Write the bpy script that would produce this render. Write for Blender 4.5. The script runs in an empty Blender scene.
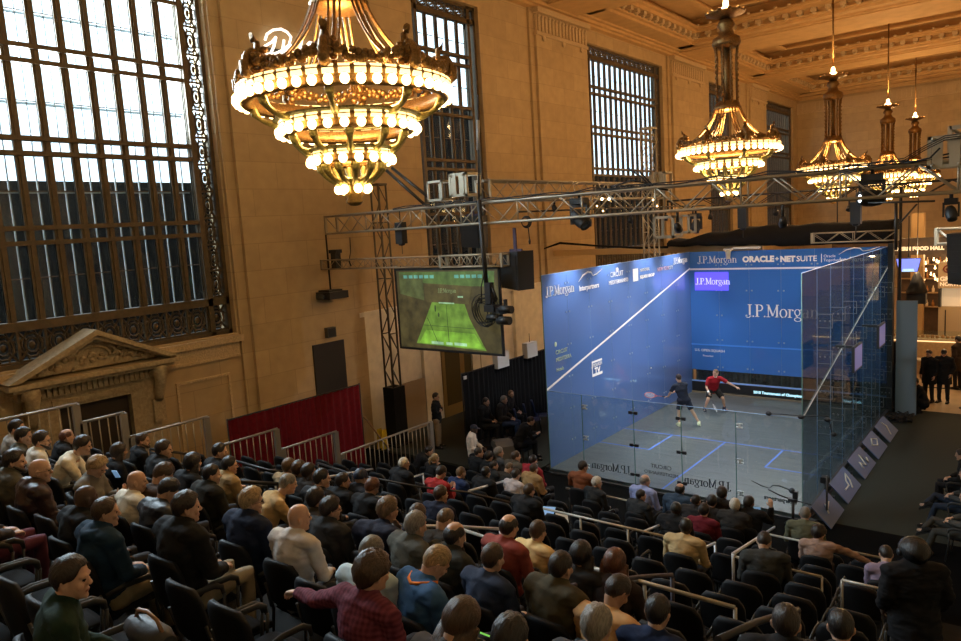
import bpy, bmesh, math, random
import numpy as np
from mathutils import Vector, Matrix, Euler, noise as mnoise

random.seed(7)
SC = bpy.context.scene
COL = SC.collection
PI = math.pi

# ------------------------------------------------------------ camera numbers
CAMP = Vector((10.50091238, -15.69955073, 6.51664675))
RT = Vector((0.7827755, 0.61933775, -0.06068991))
UP = Vector((-0.03121506, 0.13647894, 0.99015106))
FW = Vector((-0.62152082, 0.77317156, -0.12616504))
FPX = 722.7156


def ray(px, py):
    return RT * ((px - 480.5) / FPX) - UP * ((py - 320.5) / FPX) + FW


def at(px, py, ax, v):
    d = ray(px, py)
    return CAMP + d * ((v - CAMP[ax]) / d[ax])


def proj(p):
    q = Vector(p) - CAMP
    z = q.dot(FW)
    return (480.5 + FPX * q.dot(RT) / z, 320.5 - FPX * q.dot(UP) / z, z)


# ------------------------------------------------------------ materials
MATS = {}


def mat(name, col, rough=0.6, metal=0.0, emit=None, estr=0.0, noise=0.0, nscale=20.0, bump=0.0, spec=0.5, alpha=None, sample=True):
    if name in MATS:
        return MATS[name]
    m = bpy.data.materials.new(name)
    m.use_nodes = True
    nt = m.node_tree
    b = nt.nodes['Principled BSDF']
    b.inputs['Base Color'].default_value = (*col, 1)
    b.inputs['Roughness'].default_value = rough
    b.inputs['Metallic'].default_value = metal
    b.inputs['Specular IOR Level'].default_value = spec
    if emit:
        b.inputs['Emission Color'].default_value = (*emit, 1)
        b.inputs['Emission Strength'].default_value = estr
    if noise or bump:
        tc = nt.nodes.new('ShaderNodeTexCoord')
        n = nt.nodes.new('ShaderNodeTexNoise')
        n.inputs['Scale'].default_value = nscale
        n.inputs['Detail'].default_value = 4
        nt.links.new(tc.outputs['Object'], n.inputs['Vector'])
        if noise:
            r = nt.nodes.new('ShaderNodeValToRGB')
            a, c = 1 - noise, 1 + noise
            r.color_ramp.elements[0].position = 0.3
            r.color_ramp.elements[1].position = 0.7
            r.color_ramp.elements[0].color = (col[0] * a, col[1] * a, col[2] * a, 1)
            r.color_ramp.elements[1].color = (min(1, col[0] * c), min(1, col[1] * c), min(1, col[2] * c), 1)
            nt.links.new(n.outputs['Fac'], r.inputs['Fac'])
            nt.links.new(r.outputs['Color'], b.inputs['Base Color'])
        if bump:
            bp = nt.nodes.new('ShaderNodeBump')
            bp.inputs['Strength'].default_value = bump
            bp.inputs['Distance'].default_value = 0.02
            nt.links.new(n.outputs['Fac'], bp.inputs['Height'])
            nt.links.new(bp.outputs['Normal'], b.inputs['Normal'])
    if not sample:
        m.cycles.emission_sampling = 'NONE'
    MATS[name] = m
    return m


def cloth(col, name=None, rough=0.85):
    key = name or 'cloth_%02x%02x%02x' % tuple(int(255 * min(1, max(0, c))) for c in col)
    return mat(key, col, rough, noise=0.15, nscale=9, bump=0.35, spec=0.25)


def glass_mat(name, tint, diff, dfac, gloss=0.06, rough=0.02):
    """see-through sheet: share dfac of printed dots (diffuse), the rest lets tinted light through"""
    m = bpy.data.materials.new(name)
    m.use_nodes = True
    nt = m.node_tree
    nt.nodes.clear()
    out = nt.nodes.new('ShaderNodeOutputMaterial')
    tr = nt.nodes.new('ShaderNodeBsdfTransparent')
    tr.inputs[0].default_value = (*tint, 1)
    last = tr.outputs[0]
    if dfac > 0:
        df = nt.nodes.new('ShaderNodeBsdfDiffuse')
        df.inputs[0].default_value = (*diff, 1)
        mx = nt.nodes.new('ShaderNodeMixShader')
        mx.inputs[0].default_value = dfac
        nt.links.new(last, mx.inputs[1])
        nt.links.new(df.outputs[0], mx.inputs[2])
        last = mx.outputs[0]
    gl = nt.nodes.new('ShaderNodeBsdfGlossy')
    gl.inputs['Roughness'].default_value = rough
    # reflectance that rises towards grazing angles, the same from either side of the sheet
    ge = nt.nodes.new('ShaderNodeNewGeometry')
    dt = nt.nodes.new('ShaderNodeVectorMath')
    dt.operation = 'DOT_PRODUCT'
    nt.links.new(ge.outputs['Normal'], dt.inputs[0])
    nt.links.new(ge.outputs['Incoming'], dt.inputs[1])
    last_f = dt.outputs['Value']
    for op, val in (('ABSOLUTE', None), ('SUBTRACT', 1.0), ('POWER', 5.0), ('MULTIPLY_ADD', .9)):
        q = nt.nodes.new('ShaderNodeMath')
        q.operation = op
        if op == 'SUBTRACT':
            q.inputs[0].default_value = val
            nt.links.new(last_f, q.inputs[1])
        else:
            nt.links.new(last_f, q.inputs[0])
            if val is not None: q.inputs[1].default_value = val
            if op == 'MULTIPLY_ADD': q.inputs[2].default_value = .04
        last_f = q.outputs[0]
    ma = nt.nodes.new('ShaderNodeMath')
    ma.operation = 'MULTIPLY'
    ma.inputs[1].default_value = gloss / 0.04
    ma.use_clamp = True
    nt.links.new(last_f, ma.inputs[0])
    mx2 = nt.nodes.new('ShaderNodeMixShader')
    nt.links.new(ma.outputs[0], mx2.inputs[0])
    nt.links.new(last, mx2.inputs[1])
    nt.links.new(gl.outputs[0], mx2.inputs[2])
    nt.links.new(mx2.outputs[0], out.inputs[0])
    MATS[name] = m
    return m


# ------------------------------------------------------------ object helpers
def tag(o, label=None, cat=None, group=None, kind=None):
    if label: o['label'] = label
    if cat: o['category'] = cat
    if group: o['group'] = group
    if kind: o['kind'] = kind
    return o


def thing(name, label, cat, loc=(0, 0, 0), rz=0.0, group=None, kind=None):
    o = bpy.data.objects.new(name, None)
    o.empty_display_size = 0.1
    COL.objects.link(o)
    o.location = loc
    o.rotation_euler = (0, 0, rz)
    return tag(o, label, cat, group, kind)


def link(name, me, m=None, parent=None, loc=None, rot=None):
    o = bpy.data.objects.new(name, me)
    COL.objects.link(o)
    if m is not None:
        if len(me.materials) == 0:
            me.materials.append(m)
        elif me.materials[0] != m:
            o.material_slots[0].link = 'OBJECT'
            o.material_slots[0].material = m
    if parent: o.parent = parent
    if loc is not None: o.location = loc
    if rot is not None: o.rotation_euler = rot
    return o


class MB:
    """collects shapes into one mesh"""

    def __init__(s):
        s.bm = bmesh.new()

    def face(s, vs, mi=0):
        try:
            f = s.bm.faces.new(vs)
            f.material_index = mi
            return f
        except ValueError:
            return None

    def box(s, a, b, mi=0):
        x0, y0, z0 = a
        x1, y1, z1 = b
        v = [s.bm.verts.new(p) for p in ((x0, y0, z0), (x1, y0, z0), (x1, y1, z0), (x0, y1, z0), (x0, y0, z1), (x1, y0, z1), (x1, y1, z1), (x0, y1, z1))]
        for q in ((0, 3, 2, 1), (4, 5, 6, 7), (0, 1, 5, 4), (1, 2, 6, 5), (2, 3, 7, 6), (3, 0, 4, 7)):
            s.face([v[i] for i in q], mi)
        return s

    def cbox(s, c, d, M=None, mi=0):
        pts = []
        for sz in (-1, 1):
            for sx, sy in ((-1, -1), (1, -1), (1, 1), (-1, 1)):
                p = Vector((sx * d[0] / 2, sy * d[1] / 2, sz * d[2] / 2))
                if M is not None: p = M @ p
                pts.append(s.bm.verts.new(p + Vector(c)))
        for q in ((0, 3, 2, 1), (4, 5, 6, 7), (0, 1, 5, 4), (1, 2, 6, 5), (2, 3, 7, 6), (3, 0, 4, 7)):
            s.face([pts[i] for i in q], mi)
        return s

    def tube(s, pts, r, n=8, flat=1.0, up=None, mi=0, round_cap=False, smooth=True):
        pts = [Vector(p) for p in pts]
        if not isinstance(r, (list, tuple)): r = [r] * len(pts)
        rr = [(x if isinstance(x, (tuple, list)) else (x, x * flat)) for x in r]
        if round_cap:
            d0 = (pts[0] - pts[1]).normalized()
            d1 = (pts[-1] - pts[-2]).normalized()
            a, b = rr[0], rr[-1]
            pts = [pts[0] + d0 * a[1] * .92, pts[0] + d0 * a[1] * .6] + pts + [pts[-1] + d1 * b[1] * .6, pts[-1] + d1 * b[1] * .92]
            rr = [(a[0] * .35, a[1] * .35), (a[0] * .8, a[1] * .8)] + rr + [(b[0] * .8, b[1] * .8), (b[0] * .35, b[1] * .35)]
        rings = []
        ref = Vector(up) if up is not None else None
        prev = None
        N = len(pts)
        for i, p in enumerate(pts):
            if i == 0: t = pts[1] - p
            elif i == N - 1: t = p - pts[i - 1]
            else: t = (pts[i + 1] - p).normalized() + (p - pts[i - 1]).normalized()
            if t.length < 1e-9: t = Vector((0, 0, 1))
            t.normalize()
            if ref is not None: u = ref - t * ref.dot(t)
            elif prev is None:
                u = Vector((0, 0, 1)) - t * t.z
                if u.length < 0.1: u = Vector((1, 0, 0)) - t * t.x
            else: u = prev - t * prev.dot(t)
            if u.length < 1e-6: u = t.orthogonal()
            u.normalize()
            prev = u
            w = t.cross(u)
            a, b = rr[i]
            rings.append([s.bm.verts.new(p + w * (a * math.cos(2 * PI * k / n)) + u * (b * math.sin(2 * PI * k / n))) for k in range(n)])
        for i in range(N - 1):
            for k in range(n):
                f = s.face((rings[i][k], rings[i][(k + 1) % n], rings[i + 1][(k + 1) % n], rings[i + 1][k]), mi)
                if f and n > 4 and smooth: f.smooth = True
        s.face(list(reversed(rings[0])), mi)
        s.face(rings[-1], mi)
        return s

    def lathe(s, prof, n=24, c=(0, 0, 0), mi=0, smooth=True, closed=False):
        c = Vector(c)
        rings = []
        for r, z in prof:
            rings.append([s.bm.verts.new(c + Vector((r * math.cos(2 * PI * k / n), r * math.sin(2 * PI * k / n), z))) for k in range(n)])
        M = len(rings)
        for i in range(M if closed else M - 1):
            A, B = rings[i], rings[(i + 1) % M]
            for k in range(n):
                f = s.face((A[k], A[(k + 1) % n], B[(k + 1) % n], B[k]), mi)
                if f and smooth: f.smooth = True
        return s

    def ell(s, c, r, M=None, nu=12, nv=8, mi=0):
        c = Vector(c)
        rings = []
        for j in range(nv + 1):
            ph = PI * j / nv
            if j in (0, nv):
                p = Vector((0, 0, r[2] * math.cos(ph)))
                if M is not None: p = M @ p
                rings.append([s.bm.verts.new(p + c)])
                continue
            R = []
            for k in range(nu):
                th = 2 * PI * k / nu
                p = Vector((r[0] * math.sin(ph) * math.cos(th), r[1] * math.sin(ph) * math.sin(th), r[2] * math.cos(ph)))
                if M is not None: p = M @ p
                R.append(s.bm.verts.new(p + c))
            rings.append(R)
        for j in range(nv):
            A, B = rings[j], rings[j + 1]
            for k in range(nu):
                if len(A) == 1: f = s.face((A[0], B[k], B[(k + 1) % nu]), mi)
                elif len(B) == 1: f = s.face((A[k], B[0], A[(k + 1) % nu]), mi)
                else: f = s.face((A[k], B[k], B[(k + 1) % nu], A[(k + 1) % nu]), mi)
                if f: f.smooth = True
        return s

    def prism(s, poly, a, b, M, mi=0):
        """poly in 2-D extruded a..b along the third axis; M maps (u,v,w)"""
        A = [s.bm.verts.new(M @ Vector((p[0], p[1], a))) for p in poly]
        B = [s.bm.verts.new(M @ Vector((p[0], p[1], b))) for p in poly]
        n = len(poly)
        s.face(list(reversed(A)), mi)
        s.face(B, mi)
        for i in range(n):
            s.face((A[i], A[(i + 1) % n], B[(i + 1) % n], B[i]), mi)
        return s

    def mesh(s, name, mats=None):
        bmesh.ops.recalc_face_normals(s.bm, faces=s.bm.faces)
        me = bpy.data.meshes.new(name)
        s.bm.to_mesh(me)
        s.bm.free()
        for m in (mats or []): me.materials.append(m)
        return me

    def build(s, name, m, parent=None, loc=None, rot=None):
        ms = m if isinstance(m, (list, tuple)) else [m]
        return link(name, s.mesh(name, ms), None, parent, loc, rot)


def arc(c, r, a0, a1, n, plane='xz', flip=1):
    out = []
    for i in range(n + 1):
        a = a0 + (a1 - a0) * i / n
        x, y = r * math.cos(a), r * math.sin(a) * flip
        out.append(Vector(c) + (Vector((x, 0, y)) if plane == 'xz' else Vector((x, y, 0)) if plane == 'xy' else Vector((0, x, y))))
    return out


def bez(p0, p1, p2, p3, n=8):
    p0, p1, p2, p3 = map(Vector, (p0, p1, p2, p3))
    return [p0 * (1 - t) ** 3 + p1 * 3 * t * (1 - t) ** 2 + p2 * 3 * t * t * (1 - t) + p3 * t ** 3 for t in [i / n for i in range(n + 1)]]


def evaluated(me, mods):
    """apply modifiers through the depsgraph"""
    o = bpy.data.objects.new('temp', me)
    COL.objects.link(o)
    for typ, kw in mods:
        md = o.modifiers.new(typ, typ)
        for k, v in kw.items(): setattr(md, k, v)
    dg = bpy.context.evaluated_depsgraph_get()
    dg.update()
    r = bpy.data.meshes.new_from_object(o.evaluated_get(dg))
    bpy.data.objects.remove(o)
    return r


def text_mesh(body, size, depth=0.01, align='CENTER', bold=0.0, shear=0.0, spacing=1.0):
    cu = bpy.data.curves.new('lettering', 'FONT')
    cu.body = body
    cu.size = size
    cu.extrude = depth / 2
    cu.offset = bold
    cu.shear = shear
    cu.space_character = spacing
    cu.align_x = align
    cu.resolution_u = 3
    o = bpy.data.objects.new('temp', cu)
    COL.objects.link(o)
    dg = bpy.context.evaluated_depsgraph_get()
    dg.update()
    me = bpy.data.meshes.new_from_object(o.evaluated_get(dg))
    bpy.data.objects.remove(o)
    return me


def frame_M(o, u, v):
    u = Vector(u).normalized()
    v = Vector(v).normalized()
    w = u.cross(v)
    M = Matrix((u, v, w)).transposed().to_4x4()
    M.translation = Vector(o)
    return M


def text(name, body, size, o, u, v, m, parent=None, **kw):
    me = text_mesh(body, size, **kw)
    me.transform(frame_M(o, u, v))
    me.materials.clear()
    ob = link(name, me, m, parent)
    return ob


# serif lettering for the bank's name: glyphs from thick and thin strokes (x, y in cap heights)
SERIF = {
    'J': (.50, [('s', .33, .15, .33, 1, .14), ('s', .18, .97, .5, .97, .05), ('c', .2, .1, .17, -170, 0, .07), ('d', .07, .08, .07)]),
    '.': (.22, [('d', .1, .05, .065)]),
    'P': (.66, [('s', .18, 0, .18, 1, .14), ('s', .02, .03, .34, .03, .05), ('s', .02, .97, .4, .97, .05), ('c', .36, .73, .24, -90, 90, .11), ('s', .2, .49, .38, .49, .05)]),
    'M': (1.0, [('s', .16, 0, .16, 1, .06), ('s', .02, .03, .3, .03, .05), ('s', .16, .98, .5, .1, .13), ('s', .5, .1, .82, .98, .05), ('s', .82, 0, .82, 1, .14), ('s', .66, .03, .98, .03, .05), ('s', .03, .97, .2, .97, .05), ('s', .8, .97, .97, .97, .05)]),
    'o': (.60, [('o', .29, .33, .24, .33, .1)]),
    'r': (.46, [('s', .16, 0, .16, .66, .12), ('s', .02, .03, .32, .03, .05), ('s', .03, .64, .16, .64, .05), ('c', .33, .48, .16, 60, 170, .06), ('d', .39, .58, .07)]),
    'g': (.60, [('o', .26, .42, .19, .24, .09), ('o', .28, -.12, .24, .15, .07), ('s', .14, .18, .3, .05, .07), ('s', .42, .6, .56, .64, .06)]),
    'a': (.56, [('o', .22, .2, .18, .2, .08), ('s', .4, .02, .4, .5, .12), ('c', .24, .48, .17, 0, 150, .06), ('s', .4, .04, .54, .04, .05)]),
    'n': (.66, [('s', .15, 0, .15, .66, .12), ('s', .02, .03, .28, .03, .05), ('s', .03, .64, .15, .64, .05), ('c', .33, .44, .18, 0, 165, .08), ('s', .5, 0, .5, .46, .12), ('s', .38, .03, .64, .03, .05)]),
}


def serif_text(name, body, h, o, u, v, m, parent=None, depth=0.012, align='L'):
    mb = MB()
    W = sum(SERIF[c][0] for c in body)
    x = {'L': 0, 'C': -W / 2, 'R': -W}[align]
    M = frame_M(o, u, v)

    def quad(p, q, w):
        p, q = Vector(p), Vector(q)
        d = (q - p).normalized()
        n = Vector((-d.y, d.x)) * w / 2
        mb.prism([((a.x) * h, (a.y) * h) for a in (p + n, p - n, q - n, q + n)], 0, depth, M)
    for c in body:
        for st in SERIF[c][1]:
            k = st[0]
            if k == 's': quad((x + st[1], st[2]), (x + st[3], st[4]), st[5])
            elif k == 'd':
                mb.prism([((x + st[1] + st[3] * math.cos(a)) * h, (st[2] + st[3] * math.sin(a)) * h) for a in [i * PI / 4 for i in range(8)]], 0, depth, M)
            elif k in 'co':
                if k == 'c':
                    cx, cy, rx, a0, a1, w = st[1:]
                    ry = rx
                else:
                    cx, cy, rx, ry, w = st[1:]
                    a0, a1 = 0, 360
                n = 12 if k == 'o' else 7
                P = []
                for i in range(n + 1):
                    a = math.radians(a0 + (a1 - a0) * i / n)
                    ww = w * (.45 + .55 * abs(math.cos(a)))
                    P.append((a, ww))
                for (a, wa), (b, wb) in zip(P, P[1:]):
                    pl = [((x + cx + (rx + e * ww / 2) * math.cos(t)) * h, (cy + (ry + e * ww / 2) * math.sin(t)) * h) for t, ww, e in ((a, wa, 1), (a, wa, -1), (b, wb, -1), (b, wb, 1))]
                    mb.prism(pl, 0, depth, M)
        x += SERIF[c][0]
    return mb.build(name, m, parent)


# ------------------------------------------------------------ shared materials
M_steel = mat('aluminium', (.36, .31, .23), .45, .45)
M_rail0 = None
M_dsteel = mat('dark_steel', (.05, .047, .045), .45, .6)
M_black = mat('black_paint', (.012, .012, .013), .55)
M_blackcloth = cloth((.008, .008, .009), 'black_cloth', .95)
M_white = mat('white_paint', (.8, .8, .78), .5)
M_brass = mat('brass', (.50, .31, .10), .33, .9, noise=.3, nscale=30)
M_dbrass = mat('aged_brass', (.26, .15, .055), .42, .85, noise=.4, nscale=40, bump=.4)
M_ginger = mat('gilded_green', (.32, .27, .09), .4, .6, noise=.3, nscale=40)
M_bronze = mat('bronze_frame', (.115, .082, .045), .5, .35, noise=.2, nscale=8)
M_bulb = mat('lamp_bulb', (1, .8, .5), .4, emit=(1, .66, .27), estr=11)
M_rubber = mat('black_rubber', (.015, .015, .016), .8)
M_bulb2 = mat('flame_lamp', (1, .8, .5), .4, emit=(1, .62, .26), estr=12, sample=False)
# ============================================================ people
V = Vector


def lerp(a, b, t): return a + (b - a) * t


SEC = [(.121, .012, .012, .016), (.112, .04, .042, .05), (.092, .061, .068, .078), (.06, .0735, .083, .094), (.02, .0765, .088, .10), (-.015, .075, .087, .096),
       (-.045, .070, .085, .08), (-.07, .062, .083, .058), (-.092, .050, .080, .035), (-.108, .036, .074, .012), (-.12, .02, .062, -.012)]


def head_raw(mb, M):
    """skull, jaw, nose, brow, lips, chin and ears; face towards +Y"""
    n = 20
    rings = []
    for z, w, f, b in SEC:
        R = []
        for k in range(n):
            a = 2 * PI * k / n
            c, s = math.cos(a), math.sin(a)
            y = s * (f if s > 0 else b)
            if b < 0 and s <= 0: y = s * .01 - b
            R.append(mb.bm.verts.new(M @ V((w * c, y, z))))
        rings.append(R)
    for A, B in zip(rings, rings[1:]):
        for k in range(n): mb.face((A[k], A[(k + 1) % n], B[(k + 1) % n], B[k]))
    mb.face(rings[0]); mb.face(list(reversed(rings[-1])))
    T = lambda *p: M @ V(p)
    R3 = M.to_3x3()
    mb.tube([T(0, .078, .028), T(0, .090, .0), T(0, .104, -.020), T(0, .094, -.030)], [.009, .011, .014, .011], 8)
    for s in (-1, 1):
        mb.ell(T(s * .010, .098, -.026), (.009, .010, .008), R3, 8, 6)
        mb.tube([T(s * .052, .068, .026), T(s * .03, .085, .03), T(s * .01, .086, .026)], [.008, .010, .008], 6)
        mb.ell(T(s * .031, .076, .006), (.015, .012, .011), R3, 8, 6)
        mb.ell(T(s * .046, .062, -.025), (.022, .02, .024), R3, 8, 6)
        mb.ell(T(s * .078, -.012, -.004), (.008, .020, .032), R3, 8, 6)
        mb.tube([T(s * .082, -.008, -.03), T(s * .09, -.024, -.008), T(s * .091, -.024, .014), T(s * .084, -.008, .026)], .006, 6)
    mb.ell(T(0, .082, -.060), (.024, .012, .006), R3, 8, 6)
    mb.ell(T(0, .080, -.070), (.020, .012, .007), R3, 8, 6)
    mb.ell(T(0, .070, -.100), (.024, .018, .018), R3, 8, 6)


def hand_raw(mb, wr, d, nrm, side, curl=.5):
    """palm with four unequal fingers and a thumb leaving its side; d = pointing direction, nrm = back of the hand"""
    wr = V(wr)
    d = V(d).normalized()
    nrm = V(nrm)
    nrm = (nrm - d * nrm.dot(d)).normalized()
    lat = d.cross(nrm) * side        # towards the thumb
    mb.tube([wr - d * .01, wr + d * .03, wr + d * .07, wr + d * .088], [(.026, .018), (.036, .017), (.041, .015), (.037, .012)], 10, up=nrm, round_cap=True)
    for i, (off, L, r) in enumerate(((.029, .066, .0088), (.010, .076, .0092), (-.010, .070, .0088), (-.029, .054, .008))):
        p = wr + d * .082 + lat * off
        a = curl * (1 + .12 * i)
        q = p + (d * math.cos(a * .5) - nrm * math.sin(a * .5)) * L * .45
        r_ = q + (d * math.cos(a * 1.2) - nrm * math.sin(a * 1.2)) * L * .32
        e = r_ + (d * math.cos(a * 1.8) - nrm * math.sin(a * 1.8)) * L * .25
        mb.tube([p - d * .02, q, r_, e], [r, r, r * .92, r * .8], 7, round_cap=True)
    p = wr + d * .022 + lat * .026
    q = p + (lat * .75 + d * .6 - nrm * .25).normalized() * .034
    e = q + (lat * .25 + d * .95 - nrm * .35 * (1 + curl)).normalized() * .036
    mb.tube([p, q, e], [.013, .011, .0085], 7, round_cap=True)


SEAT = dict(pel=(0, -.10, .52), waist=(0, -.13, .70), chest=(0, -.12, .92), neck=(0, -.085, 1.10), head=(0, -.03, 1.215), yaw=0, pitch=-6, roll=0,
            sh=((-.218, -.11, 1.045), (.218, -.11, 1.045)), el=((-.28, -.06, .76), (.28, -.06, .76)), wr=((-.10, .17, .66), (.10, .17, .66)),
            hd=((.5, .8, -.15), (-.5, .8, -.15)), hn=((-.1, .1, 1), (.1, .1, 1)), curl=(.7, .7),
            hip=((-.09, -.08, .52), (.09, -.08, .52)), kn=((-.13, .36, .53), (.13, .36, .53)), an=((-.13, .36, .09), (.13, .33, .09)))


def P_(**kw):
    d = dict(SEAT)
    d.update(kw)
    return d


POSES = {
    'lap': P_(),
    'lapR': P_(yaw=-28, pitch=-4),
    'lapL': P_(yaw=24, pitch=-5),
    'cross': P_(el=((-.25, .0, .80), (.25, .0, .80)), wr=((.06, .17, .83), (-.06, .15, .88)), hd=((1, .1, .1), (-1, .1, .0)), hn=((0, 1, .2), (0, 1, .2)), pitch=-3),
    'lean': P_(waist=(0, -.04, .70), chest=(0, .07, .88), neck=(0, .17, 1.0), head=(0, .28, 1.11), pitch=-12, sh=((-.185, .1, .96), (.185, .1, .96)), el=((-.2, .27, .66), (.2, .27, .66)), wr=((-.05, .42, .72), (.05, .42, .72)), hd=((.3, .6, .5), (-.3, .6, .5))),
    'phone': P_(el=((-.22, .0, .78), (.22, .0, .78)), wr=((-.07, .22, .86), (.07, .22, .86)), hd=((.35, .6, .55), (-.35, .6, .55)), hn=((-.5, .4, -.5), (.5, .4, -.5)), pitch=-30, head=(0, .0, 1.21)),
    'down': P_(pitch=-38, head=(0, .03, 1.20), neck=(0, -.06, 1.07), yaw=-15),
    'chin': P_(el=((-.25, -.06, .76), (.17, .20, .72)), wr=((-.05, .17, .68), (.06, .13, 1.0)), hd=((.6, .7, -.1), (-.2, -.25, .9)), hn=((-.1, .1, 1), (0, 1, .1)), waist=(0, -.09, .7), chest=(0, -.04, .92), neck=(0, -.0, 1.06), head=(0, .06, 1.2), yaw=-20),
    'armL': P_(el=((-.47, -.13, .93), (.25, -.06, .76)), wr=((-.74, -.12, .90), (.10, .17, .66)), hd=((-1, .1, -.3), (-.5, .8, -.15)), hn=((0, .2, 1), (.1, .1, 1)), yaw=-8),
    'reachR': P_(el=((-.25, -.04, .78), (.44, .06, .92)), wr=((-.1, .17, .66), (.72, .12, .78)), hd=((.5, .8, -.15), (1, .1, -.1)), yaw=-30),
    'raise': P_(el=((-.25, -.04, .78), (.32, .12, .86)), wr=((-.1, .17, .66), (.33, .16, 1.12)), hd=((.5, .8, -.15), (-.1, .1, 1)), hn=((-.1, .1, 1), (.2, -1, .1)), yaw=-20),
    'hug': P_(el=((-.33, -.02, .82), (.33, -.02, .82)), wr=((.02, .12, .80), (-.02, .12, .84)), hd=((1, .1, .1), (-1, .1, 0)), hn=((0, 1, .2), (0, 1, .2)), yaw=-25, waist=(0, -.1, .7), chest=(0, -.06, .92)),
    'recline': P_(kn=((-.16, .42, .5), (.1, .50, .62)), an=((-.16, .55, .09), (-.12, .6, .5)), wr=((-.10, .2, .72), (.12, .2, .72))),
    'stand': dict(pel=(0, 0, .93), waist=(0, .0, 1.1), chest=(0, 0, 1.3), neck=(0, -.01, 1.47), head=(0, .02, 1.615), yaw=0, pitch=-8, roll=0, sh=((-.185, -.01, 1.4), (.185, -.01, 1.4)), el=((-.25, -.04, 1.13), (.25, -.04, 1.13)), wr=((-.24, .08, .90), (.24, .08, .90)), hd=((.1, .25, -1), (-.1, .25, -1)), hn=((-1, 0, 0), (1, 0, 0)), curl=(.5, .5), hip=((-.09, 0, .9), (.09, 0, .9)), kn=((-.11, .02, .5), (.11, .02, .5)), an=((-.12, 0, .09), (.12, 0, .09))),
}
POSES['stand_cross'] = dict(POSES['stand'], el=((-.25, .04, 1.16), (.25, .04, 1.16)), wr=((.06, .18, 1.21), (-.06, .16, 1.26)), hd=((1, .1, .1), (-1, .1, 0)), hn=((0, 1, .2), (0, 1, .2)), yaw=0, pitch=-2)
POSES['stand_pocket'] = dict(POSES['stand'], el=((-.27, -.06, 1.14), (.30, -.08, 1.15)), wr=((-.20, .06, .95), (.19, .03, .98)), yaw=15)
POSES['crouch'] = dict(POSES['stand'], pel=(0, -.12, .32), waist=(0, -.06, .5), chest=(0, .04, .68), neck=(0, .1, .83), head=(0, .15, .97), sh=((-.185, .06, .76), (.185, .06, .76)), el=((-.22, .18, .55), (.2, .2, .55)), wr=((-.08, .36, .82), (.08, .36, .78)), hd=((.3, .4, .6), (-.3, .4, .6)), hip=((-.09, -.1, .32), (.09, -.1, .32)), kn=((-.16, .28, .48), (.16, .22, .3)), an=((-.15, .1, .09), (.15, -.12, .12)))
# player hitting: body leans left over a wide lunge, racket arm forward
POSES['player_navy'] = dict(POSES['stand'], pel=(.02, 0, .84), waist=(-.01, .02, 1.0), chest=(-.06, .04, 1.20), neck=(-.09, .05, 1.36), head=(-.11, .07, 1.505), yaw=20, pitch=-14, roll=0, sh=((-.26, .04, 1.28), (.10, .04, 1.31)), el=((-.36, .14, 1.04), (-.04, .28, 1.10)), wr=((-.40, .32, .88), (-.26, .36, .98)), hd=((-.7, .6, -.2), (-.9, .3, -.1)), hn=((0, .2, 1), (0, .3, 1)), curl=(.6, 1.3), hip=((-.07, 0, .82), (.11, 0, .82)), kn=((-.12, .14, .46), (.26, -.02, .46)), an=((-.14, .02, .09), (.44, -.12, .12)))
POSES['player_red'] = dict(POSES['stand'], pel=(0, -.1, .70), waist=(0, -.02, .85), chest=(0, .07, 1.02), neck=(0, .13, 1.17), head=(-.02, .2, 1.30), yaw=-55, pitch=-8, roll=0, sh=((-.19, .11, 1.10), (.19, .11, 1.10)), el=((-.42, .2, .95), (.28, .16, .84)), wr=((-.64, .26, .82), (.24, .32, .68)), hd=((-.9, .2, -.4), (-.1, .6, -.6)), hn=((-.3, .5, .8), (.9, .3, .2)), curl=(.5, 1.2), hip=((-.1, -.1, .68), (.1, -.1, .68)), kn=((-.26, .12, .42), (.22, .12, .42)), an=((-.34, -.02, .09), (.30, -.02, .09)))


def head_matrix(J):
    return Matrix.Translation(V(J['head'])) @ (Matrix.Rotation(math.radians(J['yaw']), 4, 'Z') @ Matrix.Rotation(math.radians(J['pitch']), 4, 'X') @ Matrix.Rotation(math.radians(J['roll']), 4, 'Y'))


M_skin = {}
for nm, c in (('fair', (.56, .34, .23)), ('tan', (.40, .235, .15)), ('brown', (.20, .11, .065)), ('dark', (.075, .042, .028))):
    M_skin[nm] = mat('skin_' + nm, c, .48, noise=.08, nscale=14, spec=.4)
M_eye = mat('eye_dark', (.02, .015, .012), .2)
M_lip = mat('lip', (.33, .12, .09), .5)


def torso_raw(mb, J, g, kind):
    up = (0, 1, 0)
    pe, wa, ch, ne = V(J['pel']), V(J['waist']), V(J['chest']), V(J['neck'])
    sm = (V(J['sh'][0]) + V(J['sh'][1])) / 2
    mb.tube([pe - (wa - pe) * .35, pe, wa, lerp(wa, ch, .55), ch, lerp(ch, sm, .75), lerp(sm, ne, .55)],
            [(.145 + g, .105 + g), (.165 + g, .118 + g), (.158 + g, .108 + g), (.180 + g, .116 + g), (.200 + g, .12 + g), (.196 + g, .10 + g), (.090 + g, .075 + g)], 18, up=up, round_cap=True)
    for s in (0, 1):
        sh = V(J['sh'][s])
        mb.tube([lerp(sm, sh, .2), lerp(sm, sh, .65), sh], [.08 + g, .068 + g, .058 + g], 10, round_cap=True)


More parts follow.
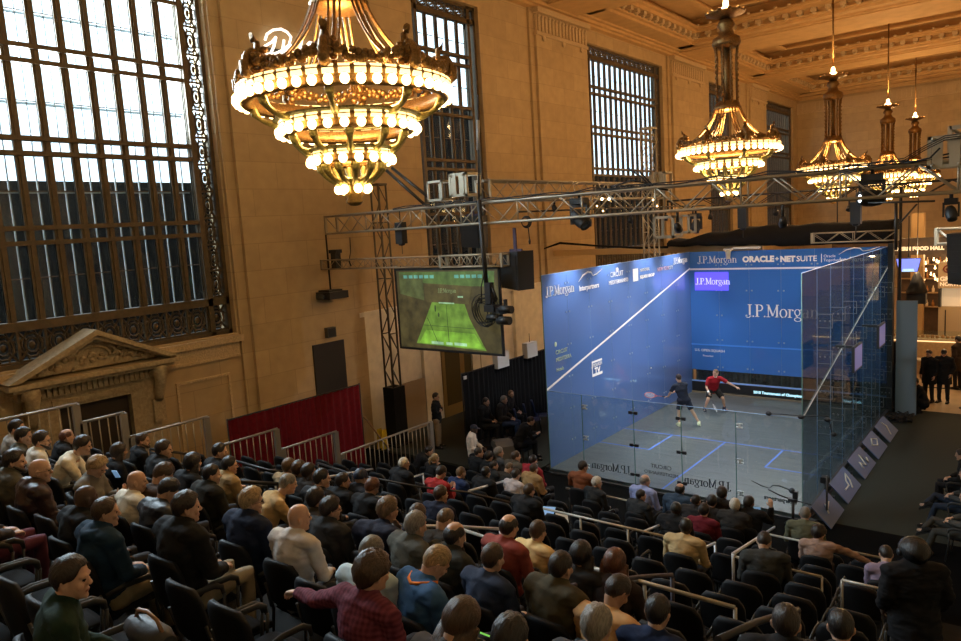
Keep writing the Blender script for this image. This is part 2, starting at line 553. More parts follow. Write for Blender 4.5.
def make_body(pose):
    J = POSES[pose]
    mb = MB()
    HM = head_matrix(J)
    head_raw(mb, HM)
    ne = V(J['neck'])
    mb.tube([ne - V((0, .01, .08)), ne, HM @ V((0, -.03, -.05)), HM @ V((0, -.02, .0))], [(.075, .065), (.057, .058), (.054, .056), (.05, .05)], 14, up=(0, 1, 0))
    torso_raw(mb, J, -.014, 0)
    for s in (0, 1):
        sh, el, wr = V(J['sh'][s]), V(J['el'][s]), V(J['wr'][s])
        mb.tube([sh, lerp(sh, el, .4), el, lerp(el, wr, .35), wr], [.047, .044, .036, .036, .024], 10, round_cap=True)
        hand_raw(mb, wr, J['hd'][s], J['hn'][s], (1 if s == 0 else -1), J['curl'][s])
        hp, kn, an = V(J['hip'][s]), V(J['kn'][s]), V(J['an'][s])
        mb.tube([hp, lerp(hp, kn, .35), lerp(hp, kn, .85), kn, lerp(kn, an, .3), lerp(kn, an, .8), an], [.08, .078, .054, .05, .052, .032, .033], 12, round_cap=True)
        f = V((an.x * .15, .15, -.05)) if an.z < .2 else V((0, .12, -.06))
        mb.tube([an + V((0, -.04, -.03)), an + V((0, .0, -.045)), an + f * .8 + V((0, 0, -.01))], [.03, .035, .03], 8, round_cap=True)
    me = mb.mesh('body')
    r = evaluated(me, [('REMESH', dict(mode='VOXEL', voxel_size=.0066)), ('SMOOTH', dict(factor=.5, iterations=2)), ('DECIMATE', dict(ratio=.30))])
    r.name = 'body'
    r.materials.clear()
    for m in (M_skin['fair'], M_eye, M_lip): r.materials.append(m)
    inv = HM.inverted()
    for p in r.polygons:
        p.use_smooth = True
        c = inv @ p.center
        if c.y > .06:
            if abs(abs(c.x) - .031) < .013 and abs(c.z - .006) < .0065: p.material_index = 1
            elif abs(c.x) < .022 and abs(c.z + .065) < .008 and c.y > .078: p.material_index = 2
    return r


def make_top(pose, kind):
    """kind: shirt, jacket, tee, coat, hoodie"""
    J = POSES[pose]
    g = {'shirt': .013, 'tee': .008, 'jacket': .030, 'coat': .042, 'hoodie': .028}[kind]
    if pose.startswith('player'): g = .004
    mb = MB()
    torso_raw(mb, J, g, kind)
    pe, wa = V(J['pel']), V(J['waist'])
    if kind == 'coat':
        low = pe + V((0, -.02, -.30 if pe.z > .6 else -.02))
        mb.tube([low, pe, wa], [(.23, .19), (.21, .17), (.19, .15)], 16, up=(0, 1, 0))
    for s in (0, 1):
        sh, el, wr = V(J['sh'][s]), V(J['el'][s]), V(J['wr'][s])
        if kind == 'tee':
            mb.tube([sh, lerp(sh, el, .5), lerp(sh, el, .8)], [.062, .062, .06], 10, round_cap=False)
        else:
            mb.tube([sh, lerp(sh, el, .5), el, lerp(el, wr, .5), lerp(el, wr, .96)], [.054 + g * .8, .050 + g * .7, .046 + g * .6, .038 + g * .6, .029 + g * .5], 10)
    ne = V(J['neck'])
    dn = (V(J['head']) - ne).normalized()
    if kind in ('jacket', 'coat', 'shirt'):
        h = {'shirt': .026, 'jacket': .042, 'coat': .055}[kind]
        cc = ne + dn * .005 + V((0, -.012, 0))
        rr = {'shirt': .06, 'jacket': .068, 'coat': .075}[kind]
        mb.tube([cc - dn * .05, cc, cc + dn * h], [(rr + .03, rr + .022), (rr, rr), (rr, rr * .98)], 16, up=(0, 1, 0))
    if kind == 'hoodie':
        c = ne + V((0, -.075, .0))
        mb.tube([c + V((-.10, .09, -.0)), c + V((-.095, .02, .01)), c + V((-.05, -.02, -.01)), c + V((0, -.035, -.03)), c + V((.05, -.02, -.01)), c + V((.095, .02, .01)), c + V((.10, .09, 0))], [.03, .042, .05, .055, .05, .042, .03], 8, round_cap=True)
    me = mb.mesh('top')
    # wrinkles: gentle displacement before the surface is fused
    r = evaluated(me, [('REMESH', dict(mode='VOXEL', voxel_size=.0125)), ('SMOOTH', dict(factor=.5, iterations=3))])
    vn = [(v.co.copy(), v.normal.copy()) for v in r.vertices]
    for v, (p, nrm) in zip(r.vertices, vn):
        d = mnoise.noise(V((p.x * 8, p.y * 8, p.z * 15))) * .013 + (1 - abs(mnoise.noise(V((p.x * 11, p.y * 11, p.z * 24))))) ** 3 * .008
        v.co = p + nrm * d
    r = evaluated(r, [('DECIMATE', dict(ratio=.45))])
    for p in r.polygons: p.use_smooth = True
    r.materials.clear()
    r.materials.append(M_blackcloth)
    return r


def make_trousers(pose, short=False):
    J = POSES[pose]
    mb = MB()
    pe = V(J['pel'])
    a, b = V(J['hip'][0]), V(J['hip'][1])
    mb.tube([a + V((-.03, 0, 0)), (a + b) / 2, b + V((.03, 0, 0))], [(.115, .105), (.125, .115), (.115, .105)], 12, up=(0, 0, 1), round_cap=True)
    mb.tube([(a + b) / 2, pe, lerp(pe, V(J['waist']), .45)], [(.15, .12), (.168, .122), (.155, .112)], 14, up=(0, 1, 0))
    for s in (0, 1):
        hp, kn, an = V(J['hip'][s]), V(J['kn'][s]), V(J['an'][s])
        if short: mb.tube([hp, lerp(hp, kn, .4), lerp(hp, kn, .82)], [.105, .10, .092], 12)
        else: mb.tube([hp, lerp(hp, kn, .45), kn, lerp(kn, an, .45), an], [.098, .09, .072, .062, .055], 12, round_cap=False)
    me = mb.mesh('trousers')
    r = evaluated(me, [('REMESH', dict(mode='VOXEL', voxel_size=.014)), ('SMOOTH', dict(factor=.5, iterations=3))])
    vn = [(v.co.copy(), v.normal.copy()) for v in r.vertices]
    for v, (p, nrm) in zip(r.vertices, vn):
        v.co = p + nrm * mnoise.noise(V((p.x * 14, p.y * 10, p.z * 14))) * .006
    r = evaluated(r, [('DECIMATE', dict(ratio=.4))])
    for p in r.polygons: p.use_smooth = True
    r.materials.clear()
    r.materials.append(M_blackcloth)
    return r


def make_shoe():
    mb = MB()
    mb.tube([(0, -.09, -.045), (0, -.06, -.035), (0, .0, -.03), (0, .08, -.05), (0, .16, -.062), (0, .19, -.068)], [(.034, .04), (.042, .05), (.042, .052), (.046, .036), (.045, .024), (.032, .016)], 12, up=(0, 0, 1), round_cap=True)
    mb.tube([(0, 0, -.04), (0, -.01, .035)], [(.042, .05), (.042, .05)], 12, up=(0, 1, 0))
    mb.box((-.045, -.1, -.09), (.045, .19, -.072))
    return mb.mesh('shoe', [M_black])


SHOE = make_shoe()
BODY, TOP, TRO = {}, {}, {}


# ------------------------------------------------------------ hair, built in the head's own frame
def hair_mesh(style):
    mb = MB()
    nt = 36
    C = V((0, -.006, .022))
    R = V((.0805, .0985, .102))
    if style in ('cap', 'beanie', 'hood'):
        th, amp = {'cap': (.010, 0), 'beanie': (.016, .003), 'hood': (.045, .01)}[style]
    else:
        th, amp = {'short': (.010, .005), 'full': (.017, .009), 'swept': (.022, .008), 'curly': (.026, .018), 'buzz': (.004, .001), 'long': (.018, .006), 'bald': (.007, .003), 'thin': (.005, .002), 'pony': (.010, .004)}[style]

    def limit(a):
        c = (1 + math.cos(a)) / 2      # 1 at the front
        if style == 'cap': return math.radians(86)
        if style == 'beanie': return math.radians(98)
        if style == 'hood': return math.radians(150 - 88 * c ** .8)
        base = 158 - 105 * c ** .70 + 2.5 * math.sin(a * 9)
        side = math.exp(-((abs(math.atan2(math.sin(a), math.cos(a))) - 1.15) / .25) ** 2) * 14   # sideburns
        if style in ('long', 'pony'): base = 150 - 98 * c ** 1.0
        return math.radians(base + side)
    start = 0
    if style == 'bald': start = 38
    grid = []
    nf = 11
    extra = {'long': 9, 'hood': 0}.get(style, 0)
    for i in range(nf + 1 + extra):
        row = []
        for k in range(nt):
            a = 2 * PI * k / nt
            L = limit(a)
            s0 = math.radians(start + 7 * math.sin(a * 3 + 1) + 4 * math.sin(a * 7)) if style == 'bald' else 0
            ii = min(i, nf)
            ph = s0 + (max(L, s0 + .02) - s0) * ii / nf
            d = V((math.sin(ph) * math.sin(a), math.sin(ph) * math.cos(a), math.cos(ph)))
            t = th * (1 - .55 * (ii / nf) ** 2 if style not in ('long', 'curly', 'hood') else 1)
            if style == 'bald': t = -.008 + (th + .010) * min(1, ii / nf * 2.2)
            if style == 'swept': t += .016 * max(0, d.z) * max(0, d.y)
            if style in ('full', 'short', 'swept'): t += .006 * max(0, d.z)
            t += amp * mnoise.noise(d * (6 if style != 'curly' else 12) + V((3, 1, 7)))
            p = C + V((d.x * (R.x + t), d.y * (R.y + t), d.z * (R.z + t)))
            if i > nf:
                e = (i - nf) / extra
                back = max(0, .35 - math.cos(a)) / 1.35
                p = p + V((d.x * .045 * math.sin(e * 2.6), -.03 * math.sin(e * 3), -(.30 * e) * min(1, back * 3)))
                p += V((mnoise.noise(p * 20), mnoise.noise(p * 20 + V((5, 5, 5))), 0)) * .012
            row.append(p)
        grid.append(row)
    nr = len(grid)
    vs = [[mb.bm.verts.new(p) for p in r] for r in grid]

    def ok(i, k):
        if style != 'bald': return True
        a = 2 * PI * (k + .5) / nt
        return abs(math.atan2(math.sin(a), math.cos(a))) > 1.0
    for i in range(nr - 1):
        for k in range(nt):
            if i >= nf and .35 - math.cos(2 * PI * (k + .5) / nt) < .03: continue
            if ok(i, k):
                f = mb.face((vs[i][k], vs[i + 1][k], vs[i + 1][(k + 1) % nt], vs[i][(k + 1) % nt]))
                if f: f.smooth = True
    bmesh.ops.remove_doubles(mb.bm, verts=mb.bm.verts, dist=.0004)
    loose = [v for v in mb.bm.verts if not v.link_faces]
    bmesh.ops.delete(mb.bm, geom=loose, context='VERTS')
    bmesh.ops.recalc_face_normals(mb.bm, faces=mb.bm.faces)
    bmesh.ops.solidify(mb.bm, geom=mb.bm.faces[:], thickness=.006)
    for f in mb.bm.faces: f.smooth = True
    if style == 'cap':
        mb.tube([(0, .07, .035), (0, .12, .03), (0, .165, .018)], [(.07, .006), (.066, .006), (.045, .005)], 12, up=(0, 0, 1))
    if style == 'pony':
        mb.tube([(0, -.10, .04), (0, -.14, .03), (0, -.15, -.04), (0, -.13, -.12)], [.022, .028, .026, .012], 8)
    return mb.mesh('hair')


HAIR = {}
HC = {'black': (.012, .009, .008), 'dark': (.022, .014, .010), 'brown': (.055, .030, .016), 'light': (.13, .08, .04), 'blond': (.34, .23, .11), 'grey': (.20, .18, .155), 'white': (.55, .50, .42), 'red': (.10, .035, .015), 'navy': (.012, .02, .05), 'greyknit': (.16, .145, .12), 'blackcap': (.008, .008, .009)}


def hair_mat(c):
    if 'hair_' + c in MATS: return MATS['hair_' + c]
    m = mat('hair_' + c, HC[c], .40, noise=.45, nscale=70, bump=.45, spec=.5)
    nt = m.node_tree
    n = next(x for x in nt.nodes if x.type == 'TEX_NOISE')
    tc = next(x for x in nt.nodes if x.type == 'TEX_COORD')
    mp = nt.nodes.new('ShaderNodeMapping')
    mp.inputs['Scale'].default_value = (2.2, .6, .35)
    nt.links.new(tc.outputs['Object'], mp.inputs[0])
    nt.links.new(mp.outputs[0], n.inputs['Vector'])
    return m



M_glasses = mat('spectacle_frame', (.02, .02, .02), .3)
GL_ME = None


def glasses_mesh():
    mb = MB()
    for s in (-1, 1):
        mb.tube([(s * .033 + .022 * math.cos(a), .098 - .006 * abs(math.cos(a)), .004 + .017 * math.sin(a)) for a in [q * PI / 6 for q in range(13)]], .0018, 5)
        mb.tube([(s * .055, .094, .008), (s * .084, .03, .010), (s * .088, -.02, .006)], .002, 5)
    mb.tube([(-.011, .1, .006), (.011, .1, .006)], .0018, 5)
    return mb.mesh('glasses', [M_glasses])


def person(label, loc, rz, pose, hair, hcol, top, tcol, trcol=(.02, .02, .025), skin='fair', s=1.0, glasses=False, shoes=(.015, .014, .013), short=False, beard=False, group=None, collar=None):
    global GL_ME
    t = thing('person', label, 'person', loc, rz, group)
    t.scale = (s, s, s)
    if pose not in BODY: BODY[pose] = make_body(pose)
    b = bpy.data.objects.new('body', BODY[pose])
    COL.objects.link(b)
    b.parent = t
    if skin != 'fair':
        b.material_slots[0].link = 'OBJECT'
        b.material_slots[0].material = M_skin[skin]
    if (pose, top) not in TOP: TOP[(pose, top)] = make_top(pose, top)
    nm = {'shirt': 'shirt', 'tee': 'sports_shirt', 'jacket': 'jacket', 'coat': 'coat', 'hoodie': 'hooded_sweater'}[top]
    o = bpy.data.objects.new(nm, TOP[(pose, top)])
    COL.objects.link(o)
    o.parent = t
    o.material_slots[0].link = 'OBJECT'
    o.material_slots[0].material = cloth(tcol) if not isinstance(tcol, bpy.types.Material) else tcol
    if (pose, short) not in TRO: TRO[(pose, short)] = make_trousers(pose, short)
    o = bpy.data.objects.new('shorts' if short else 'trousers', TRO[(pose, short)])
    COL.objects.link(o)
    o.parent = t
    o.material_slots[0].link = 'OBJECT'
    o.material_slots[0].material = cloth(trcol)
    J = POSES[pose]
    for k in (0, 1):
        an = V(J['an'][k])
        a = .15 if k else -.15
        sh = link('shoe', SHOE, cloth(shoes), t, an + V((0, 0, .0)), ((-.5 if an.z > .3 else 0), 0, -a))
    HM = head_matrix(J)
    if hair:
        if hair not in HAIR: HAIR[hair] = hair_mesh(hair)
        hm = HAIR[hair]
        if len(hm.materials) == 0: hm.materials.append(hair_mat('dark'))
        h = bpy.data.objects.new({'cap': 'cap', 'beanie': 'knitted_hat', 'hood': 'hood'}.get(hair, 'hair'), hm)
        COL.objects.link(h)
        h.material_slots[0].link = 'OBJECT'
        h.material_slots[0].material = hair_mat(hcol)
        h.parent = t
        h.matrix_local = HM
    if collar:
        ne, hd = V(J['neck']), V(J['head'])
        dn = (hd - ne).normalized()
        cc = ne + dn * .035 + V((0, -.008, 0))
        MB().tube([cc - dn * .03, cc + dn * .012], [(.069, .069), (.064, .064)], 16, up=(0, 1, 0)).build('collar', cloth(collar), t)
    if beard:
        if 'beard' not in HAIR:
            mb = MB()
            mb.tube([(-.072, .0, -.03), (-.066, .045, -.06), (-.03, .078, -.095), (0, .085, -.105), (.03, .078, -.095), (.066, .045, -.06), (.072, .0, -.03)], [.010, .016, .022, .024, .022, .016, .010], 8, round_cap=True)
            mb.tube([(-.03, .088, -.052), (0, .098, -.046), (.03, .088, -.052)], .007, 6, round_cap=True)
            HAIR['beard'] = mb.mesh('beard', [hair_mat('dark')])
        h = link('beard', HAIR['beard'], hair_mat(hcol), t)
        h.matrix_local = HM
    if glasses:
        if GL_ME is None: GL_ME = glasses_mesh()
        h = link('glasses', GL_ME, None, t)
        h.matrix_local = HM
    return t


SEATED = []


def seat(px, py, label, pose='lap', hair='short', hcol='dark', top='jacket', tcol=(.02, .02, .022), yaw=None, rowfix=None, chair=True, **kw):
    """seat a person on the stand so that the head shows at this pixel; snaps to a row"""
    J = POSES[pose]
    h = V(J['head'])
    d = ray(px, py)
    best = None
    for k in range(NR + 1):
        if rowfix is not None and k != rowfix: continue
        for j in range(400):
            tt = 1.5 + j * .055
            hit = CAMP + d * tt
            if hit.z < 0: break
            if yaw is None:
                rz = math.atan2(-(3.2 - hit.x), (6.0 - hit.y)) * .75
            else: rz = math.radians(yaw)
            off = Matrix.Rotation(rz, 3, 'Z') @ h
            s = (hit.z - tier_z(k)) / h.z
            ry = hit.y - off.y * s
            e = ((ry - row_y(k)) / .22) ** 2 + ((s - 1) / .055) ** 2
            if best is None or e < best[0]: best = (e, k, s, hit.x - off.x * s, ry, rz)
    e, k, s, x, y, rz = best
    t = person(label, (x, y, tier_z(k)), rz, pose, hair, hcol, top, tcol, s=s, **kw)
    SEATED.append((k, x, y, rz, label, chair, s))
    return t



for _p, _t in [('armL', 'shirt'), ('chin', 'jacket'), ('crouch', 'jacket'), ('down', 'hoodie'), ('down', 'jacket'), ('down', 'shirt'), ('hug', 'shirt'), ('lap', 'jacket'), ('lap', 'shirt'), ('lap', 'tee'), ('lapR', 'hoodie'), ('lapR', 'jacket'), ('lapR', 'shirt'), ('lean', 'coat'), ('lean', 'jacket'), ('lean', 'shirt'), ('phone', 'jacket'), ('phone', 'shirt'), ('raise', 'jacket'), ('reachR', 'shirt'), ('recline', 'jacket'), ('stand', 'coat'), ('stand', 'jacket'), ('stand_cross', 'jacket'), ('stand_pocket', 'coat')]:
    if _p not in BODY: BODY[_p] = make_body(_p)
    if (_p, False) not in TRO: TRO[(_p, False)] = make_trousers(_p)
    TOP[(_p, _t)] = make_top(_p, _t)
for _p in ('player_navy', 'player_red'):
    BODY[_p] = make_body(_p)
    TRO[(_p, True)] = make_trousers(_p, True)
    TOP[(_p, 'tee')] = make_top(_p, 'tee')
# ============================================================ the hall
WX = -6.5     # inner face of the long wall
FZ = -0.1     # floor
CZ = 15.5     # underside of the beams
YF = 48.5     # far wall
XR = 13.2


def stone_mat(name, col, bw=1.6, bh=.72, rough=.8, mortar=.82):
    m = bpy.data.materials.new(name)
    m.use_nodes = True
    nt = m.node_tree
    b = nt.nodes['Principled BSDF']
    b.inputs['Roughness'].default_value = rough
    b.inputs['Specular IOR Level'].default_value = .25
    tc = nt.nodes.new('ShaderNodeTexCoord')
    sep = nt.nodes.new('ShaderNodeSeparateXYZ')
    nt.links.new(tc.outputs['Object'], sep.inputs[0])
    add = nt.nodes.new('ShaderNodeMath')
    add.operation = 'ADD'
    nt.links.new(sep.outputs[0], add.inputs[0])
    nt.links.new(sep.outputs[1], add.inputs[1])
    cmb = nt.nodes.new('ShaderNodeCombineXYZ')
    nt.links.new(add.outputs[0], cmb.inputs[0])
    nt.links.new(sep.outputs[2], cmb.inputs[1])
    br = nt.nodes.new('ShaderNodeTexBrick')
    br.inputs['Scale'].default_value = 1
    br.inputs['Brick Width'].default_value = bw
    br.inputs['Row Height'].default_value = bh
    br.inputs['Mortar Size'].default_value = .012
    br.inputs['Mortar Smooth'].default_value = .3
    br.inputs['Color1'].default_value = (*[c * .94 for c in col], 1)
    br.inputs['Color2'].default_value = (*[c * 1.06 for c in col], 1)
    br.inputs['Mortar'].default_value = (*[c * mortar for c in col], 1)
    nt.links.new(cmb.outputs[0], br.inputs['Vector'])
    n = nt.nodes.new('ShaderNodeTexNoise')
    n.inputs['Scale'].default_value = 3
    n.inputs['Detail'].default_value = 6
    nt.links.new(tc.outputs['Object'], n.inputs['Vector'])
    mx = nt.nodes.new('ShaderNodeMix')
    mx.data_type = 'RGBA'
    mx.blend_type = 'MULTIPLY'
    mx.inputs[0].default_value = .3
    nt.links.new(br.outputs['Color'], mx.inputs[6])
    nt.links.new(n.outputs['Fac'], mx.inputs[7])
    nt.links.new(mx.outputs[2], b.inputs['Base Color'])
    bp = nt.nodes.new('ShaderNodeBump')
    bp.inputs['Strength'].default_value = .25
    bp.inputs['Distance'].default_value = .01
    nt.links.new(br.outputs['Fac'], bp.inputs['Height'])
    bp.invert = True
    nt.links.new(bp.outputs['Normal'], b.inputs['Normal'])
    return m


M_stone = stone_mat('limestone_blocks', (.58, .42, .235))
M_plaster = mat('plaster_ceiling', (.60, .38, .175), .75, noise=.08, nscale=2, spec=.2)
M_trim = mat('carved_stone', (.58, .43, .26), .75, noise=.18, nscale=25, bump=.5, spec=.2)
M_marble = mat('pale_marble', (.80, .73, .60), .6, noise=.10, nscale=3)


def struct(name, mb, m, parent=None):
    o = mb.build(name, m, parent)
    if parent is None: o['kind'] = 'structure'
    return o


# floor: dark carpet round the court, polished stone in the far part
M_carpet = mat('charcoal_carpet', (.034, .038, .031), .9, noise=.22, nscale=60, bump=.3, spec=.15)
M_blackcarpet = mat('black_floor', (.003, .003, .003), .95, spec=.05)
M_tanfloor = mat('polished_stone_floor', (.42, .30, .17), .3, noise=.12, nscale=2)
struct('floor', MB().box((WX, .15, FZ - .2), (XR, 10.5, FZ)), M_carpet)
struct('floor_seating', MB().box((WX, -20, FZ - .2), (XR, .15, FZ)), M_blackcarpet)
struct('floor_far', MB().box((WX, 10.5, FZ - .2), (XR, YF, FZ - .001)), M_tanfloor)

# long wall, built round its windows
WINS = [(-13.4, -4.9), (2.8, 6.4), (14.3, 22.4), (29.1, 33.0), (40.0, 47.2)]
WZ0, WZ1 = 4.16, 14.6
mb = MB()
ys = [-20] + [v for w in WINS for v in w] + [YF]
for i in range(0, len(ys), 2):
    mb.box((WX - .7, ys[i], FZ), (WX, ys[i + 1], CZ + 1.2))
for a, b in WINS:
    mb.box((WX - .7, a, FZ), (WX, b, WZ0))
    mb.box((WX - .7, a, WZ1), (WX, b, CZ + 1.2))
struct('wall_left', mb, M_stone)
struct('wall_far', MB().box((WX - .7, YF, FZ), (XR + .5, YF + .5, CZ + 1.2)), M_stone)
struct('wall_right', MB().box((XR, -20, FZ), (XR + .5, YF, CZ + 1.2)), M_stone)
struct('wall_near', MB().box((WX - .7, -20.5, FZ), (XR + .5, -20, CZ + 1.2)), M_stone)

# pilasters with fluted caps
PIL = [(-4.55, -.75), (9.9, 13.9), (23.2, 27.6), (36.1, 39.6)]
for i, (a, b) in enumerate(PIL):
    mb = MB().box((WX, a, FZ), (WX + .22, b, 14.2))
    mb.box((WX + .0, a - .3, FZ), (WX + .1, b + .3, 15.2))
    o = struct('trim_%d' % (i + 1), mb, M_stone)
    cap = MB()
    cap.box((WX, a - .06, 14.15), (WX + .3, b + .06, 14.27))
    cap.box((WX, a, 14.27), (WX + .24, b, 15.0))
    cap.box((WX, a - .1, 15.0), (WX + .42, b + .1, 15.2))
    n = int((b - a) / .26)
    for k in range(n):
        y = a + (b - a) * (k + .5) / n
        cap.box((WX + .24, y - .07, 14.32), (WX + .31, y + .07, 14.88))
        cap.ell((WX + .29, y, 14.9), (.06, .1, .08), nu=6, nv=4)
    for y in (a + .5, (a + b) / 2, b - .5):
        cap.ell((WX + .27, y, 14.06), (.06, .13, .13), nu=8, nv=6)
    cap.build('capital', M_trim, o)

# cornice under the ceiling, running round the hall
mb = MB()
for (z0, z1, d) in ((15.2, 15.3, .3), (15.3, 15.42, .45), (15.42, CZ, .62)):
    mb.box((WX, -20, z0), (WX + d, YF, z1))
    mb.box((WX, YF - d, z0), (XR, YF, z1))
    mb.box((XR - d, -20, z0), (XR, YF, z1))
struct('trim_5', mb, M_plaster)
mb = MB()
mb.box((WX, YF - .2, 14.15), (XR, YF, 14.3)).box((WX, YF - .14, 14.3), (XR, YF, 15.0))
for k in range(60):
    x = WX + .3 + k * .32
    mb.box((x, YF - .22, 14.35), (x + .14, YF - .14, 14.9))
struct('trim_6', mb, M_trim)

# ceiling: coffers between cross beams
struct('ceiling', MB().box((WX, -20, 16.7), (XR, YF, 16.95)), M_plaster)
BEAMS = [(-20, -15.6), (-4.6, -.8), (9.7, 13.6), (22.9, 27.3), (35.0, 38.6), (46.4, YF)]
for i, (a, b) in enumerate(BEAMS):
    mb = MB().box((WX, a, CZ), (XR, b, 16.7))
    mb.box((WX, a + .55, CZ - .08), (XR, b - .55, CZ))
    mb.box((WX, a + .75, CZ - .14), (XR, b - .75, CZ - .08))
    struct('trim_%d' % (7 + i), mb, M_plaster)
mb = MB()
mb.box((WX, -20, CZ), (WX + 1.5, YF, 16.7)).box((XR - 1.5, -20, CZ), (XR, YF, 16.7))
struct('trim_13', mb, M_plaster)
tn = 14
for (a0, b0), (a1, b1) in zip(BEAMS, BEAMS[1:]):
    ya, yb = b0, a1
    xa, xb = WX + 1.5, XR - 1.5
    mb = MB()
    for (d, z0, z1) in ((.18, 15.62, 15.72), (.42, 15.95, 16.1), (.62, 16.1, 16.2), (1.7, 16.48, 16.7), (1.9, 16.4, 16.48)):
        t = .0 if d < 1.5 else 1.5
        t = 0 if d < 1.5 else d - .25
        mb.box((xa + t, ya + t, z0), (xb - t, ya + d, z1)).box((xa + t, yb - d, z0), (xb - t, yb - t, z1))
        mb.box((xa + t, ya + d, z0), (xa + d, yb - d, z1)).box((xb - d, ya + d, z0), (xb - t, yb - d, z1))
    o = struct('trim_%d' % tn, mb, M_plaster)
    tn += 1
    dn = MB()
    nx = int((xb - xa) / .62)
    for k in range(nx):
        x = xa + (xb - xa) * (k + .5) / nx
        for y, s in ((ya, 1), (yb, -1)):
            dn.box((x - .13, min(y, y + s * .36), 15.76), (x + .13, max(y, y + s * .36), 15.94))
            dn.ell((x, y + s * .2, 15.72), (.12, .16, .07), nu=6, nv=4)
            dn.ell((x + .31, y + s * .78, 16.22), (.1, .1, .06), nu=6, nv=4)
    ny = int((yb - ya) / .62)
    for k in range(ny):
        y = ya + (yb - ya) * (k + .5) / ny
        for x, s in ((xa, 1), (xb, -1)):
            dn.box((min(x, x + s * .36), y - .13, 15.76), (max(x, x + s * .36), y + .13, 15.94))
            dn.ell((x + s * .2, y, 15.72), (.16, .12, .07), nu=6, nv=4)
    dn.build('dentil_row', M_trim, o)

# ------------------------------------------------------------ windows
M_pane = glass_mat('window_glass', (.80, .86, .88), (.5, .6, .65), .02, .05, .04)
RAILS = [(5.06, 0), (6.95, 1), (8.85, 1), (10.78, 1), (12.62, 1)]


def grille_cell(mb, y0, y1, z0, z1, x):
    """one pierced ornamental panel: frame, ring, scrolls and a rosette"""
    cy, cz = (y0 + y1) / 2, (z0 + z1) / 2
    ry, rz = (y1 - y0) / 2, (z1 - z0) / 2
    for a in (0, 1):
        pts = [(x, cy + ry * (.80 - .3 * a) * math.cos(t), cz + rz * (.8 - .3 * a) * math.sin(t)) for t in [k * PI / 5 for k in range(11)]]
        mb.tube(pts, .028, 4, up=(1, 0, 0))
    for sy in (-1, 1):
        for sz in (-1, 1):
            mb.tube([(x, cy + sy * ry * .98, cz + sz * rz * .98), (x, cy + sy * ry * .35, cz + sz * rz * .3)], .03, 4)
            mb.tube([(x, cy + sy * ry * .95, cz + sz * rz * .3), (x, cy + sy * ry * .45, cz + sz * rz * .55), (x, cy + sy * ry * .3, cz + sz * rz * .95)], .022, 4)
    mb.ell((x, cy, cz), (.04, ry * .28, rz * .28), nu=6, nv=4)


